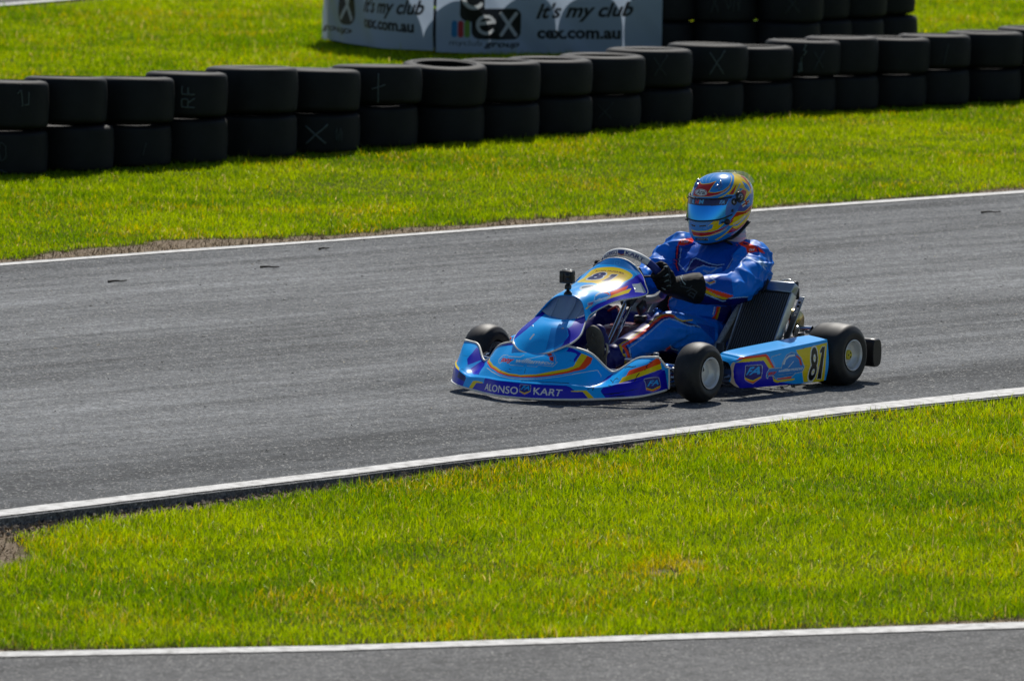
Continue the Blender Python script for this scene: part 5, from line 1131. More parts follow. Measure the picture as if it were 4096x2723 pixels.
VIS = {
 'edge': [(-0.6395,0.507),(-0.29,0.521),(-0.0944,0.5251),(0.0384,0.5271),(0.1642,0.5251),(0.2761,0.5251),(0.3879,0.521),(0.5067,0.521),(0.6325,0.521),(0.7583,0.519),(0.8911,0.515),(1.0798,0.5311),(1.2615,0.5471),(1.4363,0.5291),(1.4852,0.495),(1.4293,0.4589),(1.3384,0.4369),(1.2476,0.4168),(1.1287,0.3968),(1.0169,0.3788),(0.9051,0.3687),(0.8072,0.3587),(0.7513,0.3567),(0.6535,0.3587),(0.5486,0.3607),(0.4578,0.3607),(0.3599,0.3607),(0.2691,0.3607),(0.1573,0.3627),(0.0454,0.3627),(-0.0734,0.3607),(-0.2132,0.3647),(-0.4298,0.3607),(-0.4368,0.3868),(-0.4578,0.4128),(-0.4788,0.4369),(-0.5207,0.4589),(-0.5696,0.483)],
 'strip': [(-0.7583,0.499),(-0.6395,0.507),(-0.29,0.521),(-0.0944,0.5251),(0.0384,0.5271),(0.1642,0.5251),(0.2761,0.5251),(0.3879,0.521),(0.5067,0.521),(0.6325,0.521),(0.7583,0.519),(0.8911,0.515),(0.8422,0.491),(0.7933,0.4689),(0.6954,0.4709),(0.5906,0.4729),(0.4927,0.4729),(0.3949,0.4729),(0.297,0.4749),(0.1922,0.4749),(0.0734,0.4749),(-0.0454,0.4729),(-0.1782,0.4709),(-0.346,0.4669),(-0.7024,0.4509),(-0.7513,0.4729)],
 'arm': [(0.8841,0.507),(1.0798,0.5311),(1.2615,0.5471),(1.4363,0.5291),(1.4852,0.495),(1.4293,0.4589),(1.3384,0.4369),(1.2476,0.4168),(1.1287,0.3968),(1.0169,0.3788),(0.9051,0.3687),(0.8072,0.3587),(0.7723,0.4068),(0.7863,0.4369),(0.8072,0.4649)],
 'hole': [(1.3314,0.513)],
 'small': [(1.0728,0.485)],
 'dot': [(1.0099,0.4148)],
 'clip': [(0.8422,0.3327)],
 'vent': [(0.5137,0.6894)],
 'rhm': [(-0.311,0.483),(0.1153,0.493),(0.1293,0.521),(-0.325,0.511)],
 'fa': [(0.5976,0.483),(0.7513,0.479),(0.7653,0.509),(0.6046,0.513)],
 'topvent': [(-0.8841,0.7054)],
 'trim': [(1.1567,0.2024)],
}
# ------------------------------------------------------------------ go-kart
PAL = dict(LB=(0, 170, 255), MB=(0, 118, 200), MB2=(0, 132, 218), DB=(22, 20, 190), NV=(26, 24, 88), OR=(252, 78, 10), YE=(240, 212, 4), WH=(232, 232, 228),
           BK=(12, 12, 14), RE=(205, 42, 30), GO=(232, 196, 70), CY=(40, 170, 230), BRN=(110, 60, 30), HB=(60, 150, 222), HL=(70, 165, 235), HR=(196, 24, 18), HY=(244, 210, 0),
           GR=(150, 150, 150), GRL=(190, 200, 208), PA=(205, 220, 232), PB=(120, 165, 205), PB2=(110, 170, 235), SH=(28, 30, 130), ED=(226, 204, 176), SC=(14, 16, 22), HN=(44, 74, 170))
def livery(p, key):
    for it in LIV[key]:
        if it[0] == 'p':
            if len(it[2]) > 2: p.poly(it[2], PAL[it[1]])
        else: p.text(it[2], it[3], PAL[it[1]], it[4], it[5], PAL[it[6]] if it[6] else None, it[7])
    return p

M_body = paint_mat('painted_bodywork', 0.28, 0.18, 0.22, scuff=(14, 0.66, 0.55))
M_bodyg = paint_mat('glossy_bodywork', 0.26, 0.25, 0.3, **{'Coat Roughness': 0.10})
M_edge = mat('raw_plastic_edge', (0.78, 0.76, 0.70), 0.45, noise=(12, 0.15))
M_chrome = mat('chromed_tube', (0.62, 0.65, 0.70), 0.16, 1.0, noise=(30, 0.1))
M_alu = mat('brushed_aluminium', (0.50, 0.52, 0.53), 0.38, 1.0, noise=(40, 0.15))
M_steel = mat('dull_steel', (0.30, 0.31, 0.32), 0.45, 1.0, noise=(30, 0.2))
M_blackp = mat('black_plastic', (0.014, 0.014, 0.016), 0.38, noise=(20, 0.2))
M_blackr = mat('black_rubber', (0.012, 0.012, 0.013), 0.6)
M_tyre = mat('slick_tyre', (0.016, 0.016, 0.017), 0.55, noise=(25, 0.3), bump=(180, 0.18, 0.001), spec=0.45)
M_rim = mat('silver_wheel_rim', (0.66, 0.67, 0.68), 0.36, 0.35, noise=(20, 0.08))
M_blue_an = mat('blue_anodised', (0.02, 0.12, 0.5), 0.25, 0.9)
M_fin = mat('radiator_fins', (0.018, 0.020, 0.022), 0.6, 0.2)
M_finl = mat('radiator_tubes', (0.15, 0.155, 0.16), 0.5, 0.5)
M_gold = mat('heat_tinted_metal', (0.45, 0.36, 0.16), 0.22, 1.0, noise=(14, 0.35))
M_tank = mat('tinted_fuel_tank', (0.20, 0.045, 0.06), 0.25, coat=0.4)
M_yel = mat('yellow_plastic', (0.65, 0.55, 0.03), 0.5)
M_red = mat('red_fitting', (0.5, 0.04, 0.02), 0.4)
M_orange = mat('orange_fitting', (0.7, 0.14, 0.02), 0.35)
M_seat = mat('woven_seat_shell', (0.11, 0.115, 0.12), 0.42, noise=(120, 0.3), bump=(260, 0.4, 0.001))
M_seatr = mat('seat_rim', (0.30, 0.32, 0.34), 0.45, noise=(120, 0.3), bump=(260, 0.4, 0.001))
M_grey = mat('grey_airbox_plastic', (0.16, 0.165, 0.175), 0.5, noise=(14, 0.15))
M_hose = mat('clear_hose', (0.6, 0.6, 0.56), 0.2, **{'Transmission Weight': 0.5})
M_scoop = mat('scoop_inner_plastic', (0.33, 0.42, 0.55), 0.55)
M_label = mat('sponsor_sticker', (0.55, 0.57, 0.6), 0.4)

kart = empty('go_kart', (0.965, 40.62, 0), R(234.5))
tag(kart, 'blue racing go-kart numbered 81 with orange and yellow stripes, driven on the track', 'go-kart')

def panel(name, grid, paint, m, thick=0.004, parent=None, flip=False):
    nu, nv = grid.shape[:2]
    Q = grid_quads(nu, nv)
    if flip: Q = Q[:, ::-1]
    me = np_mesh(name, grid.reshape(-1, 3), Q, mats=[m], cols=paint.C)
    o = link(name, me, parent or kart)
    sd = o.modifiers.new('thickness', 'SOLIDIFY'); sd.thickness = thick; sd.offset = -1
    return o
def uvgrid(nu, nv, u0=-1, u1=1):
    A, B = np.meshgrid(np.linspace(u0, u1, nu), np.linspace(0, 1, nv), indexing='ij'); return np.stack([A, B], -1).reshape(-1, 2)

# front bumper
G = bump_grid(760, 200)
fb = panel('front_bumper', G, livery(Paint(uvgrid(760, 200), PAL['LB']), 'bump'), M_body)
mb = MB()
mb.tube(G[::8, 0] + [0, 0, -.001], 0.0050, 6); mb.tube(G[::8, -1], 0.0054, 6); mb.tube(G[0, ::8], 0.0055, 6); mb.tube(G[-1, ::8], 0.0055, 6)
mb.build('edge_trim', M_edge, fb)
# nose fairing: lower cone and upper hood are one piece
Gc, Gh = cone_grid(360, 240), hood_grid(460, 320)
nf = panel('nose_fairing', Gh, livery(Paint(uvgrid(460, 320), PAL['LB']), 'hood'), M_bodyg)
tag(nf, 'number panel with black 81 on yellow')
nc = panel('nose_cone', Gc, livery(Paint(uvgrid(360, 240), PAL['LB']), 'cone'), M_bodyg, parent=nf)
mb = MB()
edge = np.concatenate([Gh[:, -1], Gh[-1, ::-1][1:], Gh[::-1, 0][1:]])
mb.tube(edge[::5], 0.0040, 6)
edge = np.concatenate([Gc[:300, -1][::-1], Gc[0, ::-1][1:], Gc[:300, 0][1:]])
mb.tube(edge[::5], 0.0046, 6)
mb.build('edge_trim', M_edge, nf)
# scoop: pale ribbed duct inside the opening
def scoop_pt(a, b):      # a across -1..1, b 0 front lip .. 1 under the hood edge
    y = a * 0.118; s = np.sqrt(np.clip(1 - a ** 2, 0, 1))
    x = 1.272 - 0.055 * np.sin(b * math.pi * 0.5) * (0.4 + 0.6 * s) - 0.02 * b + 0.012 * a ** 2
    z = 0.338 + (0.372 - 0.338) * a ** 2 + (0.098 * s + 0.004) * b
    return np.stack([x, y, z], -1)
A, B = np.meshgrid(np.linspace(-1, 1, 121), np.linspace(0, 1, 30), indexing='ij')
S = scoop_pt(A, B)
S[..., 0] += 0.006 * np.cos(A * 9.5)
mb = MB(); mb.add(S.reshape(-1, 3), grid_quads(121, 30))
for a in (-0.55, 0.12, 0.62):
    b = np.linspace(0.02, 0.98, 16); P = scoop_pt(np.full(16, a) + 0.06 * np.sin(b * 2) * np.sign(a), b) + [0.007, 0, 0]
    mb.tube(P, 0.0045, 6)
mb.build('air_scoop', M_scoop, nf)
# fasteners
def disc(mb, c, n, r, h=0.004, m=0):
    n = norm(np.asarray(n, float)); t = norm(np.cross(n, [0.3, 0.2, 1])); b2 = np.cross(n, t); Rm = np.stack([t, b2, n], 1)
    mb.lathe([(0.0, h), (r * .45, h), (r * .5, h * .6), (r * .9, h * .7), (r, 0)], c, n=20, rot=Rm, m=m)
def surf_n(Gr, i, j):
    a = Gr[min(i + 2, Gr.shape[0] - 1), j] - Gr[max(i - 2, 0), j]; b = Gr[i, min(j + 2, Gr.shape[1] - 1)] - Gr[i, max(j - 2, 0)]
    n = np.cross(a, b); n = norm(n); return Gr[i, j], n if n[2] > 0 else -n
for Gr, i, j, r in [(Gc, 150, 170, 0.012), (Gc, 150, 62, 0.012), (Gh, 235, 285, 0.012), (Gh, 235, 35, 0.012)]:
    c, n = surf_n(Gr, i, j); mb = MB(); disc(mb, c, n, r); mb.build('fastener', M_alu, nf)

# side pods: the left one is painted, the far one is its mirror image without the number in view
Gp = pod_grid(500, 170)
def pod(mirror):
    g = Gp.copy()
    if mirror: g[..., 1] *= -1
    o = panel('side_pod', g, livery(Paint(uvgrid(500, 170, 0, 1), PAL['LB']), 'pod'), M_body, flip=mirror)
    s = -1 if mirror else 1
    mb = MB()
    for xx in (0.32, 0.68): mb.tube([(xx, s * 0.30, 0.055), (xx, s * 0.52, 0.055), (xx, s * 0.60, 0.10)], 0.010, 8)
    mb.build('pod_bracket', M_steel, o)
    return o
pod(False)
def pod_right():
    g = Gp.copy(); g[..., 1] *= -1
    p = Paint(uvgrid(500, 170, 0, 1), PAL['LB'])
    for it in LIV['pod']:
        if it[0] == 'p' and len(it[2]) > 2: p.poly(it[2], PAL[it[1]])
    o = panel('side_pod', g, p, M_body, flip=True)
    mb = MB()
    mb.tube(g[::8, 0], 0.003, 6); mb.build('edge_trim', M_edge, o)
pod_right()

# wheels
def wheel_prof(ro, w, rb, crown=0.006):
    h = w / 2
    P = [(rb, -h + .004), (rb + .012, -h - .002), (rb + (ro - rb) * .45, -h - .006), (ro - .020, -h + .004), (ro - .009, -h + .013), (ro - .003, -h + .028), (ro, -h * .35), (ro + crown * .3, 0)]
    P = np.array(P + [(r, -z) for r, z in P[-2::-1]]); return [tuple(p) for p in curve(P, 44)]
def wheel(loc, ro, w, rb, side, hub_yellow=False):
    """axis along y; side=+1 shows its outer face to +y"""
    mb = MB(); mb.lathe(wheel_prof(ro, w, rb), axis='y', n=72)
    t = mb.build('wheel', M_tyre, kart)
    t.location = loc
    h = w / 2; s = side
    mb = MB()
    rp = [(rb + .001, s * (h - .001)), (rb + .004, s * (h + .003)), (rb + .001, s * (h + .004)), (rb - .006, s * (h - .004)), (rb - .010, s * (h - .022)), (rb - .016, s * (h - .030)), (.040, s * (h - .034)), (.034, s * (h - .030)), (.0, s * (h - .030))]
    mb.lathe(rp, axis='y', n=56)
    mb.lathe([(rb, -h), (rb - .008, -h + .004), (rb - .012, 0), (rb - .008, h - .004)], axis='y', n=48)
    if not hub_yellow:
        mb.box((0.030, s * (h - .026), 0.028), (0.026, .008, 0.046), rot=rot_y(0.3), bevel=.002, m=1)
        mb.box((0.030, s * (h - .0235), 0.032), (0.010, .004, 0.020), rot=rot_y(0.3), m=0)
    disc(mb, (0.02, s * (h - .030), -0.035), (0, s, 0), 0.006, .003)
    mb.build('rim', [M_rim, M_blackp], t, auto=40)
    mb = MB()
    if hub_yellow:
        mb.lathe([(.0, s * (h - .018)), (.018, s * (h - .018)), (.022, s * (h - .022)), (.022, s * (h - .03))], axis='y', n=24)
        for k in range(3):
            a = k * 2.094; disc(mb, (.011 * math.cos(a), s * (h - .018), .011 * math.sin(a)), (0, s, 0), .004, .002, 1)
        mb.build('hub', [M_yel, M_blackp], t)
    else:
        mb.lathe([(.0, -s * .04), (.03, -s * .04), (.03, -s * (h + .02)), (.0, -s * (h + .02))], axis='y', n=24); mb.build('hub', M_blue_an, t)
    return t
wheel((1.05, .573, .131), .131, .122, .066, 1); wheel((1.05, -.573, .131), .131, .122, .066, -1)
wheel((0, .598, .138), .138, .188, .066, 1, True); wheel((0, -.598, .138), .138, .188, .066, -1, True)

# frame, floor, axles, steering links
mb = MB(); r = .015
rail = lambda s: curve([(1.30, s * .20, .055), (1.22, s * .30, .045), (1.05, s * .33, .045), (.80, s * .30, .045), (.40, s * .32, .045), (.05, s * .32, .05), (-.12, s * .30, .06)], 40)
for s in (1, -1): mb.tube(rail(s), r, 10)
for x in (1.28, .98, .62, .20, -.10): mb.tube([(x, -.30, .046), (x, .30, .046)], .0135, 10)
mb.tube(curve([(1.14, -.50, .145), (1.28, -.42, .14), (1.34, -.2, .135), (1.34, .2, .135), (1.28, .42, .14), (1.12, .47, .142)], 50), .010, 10)
mb.tube(curve([(1.25, -.3, .055), (1.42, -.26, .05), (1.46, 0, .05), (1.42, .26, .05), (1.25, .3, .055)], 40), .010, 10)
mb.build('frame', M_chrome, kart)
mb = MB(); mb.box((.95, 0, .028), (.70, .54, .004)); mb.build('floor_pan', M_alu, kart)
mb = MB(); mb.tube([(0, -.60, .138), (0, .60, .138)], .02, 14)
for y in (-.3, .28, .34): mb.lathe([(.02, -.02), (.055, -.02), (.055, .02), (.02, .02)], (0, y, .138), 'y', 20)
mb.lathe([(.02, -.004), (.10, -.004), (.10, .004), (.02, .004)], (0, .24, .138), 'y', 40)
mb.build('rear_axle', M_steel, kart)
for s in (1, -1):
    mb = MB()
    mb.tube([(1.05, s * .33, .13), (1.05, s * .53, .131)], .0125, 10); mb.tube([(1.05, s * .345, .07), (1.05, s * .345, .20)], .012, 10)
    mb.lathe([(.0, .03), (.022, .03), (.022, -.03), (.0, -.03)], (1.05, s * .40, .131), 'y', 20, m=1)
    mb.tube([(1.05, s * .36, .13), (.96, s * .38, .13)], .009, 8)
    mb.build('stub_axle', [M_steel, M_blue_an], kart)
    mb = MB(); mb.tube([(1.09, s * .03, .185), (1.13, s * .06, .185), (1.155, s * .12, .178), (.97, s * .40, .140)], [.006, .009, .009, .006], 10); mb.build('tie_rod', M_chrome, kart)
mb = MB()
mb.tube([(.81, .02, .425), (.845, .03, .375), (.98, .03, .20), (1.09, .03, .12)], .011, 12); 
mb.tube([(.835, .055, .37), (.97, .055, .20), (1.07, .055, .06)], .007, 10)
mb.tube([(.72, -.008, .487), (.81, .02, .425)], .010, 10)
mb.build('steering_column', M_chrome, kart)
mb = MB(); mb.box((.80, .03, .405), (.10, .055, .030), rot_y(R(35)), .006); mb.box((.755, .06, .36), (.06, .02, .05), rot_y(R(30)), .005); mb.tube([(.70, .10, .34), (.715, .125, .34)], .018, 14, m=1)
mb.build('column_bracket', [M_blackp, M_blue_an], kart)
# brake pedal (left) and throttle pedal
for s in (1, -1):
    mb = MB(); y = .165 * s
    mb.tube([(1.225, y, .05), (1.235, y, .15), (1.235, y, .19)], .008, 8)
    P = curve([(1.236, y + .03, .175), (1.238, y + .045, .20), (1.236, y + .046, .235), (1.240, y + .03, .247), (1.242, y + .005, .243)], 20); mb.tube(P, .0055, 8)
    P = curve([(1.236, y + .03, .175), (1.236, y + .012, .20), (1.238, y + .01, .24), (1.242, y + .005, .243)], 20); mb.tube(P, .0055, 8)
    mb.tube([(1.242, y - .06, .225), (1.242, y + .015, .228)], .011, 10, m=1)
    disc(mb, (1.246, y + .012, .226), (1, .5, 0), .012, .004, 2)
    mb.box((1.225, y + .03, .165), (.006, .012, .06), None, .002); mb.box((1.225, y + .015, .165), (.006, .010, .06), None, .002)
    mb.build('pedal', [mat('pedal_metal', (.36, .33, .27), .4, .9), M_blackr, M_blue_an], kart)
# fuel tank
def shell(mb, c, size, n=4, m=0, k=28):
    a, b = np.meshgrid(np.linspace(-math.pi, math.pi, k * 2), np.linspace(-math.pi / 2, math.pi / 2, k), indexing='ij')
    f = lambda v: np.sign(v) * np.abs(v) ** (2 / n)
    V = np.stack([f(np.cos(b)) * f(np.cos(a)) * size[0] / 2, f(np.cos(b)) * f(np.sin(a)) * size[1] / 2, f(np.sin(b)) * size[2] / 2], -1) + np.asarray(c)
    mb.add(V.reshape(-1, 3), grid_quads(k * 2, k), m=m)
mb = MB(); shell(mb, (.80, -.005, .16), (.24, .20, .26)); tk = mb.build('fuel_tank', M_tank, kart)
mb = MB(); mb.lathe([(.0, .034), (.028, .034), (.031, .03), (.031, 0), (.0, 0)], (.72, .03, .285), n=28); mb.lathe([(.0, .0005), (.026, .0005)], (.72, .03, .3195), n=28, m=1); mb.build('tank_cap', [M_blackp, M_label], tk)
mb = MB(); mb.tube([(.845, .01, .285), (.845, .01, .315)], .011, 10); mb.tube(curve([(.845, .01, .315), (.845, .0, .345), (.80, -.05, .36), (.7, -.2, .3)], 20), .006, 8, m=1); mb.build('fuel_hose', [M_alu, M_red], tk)

# steering wheel
SWC = np.array([.715, -.01, .487]); u1 = norm(np.array([.62, 0, .785])); u2 = np.array([0, 1., 0]); n3 = np.cross(u2, u1)
def sw(a, rad, off=0.0): return SWC + rad * (math.cos(a) * u1 + math.sin(a) * u2) + n3 * off
NA, NB = 720, 40
aa = np.linspace(0, 2 * math.pi, NA, endpoint=False)
rad = .152 - .018 * np.clip(-np.cos(aa), 0, 1) ** 3
bb = np.linspace(0, 2 * math.pi, NB, endpoint=False)
cen = SWC + rad[:, None] * (np.cos(aa)[:, None] * u1 + np.sin(aa)[:, None] * u2)
rdir = np.cos(aa)[:, None] * u1 + np.sin(aa)[:, None] * u2
Vw = cen[:, None] + .0175 * (np.cos(bb)[None, :, None] * rdir[:, None] - np.sin(bb)[None, :, None] * n3)
az = (aa + math.pi) % (2 * math.pi) - math.pi
pA = np.stack(np.broadcast_arrays(az[:, None], ((bb + math.pi) % (2 * math.pi) - math.pi)[None, :]), -1).reshape(-1, 2)
p = Paint(pA, (30, 52, 130))
gw = (150, 154, 158)
p.poly([(-.80, -4), (.86, -4), (.86, 4), (-.80, 4)], (214, 216, 218)); p.poly([(-4, -4), (-2.3, -4), (-2.3, 4), (-4, 4)], gw); p.poly([(2.3, -4), (4, -4), (4, 4), (2.3, 4)], gw)
p.text('ALONSO', [(-.72, -1.30), (-.13, -1.30), (-.13, -.35), (-.72, -.35)], (30, 40, 120), .03); p.text('KART', [(.15, -1.30), (.72, -1.30), (.72, -.35), (.15, -.35)], (30, 40, 120), .03)
p.poly([(-.10, -.2), (.11, -.2), (.11, -1.35), (0, -1.65), (-.10, -1.35)], (30, 60, 140)); p.poly([(-.10, -1.2), (0, -1.5), (.11, -1.2), (.11, -1.45), (0, -1.8), (-.10, -1.45)], (215, 120, 20))
me = np_mesh('steering_wheel', Vw.reshape(-1, 3), grid_quads(NA, NB, True, True), mats=[paint_mat('wheel_suede', .55, 0, .4, bump=(220, .35, .001))], cols=p.C)
stw = link('steering_wheel', me, kart)
mb = MB()
for a in (1.45, -1.45, math.pi): mb.tube([sw(a, .02, .0), sw(a, .085, -.004), sw(a, .148, 0)], [.018, .014, .012], 8, flat=.35)
mb.box(SWC + n3 * .005, (.018, .10, .09), np.stack([n3, u2, u1], 1), .006)
mb.box(SWC + n3 * .02 + u1 * .05, (.02, .14, .06), np.stack([n3, u2, u1], 1), .006)
mb.build('spokes', M_blackp, stw)

# seat
SEAT_C = curve([(.56, 0, .085), (.42, 0, .050), (.28, 0, .045), (.15, 0, .055), (.055, 0, .12), (.0, 0, .25), (-.055, 0, .39), (-.078, 0, .465)], 80)      # down the middle
SEAT_R = curve([(.555, .185, .095), (.47, .205, .130), (.405, .212, .180), (.335, .215, .246), (.25, .215, .325), (.16, .210, .375), (.04, .190, .425), (-.07, .120, .468)], 80)    # along the rim
def seat_pt(a, b):    # a -1..1 across, b 0..1 from the front lip up to the top of the back
    a, b = np.broadcast_arrays(np.asarray(a, float), np.asarray(b, float))
    k = np.clip(b, 0, 1) * 79; i = np.clip(np.floor(k).astype(int), 0, 78); f = (k - i)[..., None]
    C_ = SEAT_C[i] * (1 - f) + SEAT_C[i + 1] * f; R_ = SEAT_R[i] * (1 - f) + SEAT_R[i + 1] * f
    t = np.abs(a)[..., None]; wy = np.clip(t / .66, 0, 1) ** .85; wz = np.clip((t - .50) / .50, 0, 1) ** 1.25
    P = C_ * (1 - wz) + R_ * wz; P = P.copy(); P[..., 1] = (R_[..., 1:2] * wy * (1 + .03 * wz))[..., 0] * np.sign(a) + .008
    return P
A, B = np.meshgrid(np.linspace(-1, 1, 81), np.linspace(0, 1, 81), indexing='ij')
me = np_mesh('seat', seat_pt(A, B).reshape(-1, 3), grid_quads(81, 81), mats=[M_seat]); so_ = link('seat', me, kart)
md = so_.modifiers.new('thickness', 'SOLIDIFY'); md.thickness = .007; md.offset = 0
mb = MB()
for e in (1, -1): mb.tube(seat_pt(np.full(60, float(e)), np.linspace(0, 1, 60)), .013, 8)
mb.tube(seat_pt(np.linspace(-1, 1, 40), np.ones(40)), .009, 8)
mb.build('seat_edge', M_seatr, so_)
mb = MB()
for c in [(.17, .228, .29), (.30, .230, .17)]:
    mb.lathe([(.0, .014), (.022, .014), (.024, .006), (.034, .004), (.034, 0)], c, 'y', 24)
mb.tube([(.16, .25, .30), (.10, .33, .16), (.05, .33, .07)], .009, 8, m=1)
mb.build('seat_stay', [M_blue_an, M_chrome], so_)

# radiator on the left
RT = np.array([.195, .372, .405]); rl = norm(np.array([.335 - .195, 0, .175 - .40])); ry_ = np.array([0, 1., 0]); rn = np.cross(ry_, rl); rn = -rn if rn[0] < 0 else rn
RM = np.stack([rn, ry_, -rl], 1)
def rad_p(n, y, d): return RT + rn * n + ry_ * y + rl * d
Wr, Lr = .232, .40
mb = MB(); mb.box(rad_p(0, 0, Lr / 2), (.030, Wr - .012, Lr), RM)
for k in range(18):
    y = -Wr / 2 + .012 + k * (Wr - .024) / 17
    mb.box(rad_p(.016, y, Lr / 2), (.010, .0042, Lr - .004), RM, m=1)
rd = mb.build('radiator', [M_fin, M_finl], kart, smooth=False)
mb = MB(); mb.box(rad_p(0, .0, -.030), (.050, Wr + .012, .052), RM, .007)
mb.tube([rad_p(.026, -.05, -.006), rad_p(.026, Wr / 2, -.006)], .0032, 8); M_rt = mat('tank_aluminium', (.34, .38, .44), .3, .9, noise=(10, .15))
mb.build('radiator_tank', M_rt, rd)
mb = MB(); mb.box(rad_p(0, 0, Lr + .02), (.05, Wr + .012, .045), RM, .006); mb.build('radiator_tank', M_rt, rd)
for s in (1, -1):
    mb = MB(); mb.box(rad_p(-.004, s * (Wr / 2 + .001), Lr / 2 - .003), (.046, .010, Lr + .01), RM, .002); mb.build('radiator_frame', M_alu, rd)
mb = MB(); c = rad_p(-.05, .085, -.04); mb.lathe([(.0, .05), (.016, .05), (.019, .044), (.019, .02), (.023, .018), (.023, -.03), (.0, -.03)], c, n=24); mb.build('radiator_cap', M_blackp, rd)
mb = MB(); mb.tube(curve([c + [0, 0, .04], c + [.0, -.03, .055], c + [.01, -.065, .045], c + [.02, -.08, .005], c + [.02, -.08, -.03]], 24), .004, 8); mb.build('overflow_hose', M_hose, rd)
mb = MB()
for y in (-.02, .0): mb.tube([rad_p(.028, y - .02, -.058), rad_p(.030, y - .02, -.005), rad_p(.028, y - .025, .012)], .004, 6)
mb.build('cable_tie', M_blackr, rd)
mb = MB(); a, b2 = np.array([.075, .455, .375]), np.array([.20, .45, .17]); dd_ = norm(b2 - a)
mb.box((a + b2) / 2, (.006, .030, np.linalg.norm(b2 - a) + .03), np.stack([np.cross([0, 1, 0], dd_), [0, 1, 0], dd_], 1), .002)
for t_ in (.06, .14): disc(mb, a + (b2 - a) * t_ + [.004, .0, .002], (1, 0, .5), .007, .002, 1)
mb.tube([(.10, .40, .28), (.16, .42, .10)], .008, 8); mb.tube([(.06, .43, .25), (-.02, .36, .16)], .009, 8)
mb.build('radiator_strut', [M_alu, M_blackp], rd)

# engine on the far side, exhaust and silencer at the back
mb = MB()
mb.box((.10, -.36, .15), (.20, .17, .20), None, .02)
for k in range(7): mb.box((.11, -.36, .175 + k * .012), (.18, .17, .005), None, .001)
mb.lathe([(.0, .012), (.05, .012), (.055, 0), (.055, -.10), (.0, -.10)], (.12, -.36, .27), n=28)
mb.tube([(.05, -.34, .12), (.05, -.22, .12)], .05, 20)
en = mb.build('engine', mat('cast_engine_metal', (.07, .07, .075), .4, .7, noise=(24, .3)), kart, auto=40)
mb = MB(); mb.lathe([(.0, .07), (.06, .07), (.066, .062), (.066, .0), (.060, -.004), (.060, -.02), (.066, -.024), (.066, -.07), (.0, -.07)], (.19, -.31, .275), n=32); mb.box((.15, -.32, .20), (.10, .09, .03), None, .006, 1)
mb.build('airbox', [M_grey, M_blackp], kart)
mb = MB()
mb.tube(curve([(.02, -.34, .15), (-.06, -.32, .22), (-.12, -.1, .25), (-.14, .10, .25), (-.15, .24, .245)], 50), np.interp(np.linspace(0, 1, 50), [0, .3, .6, .8, 1], [.022, .03, .05, .05, .03]), 20)
ex = mb.build('exhaust', M_gold, kart)
mb = MB(); mb.lathe([(.0, -.055), (.040, -.055), (.052, -.04), (.055, -.01), (.055, .05), (.045, .07), (.0, .07)], (-.13, .24, .255), 'y', 30); mb.build('silencer', M_gold, ex)
mb = MB(); mb.tube([(-.14, .28, .215), (-.16, .335, .215), (-.165, .36, .215)], .019, 16, cap=False); mb.lathe([(.0, -.02), (.018, -.02)], (-.163, .35, .215), 'y', 16, m=1); mb.build('tail_pipe', [M_chrome, M_blackr], ex)
mb = MB(); mb.tube([(.02, .36, .30), (-.02, .36, .20)], .006, 8); mb.box((.0, .40, .19), (.05, .03, .06), None, .006); mb.tube([(.04, .33, .33), (.03, .36, .26)], .009, 8, m=1); mb.build('ignition_coil', [M_blackp, M_orange], kart)
# brake caliper and hoses behind the left front wheel
mb = MB(); mb.box((.72, .36, .10), (.05, .06, .09), None, .01); mb.tube(curve([(.70, .38, .12), (.64, .40, .15), (.5, .36, .10)], 30), .007, 10, m=1); mb.tube([(.66, .42, .03), (.66, .42, .22)], .018, 12)
mb.tube([(.62, .44, .045), (.90, .44, .045)], .009, 10, m=2)
mb.build('brake_caliper', [M_blackp, M_blackr, M_chrome], kart)
# rear bumper
mb = MB()
sec = curve([(-.235, .066), (-.262, .075), (-.272, .13), (-.262, .185), (-.235, .194), (-.205, .185), (-.198, .13), (-.205, .075)], 40, True)
yy = np.concatenate([[-.668], np.linspace(-.66, .66, 60), [.668]]); 
V = np.stack([np.stack([sec[:, 0] - .0 * y, np.full(40, y), sec[:, 1]], 1) for y in yy])
V[0] = V[0].mean(0) + (V[0] - V[0].mean(0)) * .90; V[-1] = V[-1].mean(0) + (V[-1] - V[-1].mean(0)) * .90
mid = np.abs(yy) < .44; V[mid, :, 2] = .13 + (V[mid, :, 2] - .13) * .72
mb.add(V.reshape(-1, 3), grid_quads(len(yy), 40, False, True))
for e in (0, -1):
    c0 = mb.n; k = 0 if e == 0 else (len(yy) - 1) * 40
    P = V[e]; mb.add(np.concatenate([P, [P.mean(0)]]), None, [[j, (j + 1) % 40, 40] for j in range(40)])
for y in (-.25, .25): mb.tube([(-.1, y, .06), (-.22, y, .11)], .012, 8, m=1)
mb.build('rear_bumper', [M_blackp, M_chrome], kart)
# aerial wire from the fairing
mb = MB(); mb.tube(curve([(.90, -.09, .553), (.96, -.105, .546), (1.02, -.12, .540), (1.085, -.13, .536)], 20), .0012, 5); mb.build('aerial_wire', M_blackr, kart)

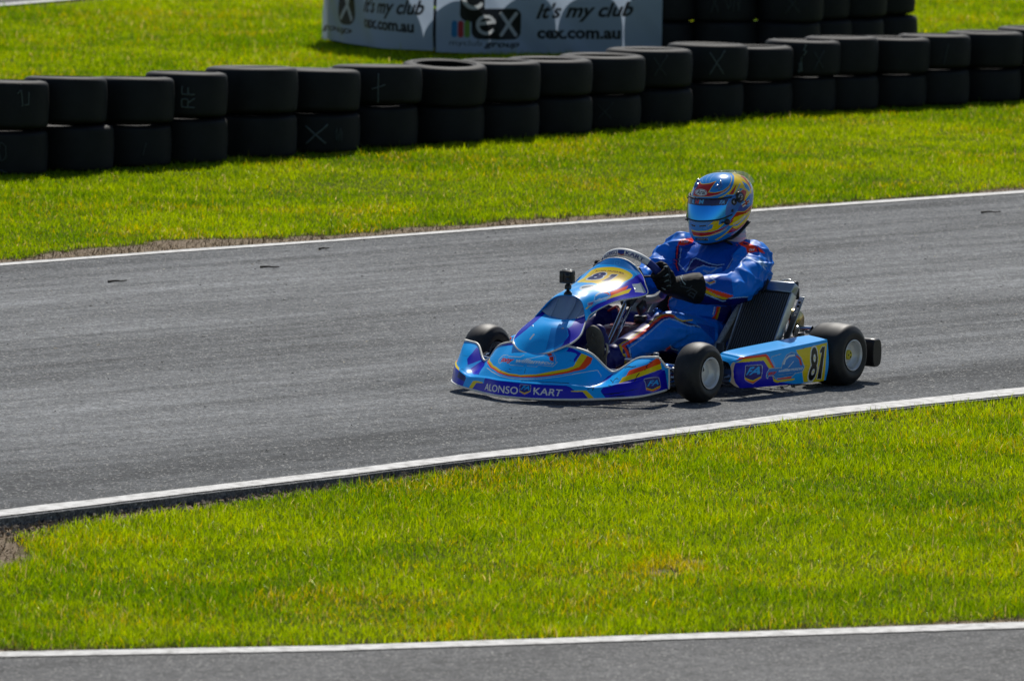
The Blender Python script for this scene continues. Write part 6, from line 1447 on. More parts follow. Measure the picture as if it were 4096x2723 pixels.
# ---- action camera standing on the nose
cm = empty('action_camera'); tag(cm, 'small black action camera on a stalk above the air scoop of the kart', 'camera', None)
cm.location = kart.matrix_basis @ Vector((1.243, 0, .452)); cm.rotation_euler = (0, 0, R(234.5 + 4))
mb = MB(); mb.box((.008, 0, .073), (.034, .066, .056), None, .006); mb.box((.0, .0, .102), (.03, .05, .004), None, .0015); cb = mb.build('housing', M_blackp, cm)
mb = MB(); mb.box((.0265, .012, .078), (.006, .030, .032), None, .003); mb.lathe([(.0, .004), (.010, .004), (.013, 0)], (.030, .012, .078), 'x', 24); mb.build('lens', mat('lens_glass', (.005, .006, .01), .08), cm)
mb = MB(); mb.box((.0262, -.019, .072), (.003, .020, .040), None, .001); mb.build('screen', mat('screen_glass', (.02, .021, .022), .25), cm)
mb = MB(); mb.box((0, .012, .105), (.018, .012, .003), None, .001); mb.box((0, -.012, .105), (.012, .01, .003), None, .001); mb.build('button', M_alu, cm)
mb = MB(); mb.tube([(0, 0, .046), (0, 0, .032)], .009, 12); mb.lathe([(.0, .010), (.013, .010), (.013, -.010), (.0, -.010)], (0, 0, .028), 'y', 16); mb.tube([(0, 0, .026), (0, 0, .008)], .007, 10); mb.lathe([(.0, .012), (.010, .012), (.016, .004), (.019, 0), (.019, -.006), (.0, -.006)], n=24)
mb.build('mount', M_blackp, cm)
# ------------------------------------------------------------------ suit artwork: flat outlines laid on the driver from his left front (metres along E1, E2)
E1 = np.array([-0.56521, 0.82474, 0.01843]); E2 = np.array([-0.06708, -0.06822, 0.99541]); ED = np.array([-0.82221, -0.56138, -0.09388])
SUIT = [
 ('p','torso','SLB',[(-0.2496,0.3402),(-0.225,0.3743),(-0.1663,0.344),(-0.0906,0.3175),(-0.0262,0.3061),(-0.0338,0.238),(-0.0603,0.2152),(-0.1284,0.2304),(-0.2042,0.2493),(-0.2477,0.2758)]),
 ('s','torso','OR',[(-0.2288,0.3895),(-0.2402,0.3516),(-0.2542,0.3383),(-0.258,0.3137),(-0.2477,0.2872)],0.00225),
 ('s','torso','YE',[(-0.2326,0.3895),(-0.2432,0.3535),(-0.2572,0.3421),(-0.261,0.3137)],0.00169),
 ('p','torso','NVS',[(-0.0215,0.3045),(0.0282,0.3131),(0.0282,0.2342),(-0.0404,0.1656),(-0.061,0.1656),(-0.0473,0.2239)]),
 ('p','torso','OR',[(-0.0377,0.3062),(-0.0239,0.3062),(-0.0329,0.2719),(-0.0431,0.2531),(-0.0548,0.2246),(-0.0637,0.2267),(-0.0582,0.2548),(-0.0438,0.2754)]),
 ('p','torso','YE',[(-0.0239,0.3062),(-0.0198,0.3055),(-0.0284,0.2685),(-0.0459,0.2232),(-0.0548,0.2246),(-0.0404,0.2582)]),
 ('p','torso','YE',[(-0.0901,0.2171),(-0.0678,0.2301),(-0.0466,0.2256),(-0.061,0.2215),(-0.0781,0.2181)]),
 ('s','torso','WH',[(-0.0455,0.3062),(-0.0541,0.2719)],0.00141),
 ('p','torso','NVS',[(-0.1546,0.5232),(-0.1368,0.5268),(-0.0707,0.5018),(-0.0011,0.4964),(-0.035,0.4821),(-0.0814,0.4893),(-0.1457,0.4696),(-0.1725,0.4661),(-0.1671,0.4857)]),
 ('s','torso','PL',[(-0.1743,0.4661),(-0.1457,0.5179),(-0.1314,0.5259),(-0.1171,0.5196),(-0.0707,0.5),(-0.035,0.4937),(-0.0011,0.4973)],0.00146),
 ('p','torso','SLB',[(-0.1457,0.4678),(-0.1243,0.4821),(-0.0957,0.4919),(-0.0707,0.4839),(-0.0493,0.4848),(-0.0332,0.4803),(-0.06,0.4643),(-0.0778,0.4634),(-0.0903,0.4705),(-0.0984,0.4678),(-0.0761,0.4571),(-0.0868,0.4464),(-0.1028,0.4482),(-0.1171,0.4553),(-0.1332,0.4535)]),
 ('p','torso','SLB',[(-0.0832,0.4375),(-0.0725,0.4518),(-0.035,0.4785),(-0.0136,0.4839),(-0.0118,0.4678),(-0.0243,0.4446),(-0.0493,0.4446)]),
 ('s','torso','PL',[(-0.1457,0.4678),(-0.1243,0.4821),(-0.0957,0.4919),(-0.0707,0.4839),(-0.0493,0.4848),(-0.0332,0.4803),(-0.06,0.4643),(-0.0778,0.4634),(-0.0903,0.4705),(-0.0984,0.4678),(-0.0761,0.4571),(-0.0868,0.4464)],0.00079),
 ('s','torso','PL',[(-0.0832,0.4375),(-0.0725,0.4518),(-0.035,0.4785),(-0.0136,0.4839)],0.00079),
 ('s','torso','PL',[(0.0636,0.554),(0.0379,0.5272),(0.0079,0.4779)],0.00112),
 ('p','torso','OR',[(0.0175,0.4854),(0.04,0.51),(0.039,0.4993),(0.0336,0.4907)]),
 ('p','torso','ORS',[(0.0604,0.5915),(0.0808,0.6022),(0.1022,0.5936),(0.1258,0.585),(0.1579,0.5679),(0.1836,0.5422),(0.1493,0.5529),(0.1279,0.5507),(0.1,0.5454),(0.0936,0.5717),(0.0722,0.5803)]),
 ('p','torso','NVS',[(0.0786,0.5958),(0.1022,0.5893),(0.1,0.5829),(0.0808,0.5872)]),
 ('p','torso','NVS',[(0.129,0.584),(0.1504,0.5636),(0.1568,0.5497),(0.1472,0.5512),(0.1365,0.57)]),
 ('t','torso','WH','OMP',[(0.1086,0.555),(0.1343,0.5597),(0.1333,0.569),(0.1075,0.5647)],0.03,0.2),
 ('p','torso','ORS',[(0.0465,0.5893),(0.0507,0.5893),(0.0593,0.5818),(0.055,0.5803)]),
 ('p','arm_l','ORS',[(0.0604,0.5915),(0.0808,0.6022),(0.1022,0.5936),(0.1258,0.585),(0.1579,0.5679),(0.1836,0.5422),(0.1493,0.5529),(0.1279,0.5507),(0.1,0.5454),(0.0936,0.5717),(0.0722,0.5803)]),
 ('p','arm_l','NVS',[(0.0786,0.5958),(0.1022,0.5893),(0.1,0.5829),(0.0808,0.5872)]),
 ('p','arm_l','NVS',[(0.129,0.584),(0.1504,0.5636),(0.1568,0.5497),(0.1472,0.5512),(0.1365,0.57)]),
 ('t','arm_l','WH','OMP',[(0.1086,0.555),(0.1343,0.5597),(0.1333,0.569),(0.1075,0.5647)],0.03,0.2),
 ('p','arm_l','ORS',[(0.0465,0.5893),(0.0507,0.5893),(0.0593,0.5818),(0.055,0.5803)]),
 ('p','torso','ORS',[(-0.2125,0.5819),(-0.2099,0.5959),(-0.2004,0.6084),(-0.1663,0.6148),(-0.1323,0.6167),(-0.1474,0.594),(-0.1739,0.5845)]),
 ('t','torso','WH','OMP',[(-0.1985,0.5959),(-0.1626,0.5959),(-0.1618,0.6073),(-0.1966,0.6073)],0.03,0.2),
 ('p','torso','NVS',[(-0.2213,0.5789),(-0.2042,0.5819),(-0.2042,0.4955),(-0.2004,0.4652),(-0.2212,0.4766),(-0.225,0.5221)]),
 ('s','torso','ORS',[(-0.2125,0.5789),(-0.2175,0.5334),(-0.2186,0.4917),(-0.2099,0.469)],0.00197),
 ('s','torso','PL',[(-0.1966,0.5675),(-0.208,0.4993),(-0.1758,0.4633)],0.00112),
 ('p','arm_r','ORS',[(-0.2125,0.5819),(-0.2099,0.5959),(-0.2004,0.6084),(-0.1663,0.6148),(-0.1323,0.6167),(-0.1474,0.594),(-0.1739,0.5845)]),
 ('t','arm_r','WH','OMP',[(-0.1985,0.5959),(-0.1626,0.5959),(-0.1618,0.6073),(-0.1966,0.6073)],0.03,0.2),
 ('p','arm_r','NVS',[(-0.2213,0.5789),(-0.2042,0.5819),(-0.2042,0.4955),(-0.2004,0.4652),(-0.2212,0.4766),(-0.225,0.5221)]),
 ('s','arm_r','ORS',[(-0.2125,0.5789),(-0.2175,0.5334),(-0.2186,0.4917),(-0.2099,0.469)],0.00197),
 ('s','arm_r','PL',[(-0.1966,0.5675),(-0.208,0.4993),(-0.1758,0.4633)],0.00112),
 ('p','arm_l','CHB',[(-0.11,0.4464),(-0.035,0.4464),(0.0275,0.4321),(0.0365,0.3625),(-0.0707,0.3892),(-0.1028,0.4053),(-0.11,0.4321)]),
 ('p','arm_l','NVS',[(-0.1243,0.3892),(-0.1028,0.3741),(-0.0528,0.3508),(-0.0028,0.3383),(0.0332,0.3482),(0.0384,0.3491),(0.1002,0.3501),(0.1002,0.3131),(0.0145,0.2891),(-0.1064,0.2964),(-0.1493,0.3285)]),
 ('p','arm_l','OR',[(-0.1287,0.45),(-0.1153,0.4428),(-0.1082,0.4196),(-0.101,0.4017),(-0.0707,0.3875),(0.0332,0.358),(0.0367,0.3536),(0.0115,0.3437),(-0.035,0.3589),(-0.0939,0.3875),(-0.1118,0.4035),(-0.1171,0.4268)]),
 ('p','arm_l','YE',[(-0.1171,0.4053),(-0.0939,0.3866),(-0.035,0.358),(0.015,0.3437),(-0.0028,0.3378),(-0.0528,0.3514),(-0.1028,0.3741),(-0.1207,0.3892)]),
 ('s','arm_l','PL',[(-0.1225,0.3785),(-0.0885,0.3625),(-0.0439,0.3446),(-0.01,0.3312),(0.0007,0.3339)],0.00135),
 ('s','arm_l','PL',[(0.0179,0.344),(0.0487,0.3474),(0.1002,0.3515)],0.00135),
 ('p','arm_l','YE',[(-0.0948,0.4241),(-0.0707,0.4151),(-0.0493,0.4241),(-0.0462,0.4205),(-0.0698,0.4093),(-0.0925,0.4193)]),
 ('p','arm_l','OR',[(-0.0925,0.4193),(-0.0698,0.4093),(-0.0462,0.4205),(-0.0471,0.4151),(-0.0689,0.406),(-0.0903,0.4157)]),
 ('s','arm_l','PL',[(-0.0993,0.4321),(-0.0957,0.4214),(-0.0689,0.4053),(-0.0457,0.4143),(-0.0439,0.4214),(-0.0653,0.4393)],0.00079),
 ('t','arm_l','PL','OMP',[(0.1472,0.5079),(0.1783,0.48),(0.1879,0.4886),(0.1547,0.5207)],0.03,0.2),
 ('s','arm_l','PL',[(0.1429,0.5111),(0.1804,0.4746)],0.00084),
 ('s','arm_l','PL',[(0.1526,0.5229),(0.1772,0.5036)],0.00067),
 ('s','arm_l','PL',[(0.0936,0.5229),(0.1151,0.5218),(0.1408,0.5143),(0.1686,0.5089)],0.00101),
 ('p','leg_l','NVS',[(-0.5603,0.1242),(-0.5072,0.1621),(-0.3708,0.2455),(-0.2799,0.2872),(-0.2799,0.2739),(-0.3708,0.2038),(-0.4618,0.1432),(-0.4656,0.1318),(-0.4504,0.0977),(-0.4428,0.0485),(-0.5603,0.0485)]),
 ('s','leg_l','NVS',[(-0.4239,0.1451),(-0.3708,0.1811),(-0.3254,0.2171),(-0.2875,0.2512),(-0.2496,0.2607),(-0.2193,0.2512),(-0.1663,0.2323),(-0.1133,0.2171)],0.00506),
 ('s','leg_l','NVS',[(-0.4371,0.1318),(-0.4201,0.1015),(-0.4163,0.0561)],0.00506),
 ('s','leg_l','YE',[(-0.4656,0.1394),(-0.4239,0.1659),(-0.3708,0.2019),(-0.3254,0.2436),(-0.2837,0.2701),(-0.2572,0.2758),(-0.2307,0.269),(-0.2155,0.255),(-0.189,0.2436),(-0.1474,0.2486)],0.00309),
 ('s','leg_l','OR',[(-0.4542,0.1337),(-0.4163,0.1576),(-0.3708,0.1898),(-0.3405,0.2144),(-0.3102,0.2425),(-0.2799,0.2637),(-0.2534,0.2701),(-0.2307,0.2645)],0.00534),
 ('s','leg_l','YE',[(-0.4648,0.1375),(-0.458,0.1205),(-0.4458,0.0977),(-0.4398,0.0561)],0.00562),
 ('s','leg_l','OR',[(-0.4504,0.1356),(-0.4345,0.1091),(-0.4258,0.0864),(-0.4284,0.0561)],0.00562),
 ('s','leg_l','PL',[(-0.4133,0.0712),(-0.4201,0.1015),(-0.4246,0.1262),(-0.3784,0.1584),(-0.3405,0.1887),(-0.3027,0.2228),(-0.2724,0.2493),(-0.2496,0.255),(-0.2231,0.2493),(-0.1852,0.2323),(-0.1625,0.2228),(-0.1284,0.2228),(-0.1095,0.2152)],0.00146),
 ('p','leg_l','NVS',[(-0.2648,0.1129),(-0.242,0.1357),(-0.2042,0.1129),(-0.2193,0.0788),(-0.3216,0.075),(-0.2951,0.0902)]),
 ('s','leg_l','OR',[(-0.3178,0.0807),(-0.2837,0.0921),(-0.2629,0.111)],0.00337),
 ('p','leg_l','OR',[(-0.2648,0.1224),(-0.2439,0.1338),(-0.242,0.1243),(-0.261,0.1148)]),
 ('s','leg_l','PL',[(-0.2667,0.1137),(-0.3026,0.0902),(-0.3405,0.0845)],0.00124),
 ('s','leg_l','PL',[(-0.2458,0.1375),(-0.2345,0.1205),(-0.2098,0.1129)],0.00124),
 ('p','leg_l','CHB',[(-0.1322,0.2379),(-0.0451,0.2152),(-0.0451,0.147),(-0.0565,0.1622)]),
 ('p','boot','WH',[(-0.519,0.1429),(-0.4989,0.1539),(-0.4849,0.1539),(-0.4739,0.1365),(-0.4869,0.1465),(-0.505,0.1469)]),
 ('p','boot','WH',[(-0.4719,0.1519),(-0.4589,0.1509),(-0.4529,0.1399),(-0.4649,0.1399)]),
 ('p','boot','WH',[(-0.545,0.1279),(-0.529,0.1273),(-0.513,0.1189),(-0.51,0.1089),(-0.517,0.1033),(-0.527,0.1145)]),
 ('p','glove','GV',[(-0.2797,0.4839),(-0.2636,0.4893),(-0.2561,0.4866),(-0.26,0.4803),(-0.2645,0.4848)]),
 ('p','glove','GV',[(-0.2796,0.4375),(-0.2546,0.4562),(-0.252,0.45),(-0.2591,0.4446)]),
 ('p','glove','GV',[(-0.2752,0.416),(-0.2511,0.4303),(-0.2484,0.4232),(-0.2546,0.4214)]),
 ('p','glove','GV',[(-0.2645,0.3964),(-0.2439,0.4062),(-0.2412,0.3991),(-0.2493,0.3991)]),
 ('p','glove','GV',[(-0.285,0.3928),(-0.2671,0.3866),(-0.2654,0.3821),(-0.2707,0.3821)]),
 ('s','glove','GD',[(-0.2154,0.4607),(-0.21,0.4464),(-0.2055,0.4285),(-0.1957,0.4071)],0.0009),
 ('s','glove','GV',[(-0.1975,0.4393),(-0.1886,0.4178),(-0.1778,0.4071)],0.00112),
 ('s','glove','GD',[(-0.1921,0.441),(-0.1743,0.4196)],0.0009),
 ('s','glove','GV',[(-0.2029,0.4607),(-0.1921,0.4464)],0.0009),
 ('s','glove','GD',[(-0.1707,0.375),(-0.1475,0.3875),(-0.126,0.3714),(-0.135,0.3607),(-0.1528,0.3714),(-0.1653,0.3607),(-0.1493,0.3535),(-0.1421,0.3446),(-0.1368,0.3571)],0.0009),
 ('s','glove','GD',[(-0.1975,0.4),(-0.16,0.3892),(-0.1493,0.4)],0.00073),
 ('s','glove','GD',[(-0.252,0.4821),(-0.2518,0.4807)],0.00056),
 ('s','glove','GD',[(-0.2514,0.4782),(-0.2512,0.4768)],0.00056),
 ('s','glove','GD',[(-0.2509,0.4743),(-0.2507,0.4728)],0.00056),
 ('s','glove','GD',[(-0.2503,0.4703),(-0.2501,0.4689)],0.00056),
 ('s','glove','GD',[(-0.2498,0.4664),(-0.2496,0.465)],0.00056),
 ('s','glove','GD',[(-0.2492,0.4625),(-0.249,0.4611)],0.00056),
 ('s','glove','GD',[(-0.2487,0.4586),(-0.2485,0.4571)],0.00056),
 ('s','glove','GD',[(-0.2481,0.4546),(-0.2479,0.4532)],0.00056),
 ('s','glove','GD',[(-0.2476,0.4507),(-0.2474,0.4493)],0.00056),
 ('s','glove','GD',[(-0.247,0.4468),(-0.2468,0.4453)],0.00056),
 ('s','glove','GD',[(-0.2465,0.4428),(-0.2463,0.4414)],0.00056),
 ('s','glove','GD',[(-0.2459,0.4389),(-0.2457,0.4375)],0.00056),
 ('s','glove','GD',[(-0.2454,0.435),(-0.2452,0.4335)],0.00056),
 ('s','glove','GD',[(-0.2448,0.431),(-0.2446,0.4296)],0.00056),
 ('s','glove','GD',[(-0.2443,0.4271),(-0.2441,0.4257)],0.00056),
 ('s','glove','GD',[(-0.2437,0.4232),(-0.2435,0.4218)],0.00056),
 ('s','glove','GD',[(-0.2432,0.4193),(-0.243,0.4178)],0.00056),
 ('s','glove','GD',[(-0.2426,0.4153),(-0.2424,0.4139)],0.00056),
 ('s','glove','GD',[(-0.2421,0.4114),(-0.2419,0.41)],0.00056),
 ('s','glove','GD',[(-0.2415,0.4075),(-0.2413,0.406)],0.00056),
]
# ------------------------------------------------------------------ driver
SPAL = dict(SLB=(0, 118, 224), CHB=(0, 80, 184), NVS=(12, 18, 100), OR=(242, 68, 14), ORS=(255, 62, 26), YE=(214, 176, 8), WH=(226, 230, 238), PL=(150, 185, 225), GV=(150, 165, 165), GD=(60, 66, 72), BK=(14, 14, 15))
LIMB = {   # name: list of (x, y, z, radius)
 'arm_l': [(.100, .205, .545, .082), (.165, .240, .505, .082), (.27, .272, .468, .077), (.375, .292, .437, .070), (.455, .264, .436, .069), (.54, .222, .434, .060), (.625, .182, .445, .036), (.668, .160, .452, .028)],
 'arm_r': [(.095, -.185, .562, .072), (.145, -.205, .52, .067), (.24, -.222, .470, .063), (.335, -.230, .428, .060), (.42, -.232, .435, .062), (.53, -.212, .455, .052), (.625, -.200, .472, .034), (.668, -.180, .48, .028)],
 'leg_l': [(.23, .092, .155, .098), (.37, .118, .188, .094), (.54, .155, .228, .090), (.66, .173, .256, .079), (.74, .18, .264, .073), (.82, .178, .250, .070), (.94, .172, .222, .064), (1.05, .167, .195, .055), (1.115, .164, .180, .049)],
 'leg_r': [(.23, -.09, .155, .108), (.37, -.115, .188, .100), (.54, -.15, .228, .088), (.66, -.172, .258, .078), (.74, -.18, .266, .072), (.82, -.178, .252, .068), (.94, -.172, .222, .062), (1.05, -.167, .195, .054), (1.115, -.164, .180, .048)]}
TORSO = [  # centre x, y, z, half depth, half width
 (.235, .005, .105, .09, .13), (.215, .005, .17, .135, .165), (.185, .006, .25, .138, .165), (.155, .01, .33, .140, .178), (.122, .012, .41, .148, .202), (.10, .015, .48, .140, .214), (.085, .017, .535, .112, .200),
 (.075, .018, .575, .088, .15), (.062, .02, .605, .070, .095), (.055, .02, .635, .062, .068), (.06, .02, .68, .058, .062), (.075, .02, .72, .06, .065)]
def ring_loft(C, n=48, ex=2.4):
    C = np.asarray(C, float); C = curve(C, len(C) * 5); a = np.linspace(0, 2 * math.pi, n, endpoint=False)
    c, s = np.cos(a), np.sin(a); q = (np.abs(c) ** ex + np.abs(s) ** ex) ** (-1 / ex)
    V = np.stack([C[:, 0:1] + C[:, 3:4] * c * q, C[:, 1:2] + C[:, 4:5] * s * q, np.broadcast_to(C[:, 2:3], (len(C), n))], -1)
    mb = MB(); mb.add(V.reshape(-1, 3), grid_quads(len(C), n, False, True))
    for e, st in ((0, 0), (-1, (len(C) - 1) * n)):
        P = V[e]; mb.add(np.concatenate([P, [P.mean(0)]]), None, [[j, (j + 1) % n, n] if e else [(j + 1) % n, j, n] for j in range(n)])
    return mb
def ball(mb, c, r, k=20, m=0):
    a, b = np.meshgrid(np.linspace(-math.pi, math.pi, k * 2), np.linspace(-math.pi / 2, math.pi / 2, k), indexing='ij')
    r = np.broadcast_to(np.asarray(r, float), (3,))
    V = np.stack([np.cos(b) * np.cos(a) * r[0], np.cos(b) * np.sin(a) * r[1], np.sin(b) * r[2]], -1) + np.asarray(c)
    mb.add(V.reshape(-1, 3), grid_quads(k * 2, k), m=m)
def limb(mb, L, n=28):
    L = np.asarray(L, float); C = curve(L, len(L) * 6)
    mb.tube(C[:, :3], C[:, 3], n); ball(mb, L[0, :3], L[0, 3]); ball(mb, L[-1, :3], L[-1, 3])
def remesh(mb, voxel, smooth=6, fac=0.5):
    """weld overlapping closed pieces into one continuous skin; returns vertices and polygons"""
    me = np_mesh('tmp', np.concatenate(mb.V), np.concatenate(mb.Q) if mb.Q else None, np.concatenate(mb.T) if mb.T else None)
    o = link('tmp', me)
    m = o.modifiers.new('r', 'REMESH'); m.mode = 'VOXEL'; m.voxel_size = voxel
    if smooth:
        s = o.modifiers.new('s', 'SMOOTH'); s.factor = fac; s.iterations = smooth
    dg = bpy.context.evaluated_depsgraph_get(); dg.update()
    ev = o.evaluated_get(dg); r = bpy.data.meshes.new_from_object(ev)
    bpy.data.objects.remove(o); return r
def coords(me):
    a = np.empty(len(me.vertices) * 3, np.float32); me.vertices.foreach_get('co', a); return a.reshape(-1, 3).astype(float)
def normals(me):
    a = np.empty(len(me.vertices) * 3, np.float32); me.vertices.foreach_get('normal', a); return a.reshape(-1, 3).astype(float)
def axis_dist(V, L):
    """distance to a limb axis in units of its radius, and the place along it"""
    L = np.asarray(L, float); best = np.full(len(V), 99.); s = np.zeros(len(V))
    for i in range(len(L) - 1):
        a, b = L[i, :3], L[i + 1, :3]; ab = b - a; t = np.clip(((V - a) @ ab) / (ab @ ab), 0, 1)
        d = np.linalg.norm(V - a - t[:, None] * ab, axis=1) / (L[i, 3] * (1 - t) + L[i + 1, 3] * t)
        k = d < best; best[k] = d[k]; s[k] = i + t[k]
    return best, s
def vnoise3(P, s, seed=0):
    """smooth 3-d noise -1..1"""
    r = np.random.default_rng(seed); out = np.zeros(len(P))
    for _ in range(7):
        k = norm(r.normal(size=3)) * s * (0.6 + 0.9 * r.random()); ph = r.random() * 6.28
        w2 = norm(r.normal(size=3)) * s * 0.5
        out += np.sin(P @ k + ph + 1.3 * np.sin(P @ w2 + ph * 2))
    return out / 4.0

mb = ring_loft(TORSO)
for k in LIMB: limb(mb, LIMB[k])
ball(mb, (.085, .02, .775), (.098, .080, .115))                     # the head, inside the helmet
body_me = remesh(mb, 0.0040, 18, 0.5)
V = coords(body_me); Nn = normals(body_me)
D = {k: axis_dist(V, LIMB[k]) for k in LIMB}
dm = np.stack([D[k][0] for k in LIMB] + [np.full(len(V), 1.16)]); part = dm.argmin(0); names = list(LIMB) + ['torso']
part[(V[:, 2] > .50) & (np.abs(V[:, 1] - .015) < .165) & (V[:, 0] < .25)] = 4
# cloth: soft folds, stronger round the joints, pinched where the arms leave the chest
amp = np.full(len(V), .0026)
for k, js in (('arm_l', (3.0, .4, 1.4)), ('arm_r', (3.0, .6, 1.6)), ('leg_l', (3.9, .7)), ('leg_r', (3.9, .7))):
    near = D[k][0] < 1.25
    for j in js: amp += near * .0085 * np.exp(-((D[k][1] - j) / .75) ** 2)
amp += .0075 * np.exp(-((V[:, 2] - .26) / .06) ** 2) * (part == 4)
amp += .012 * (part == 4) * np.exp(-((V[:, 1] + .13) / .06) ** 2) * np.exp(-((V[:, 2] - .45) / .09) ** 2)
f1 = np.exp(-(vnoise3(V * [1, 1, 1.6], 36, 5) * 3.4) ** 2); f2 = np.exp(-(vnoise3(V * [1.4, 1, .8], 66, 8) * 3.0) ** 2); f3 = vnoise3(V, 120, 9)
V2 = V + Nn * (amp * (f1 * 1.1 + f2 * .6 + f3 * .08))[:, None]
# cuff and waist seams
body_me.vertices.foreach_set('co', V2.astype(np.float32).ravel()); body_me.update()

base = np.empty((len(V), 3))
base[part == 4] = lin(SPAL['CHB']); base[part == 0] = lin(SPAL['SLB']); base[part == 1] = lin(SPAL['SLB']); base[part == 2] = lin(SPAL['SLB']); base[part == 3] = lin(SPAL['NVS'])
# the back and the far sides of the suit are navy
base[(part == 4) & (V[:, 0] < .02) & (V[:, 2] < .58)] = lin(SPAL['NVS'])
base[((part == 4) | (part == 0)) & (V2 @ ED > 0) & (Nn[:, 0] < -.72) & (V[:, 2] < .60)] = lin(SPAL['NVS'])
base[(V[:, 2] > .655)] = lin((200, 196, 200))
def artwork(P, Nv, base, part_of, sel):
    """lay the flat outlines on every vertex of the named part that faces them"""
    UV = np.stack([P @ E1, P @ E2], 1); face = Nv @ ED < 0.40
    pa = Paint(UV, (0, 0, 0)); pa.C[:] = base
    for it in SUIT:
        if it[1] not in sel: continue
        keep = pa.C.copy()
        if it[0] == 'p': pa.poly(it[3], SPAL[it[2]])
        elif it[0] == 's': pa.stroke(it[3], max(it[4], .0021), SPAL[it[2]])
        else: pa.text(it[3], it[4], SPAL[it[2]], it[5], it[6])
        bad = ~(face & part_of(it[1])); pa.C[bad] = keep[bad]
    return pa.C
pid = {n: i for i, n in enumerate(names)}
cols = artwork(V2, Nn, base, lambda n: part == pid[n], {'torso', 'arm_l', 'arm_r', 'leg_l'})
M_suit = paint_mat('satin_race_suit', 0.44, 0.0, 0.18, bump=(420, .12, .0006))
body_me.materials.clear(); body_me.materials.append(M_suit)
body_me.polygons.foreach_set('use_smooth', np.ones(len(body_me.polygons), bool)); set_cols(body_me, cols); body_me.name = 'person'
person = link('person', body_me); person.location = kart.location; person.rotation_euler = kart.rotation_euler
tag(person, 'person in blue racing suit and painted helmet sitting in the kart, hands on wheel', 'person')

# ---- gloves: palm, four bent fingers and a thumb closed on the rim, one skin each
def glove(side):
    s = side; a0 = R(86) * s; mb = MB()
    wr = np.array(LIMB['arm_l' if s > 0 else 'arm_r'][-1][:3]); el = np.array(LIMB['arm_l' if s > 0 else 'arm_r'][4][:3])
    def at(a, th, rd):      # round the rim: th 0 = outwards, 90 = forwards, 180 = inwards
        r = math.cos(a) * u1 + math.sin(a) * u2; c = SWC + .152 * r
        return c + rd * (math.cos(R(th)) * r + math.sin(R(th)) * n3)
    kn = []
    for i in range(4):
        a = a0 + s * (1.5 - i) * -.150
        L = [1.0, 1.08, 1.02, .86][i]
        K = at(a, -18, .049 - .002 * abs(i - 1.4)); kn.append(K)
        ch = [K, at(a, 32, .041 * (.97 + .03 * L)), at(a, 78, .0335), at(a, 128, .0305), at(a, 170 + 14 * L, .029)]
        P = curve(ch, 22); mb.tube(P, np.interp(np.linspace(0, 1, 22), [0, .25, .5, .75, 1], [.0128, .0118, .0116, .0106, .0088]) * (.96 + .06 * (i == 1) - .08 * (i == 3)), 14)
        ball(mb, K, .0140); ball(mb, P[-1], .0088); ball(mb, ch[2], .0122)
    # palm between the knuckles and the wrist
    pc = [at(a0 + s * t * -.150, -62, .040) for t in (-1.5, -.5, .5, 1.5)]
    for K, Q in zip(kn, pc):
        mb.tube(curve([K, (K + Q) / 2 + (wr - Q) * .05, Q * .55 + wr * .45, wr], 16), np.interp(np.linspace(0, 1, 16), [0, .4, .8, 1], [.0145, .0185, .024, .028]), 14)
        mb.tube([K, Q], .0145, 12); ball(mb, Q, .0150)
    # thumb: leaves the side of the palm near its base, lies along the rim and hooks inwards
    t0 = pc[0] * .6 + wr * .4; ta = a0 - s * .235 * -1 * -1
    tu = a0 - s * .0
    up_ = a0 - s * .33
    T = curve([t0, at(a0 - s * .25, -80, .040), at(up_, -105, .034), at(up_ - s * .06, -150, .031)], 20)
    mb.tube(T, np.interp(np.linspace(0, 1, 20), [0, .4, .8, 1], [.019, .0150, .0130, .0100]), 14); ball(mb, T[-1], .0100); ball(mb, T[0], .019)
    # wrist and gauntlet over the sleeve
    ax = norm(el - wr)
    C = [wr - ax * .03, wr + ax * .0, wr + ax * .035, wr + ax * .08, wr + ax * .135]
    mb.tube(curve(C, 24), np.interp(np.linspace(0, 1, 24), [0, .3, .6, .92, 1], [.032, .044, .055, .069, .071]), 28); ball(mb, C[0], .030)
    me = remesh(mb, .0026, 5, .5)
    P = coords(me); Nv = normals(me)
    P = P + Nv * (.0011 * (1 - np.abs(vnoise3(P, 120, 3)) * 1.4))[:, None]; me.vertices.foreach_set('co', P.astype(np.float32).ravel()); me.update(); Nv = normals(me)
    b = np.empty((len(P), 3)); b[:] = lin((15, 15, 16))
    if s > 0: b = artwork(P, Nv, b, lambda n: np.ones(len(P), bool), {'glove'})
    me.materials.clear(); me.materials.append(paint_mat('black_glove', .7, 0, .22, bump=(300, .25, .0008)))
    me.polygons.foreach_set('use_smooth', np.ones(len(me.polygons), bool)); set_cols(me, b); me.name = 'glove'
    return link('glove', me, person)
glove(1); glove(-1)

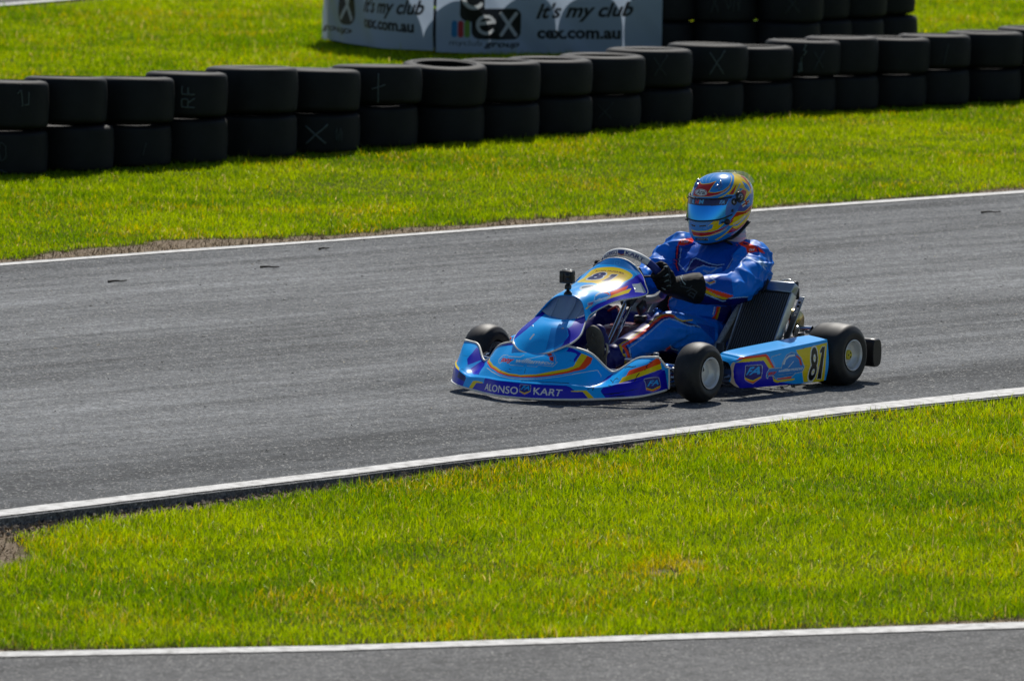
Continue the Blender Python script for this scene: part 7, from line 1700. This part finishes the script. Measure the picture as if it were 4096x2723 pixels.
# ---- boots, toes up against the pedals, soles facing forward
M_boot = paint_mat('race_boot_fabric', .5, 0, .4, bump=(250, .2, .0008))
M_sole = mat('boot_sole_rubber', (.085, .080, .066), .7, noise=(30, .25), bump=(90, .4, .002))
for s in (1, -1):
    y = .164 * s; mb = MB()
    mb.tube(curve([(1.075, y, .192), (1.105, y, .182), (1.145, y, .168), (1.172, y, .155)], 16), [.049 + .003 * math.sin(i * .4) for i in range(16)], 24)
    for q, r_ in [((1.178, y, .120), (.042, .036, .042)), ((1.190, y, .160), (.042, .038, .045)), ((1.212, y, .210), (.036, .041, .045)), ((1.230, y + .004 * s, .255), (.029, .044, .045)), ((1.243, y + .004 * s, .292), (.022, .038, .036))]: ball(mb, q, r_)
    for a, b in [((1.172, y, .15), (1.196, y, .18)), ((1.19, y, .16), (1.222, y, .23)), ((1.222, y, .23), (1.24, y, .285))]: mb.tube([a, b], .036 if a[0] < 1.2 else .026, 20)
    me = remesh(mb, .0035, 6, .5); P = coords(me); Nv = normals(me)
    b = np.empty((len(P), 3)); b[:] = lin(SPAL['NVS'])
    if s > 0: b = artwork(P, Nv, b, lambda n: np.ones(len(P), bool), {'boot'})
    me.materials.clear(); me.materials.append(M_boot); me.polygons.foreach_set('use_smooth', np.ones(len(me.polygons), bool)); set_cols(me, b); me.name = 'boot'
    bo = link('boot', me, person)
    # sole: outline in the plane that leans with the foot
    o0 = np.array([1.204, y, .078]); ul = norm(np.array([.072, 0, .245])); un = np.array([ul[2], 0, -ul[0]])
    out = curve([(-.028, .012), (0, 0), (.028, .012), (.034, .06), (.032, .11), (.040, .165), (.043, .205), (.030, .242), (0, .258), (-.030, .242), (-.043, .205), (-.040, .165), (-.032, .11), (-.034, .06)], 56, True)
    mb = MB()
    rows = [(0.96, -.006), (1.0, -.002), (1.0, .010), (.93, .014), (.5, .0145)]
    cen_ = out.mean(0); VV = []
    for f_, d_ in rows:
        q = cen_ + (out - cen_) * f_; VV.append(o0 + q[:, :1] * np.array([0, 1, 0]) + q[:, 1:] * ul + un * (d_ + .05 * (q[:, 1:] - .12) ** 2 * 8 * .3))
    VV = np.array(VV); mb.add(VV.reshape(-1, 3), grid_quads(len(rows), 56, False, True)); c1 = VV[-1].mean(0); mb.add(np.concatenate([VV[-1], [c1]]), None, [[j, (j + 1) % 56, 56] for j in range(56)])
    st = [(.0 + .019 * (1 if i % 2 == 0 else .42) * math.sin(i * math.pi / 5), .20 + .026 * (1 if i % 2 == 0 else .42) * math.cos(i * math.pi / 5)) for i in range(11)]
    mb.tube([o0 + np.array([0, q[0], 0]) + ul * q[1] + un * .0165 for q in st], .0014, 5, m=1)
    for k in range(9): mb.tube([o0 + np.array([0, -.028, 0]) + ul * (.085 + k * .007) + un * .014, o0 + np.array([0, .028, 0]) + ul * (.085 + k * .007) + un * .014], .0016, 5)
    mb.build('sole', [M_sole, mat('sole_mark', (.16, .15, .12), .6)], bo)

# ---- neck sock and chin strap
M_sock = mat('white_balaclava', (.55, .53, .56), .85, bump=(160, .3, .001))
mb = MB(); C = [(.050, .02, .598, .074, .083), (.045, .02, .615, .080, .090), (.040, .02, .64, .084, .092), (.04, .02, .67, .082, .088), (.05, .02, .70, .078, .082)]
sk = ring_loft(C, 48, 2.1); Vs = np.concatenate(sk.V); Vs = Vs + norm(Vs - [.045, .02, .64]) * (.002 * np.sin(Vs[:, 2] * 330 + 3 * Vs[:, 1] * 20))[:, None]
me = np_mesh('neck_sock', Vs, np.concatenate(sk.Q), np.concatenate(sk.T), mats=[M_sock]); link('neck_sock', me, person)
# suit collar standing round the neck
mb = MB(); n = 60; a = np.linspace(0, 2 * math.pi, n, endpoint=False); rows = []
for k, (zz, ro) in enumerate([(.560, .102), (.580, .101), (.598, .098), (.607, .095), (.607, .090), (.58, .090)]):
    front = np.clip(np.cos(a), 0, 1) ** 6; zz = zz - .035 * front * (k in (2, 3, 4)) - .012 * np.cos(a)
    rows.append(np.stack([.052 + ro * .93 * np.cos(a), .02 + ro * 1.04 * np.sin(a), zz + 0 * a], 1))
mb.add(np.array(rows).reshape(-1, 3), grid_quads(len(rows), n, False, True)); mb.build('collar', mat('suit_collar', lin(SPAL['CHB']), .45), person)
mb = MB(); mb.tube(curve([(.155, .078, .635), (.120, .092, .632), (.085, .100, .645), (.05, .105, .668), (.0, .108, .70)], 24), .019, 10, flat=.4); mb.tube(curve([(.165, .06, .632), (.12, .088, .612), (.105, .092, .600)], 12), .016, 10, flat=.35)
mb.build('chin_strap', M_blackr, person)

# ---- helmet
NU, NV_ = 1000, 520
Ah, Th = np.meshgrid(np.linspace(-math.pi, math.pi, NU, endpoint=False), np.linspace(0, 1, NV_), indexing='ij')
hp = Paint(np.stack([Ah, Th], -1).reshape(-1, 2), (26, 142, 228))
tri = np.abs(Ah.ravel())
livery(hp, 'helm')
# the same design, mirrored, on the far side
mir = np.stack([-Ah, Th], -1).reshape(-1, 2)
far = (Ah.ravel() < -.55)
hp2 = Paint(mir[far], (26, 142, 228))
for it in LIV['helm']:
    if it[0] == 'p' and len(it[2]) > 2: hp2.poly(it[2], PAL[it[1]])
hp.C[far] = hp2.C
hp.C[Th.ravel() < .022] = lin((14, 14, 15))
Ph = helmet_kart(helmet_pt(Ah, Th))
M_hel = paint_mat('lacquered_helmet', .25, .7, .3, **{'Coat Roughness': .09})
me = np_mesh('helmet', Ph.reshape(-1, 3), grid_quads(NU, NV_, True), mats=[M_hel], cols=hp.C)
helmet = link('helmet', me, person)
md = helmet.modifiers.new('thickness', 'SOLIDIFY'); md.thickness = .012; md.offset = -1
mb = MB(); aa_ = np.linspace(-math.pi, math.pi, 90, endpoint=False); mb.tube(helmet_kart(helmet_pt(aa_, aa_ * 0, -.002)), .008, 8, closed=True)
mb.build('rim_trim', M_blackr, helmet)
# visor: a curved shield just proud of the shell, same outline on both sides
vp = np.array(VIS['edge']); k = vp[:, 0] > 0; vr = vp[k]
AV, TV = np.meshgrid(np.linspace(-1.56, 1.56, 620), np.linspace(.30, .62, 130), indexing='ij')
UVv = np.stack([np.abs(AV), TV], -1).reshape(-1, 2)
poly_v = [(-.1, vr[0][1])] + [tuple(v) for v in vr] + [(-.1, vr[-1][1])]
ins = pip(UVv, poly_v)
Pv = helmet_kart(helmet_pt(AV, TV, .0065 - .003 * np.clip((np.abs(AV) - 1.0) / .5, 0, 1))).reshape(-1, 3)
st_ = np.array(VIS['strip']); sr = st_[st_[:, 0] > 0]; h2 = len(sr) // 2
strip_in = pip(UVv, [(-.1, sr[0][1])] + [tuple(v) for v in sr] + [(-.1, sr[-1][1])])
arm_in = pip(UVv, VIS['arm']); arm_in |= UVv[:, 0] > .95
pv = Paint(np.stack([AV, TV], -1).reshape(-1, 2), (30, 156, 252))
pv.C[strip_in] = lin((24, 22, 84)); pv.C[arm_in] = lin((16, 104, 190))
for t_, q, c_ in [('R', (0, .28), (70, 170, 225)), ('H', (.34, .62), (215, 60, 50)), ('M', (.66, 1.0), (70, 170, 225))]:
    Q = np.array(VIS['rhm']); pv.text(t_, [Q[0] * (1 - q[0]) + Q[1] * q[0], Q[0] * (1 - q[1]) + Q[1] * q[1], Q[3] * (1 - q[1]) + Q[2] * q[1], Q[3] * (1 - q[0]) + Q[2] * q[0]], c_, .06)
Qf = np.array(VIS['fa']); pv.poly(Qf, (60, 70, 150)); pv.text('FA', Qf, (90, 180, 235), .03, .3)
Qv = grid_quads(620, 130); fin = ins[Qv].all(1); Qv = Qv[fin]
fm = np.where(strip_in[Qv].all(1), 1, np.where(arm_in[Qv].all(1), 2, 0))
used_v = np.unique(Qv); re_ = -np.ones(len(Pv), int); re_[used_v] = np.arange(len(used_v))
M_mir = paint_mat('mirror_visor', .07, .6, .5, 1.0); M_str = paint_mat('visor_strip', .25, .5, .5); M_arm = paint_mat('visor_side', .2, .6, .5)
me = np_mesh('visor', Pv[used_v], re_[Qv], mats=[M_mir, M_str, M_arm], fmat=fm, cols=pv.C[used_v]); vi = link('visor', me, helmet)
md = vi.modifiers.new('thickness', 'SOLIDIFY'); md.thickness = .003; md.offset = -1
mb = MB(); bt = np.linspace(-1.0, 1.0, 60); mb.tube(helmet_kart(helmet_pt(bt, np.interp(np.abs(bt), vr[::-1][:, 0] if False else [0, .6, 1.0], [vr[-1][1], vr[-1][1] + .002, vr[-1][1] + .02]), .006)), .0035, 6)
mb.tube(helmet_kart(helmet_pt(bt, np.interp(np.abs(bt), [0, .6, 1.0], [vr[0][1], vr[0][1], vr[0][1] + .003]), .006)), .0035, 6); mb.build('visor_seal', M_blackr, vi)
def hel_frame(az, t, off=0.0):
    e = 1e-3; p = helmet_kart(helmet_pt(az, t, off)); da = helmet_kart(helmet_pt(az + e, t, off)) - p; dt = helmet_kart(helmet_pt(az, t + e * 3, off)) - p
    n = norm(np.cross(da, dt)); return p, n, norm(da), norm(dt)
for s in (1, -1):
    (ha, ht) = VIS['hole'][0]; p_, n_, a_, t_ = hel_frame(ha * s, ht, .003); n_ = n_ if n_ @ (p_ - HC) > 0 else -n_
    mb = MB(); disc(mb, p_, n_, .026, .008, 0); disc(mb, p_ + n_ * .007, n_, .015, .003, 1); disc(mb, p_ + n_ * .009, n_, .008, .002, 0)
    (ha, ht) = VIS['small'][0]; p2_, n2_, _, _ = hel_frame(ha * s, ht, .004); n2_ = n2_ if n2_ @ (p2_ - HC) > 0 else -n2_; disc(mb, p2_ + n2_ * .003, n2_, .008, .003, 1); disc(mb, p2_, n2_, .017, .004, 0)
    (ha, ht) = VIS['dot'][0]; p3_, n3_, _, _ = hel_frame(ha * s, ht, .005); n3_ = n3_ if n3_ @ (p3_ - HC) > 0 else -n3_; disc(mb, p3_ + n3_ * .001, n3_, .0075, .002, 0)
    mb.tube([p_ + n_ * .003, (p_ + p2_) / 2 + n_ * .003, p2_ + n2_ * .001], .017, 10, flat=.3)
    mb.build('visor_pivot', [M_blackp, mat('grey_screw', (.35, .36, .38), .35, .8)], helmet)
    (ha, ht) = VIS['clip'][0]; p_, n_, a_, t_ = hel_frame(ha * s, ht, .003); n_ = n_ if n_ @ (p_ - HC) > 0 else -n_; mb = MB(); disc(mb, p_, n_, .014, .006); mb.tube([p_ + n_ * .003, p_ - a_ * s * .03 + n_ * .002 + t_ * .004], .007, 8, flat=.5); mb.build('visor_clip', M_blackp, helmet)
    (ha, ht) = VIS['vent'][0]; mb = MB()
    c1, n1, a1, t1 = hel_frame((ha + .12) * s, ht + .04, .002); c0, n0, a0_, t0_ = hel_frame((ha - .10) * s, ht - .055, .001); c2, n2, _, _ = hel_frame((ha + .05) * s, ht - .07, .001)
    mb.tube([c1, (c1 + c2) / 2, c2], [.005, .013, .004], 12, flat=.6); mb.tube([c0, (c0 * .5 + c1 * .5)], [.003, .009], 10, flat=.6); mb.tube([c1 + (c1 - HC) * .03, c1 * .7 + c2 * .3 + (c1 - HC) * .05], .004, 8, m=1)
    mb.build('roof_vent', [mat('vent_blue', lin((46, 112, 190)), .25, coat=.6), M_chrome], helmet)
# clear spoiler at the back of the crown
def spo(a, b):
    az_ = math.pi - .0 + a * 1.15; t_ = .62 + .40 * (1 - b); lift = .003 + .020 * np.sin(np.clip(b, 0, 1) * 2.2) * (1 - .6 * np.abs(a) ** 2)
    t_ = .93 - .33 * b
    return helmet_kart(helmet_pt(az_, t_, 0) * 1.0) + norm(helmet_pt(az_, t_) @ HROT.T + np.array([-.05, 0, .02])) * lift[..., None]
A, B = np.meshgrid(np.linspace(-1, 1, 60), np.linspace(0, 1, 36), indexing='ij')
gm, nt, bb_ = nodes('clear_spoiler'); _tp = nt.nodes.new('ShaderNodeBsdfTransparent'); _gl = nt.nodes.new('ShaderNodeBsdfGlossy'); _gl.inputs['Roughness'].default_value = .16; _mx = nt.nodes.new('ShaderNodeMixShader'); _mx.inputs['Fac'].default_value = .10
_tp.inputs['Color'].default_value = (.96, .95, .9, 1); nt.links.new(_tp.outputs[0], _mx.inputs[1]); nt.links.new(_gl.outputs[0], _mx.inputs[2]); nt.links.new(_mx.outputs[0], nt.nodes['Material Output'].inputs['Surface'])
me = np_mesh('rear_spoiler', spo(A, B).reshape(-1, 3), grid_quads(60, 36), mats=[gm]); sp_ = link('rear_spoiler', me, helmet)
md = sp_.modifiers.new('thickness', 'SOLIDIFY'); md.thickness = .002
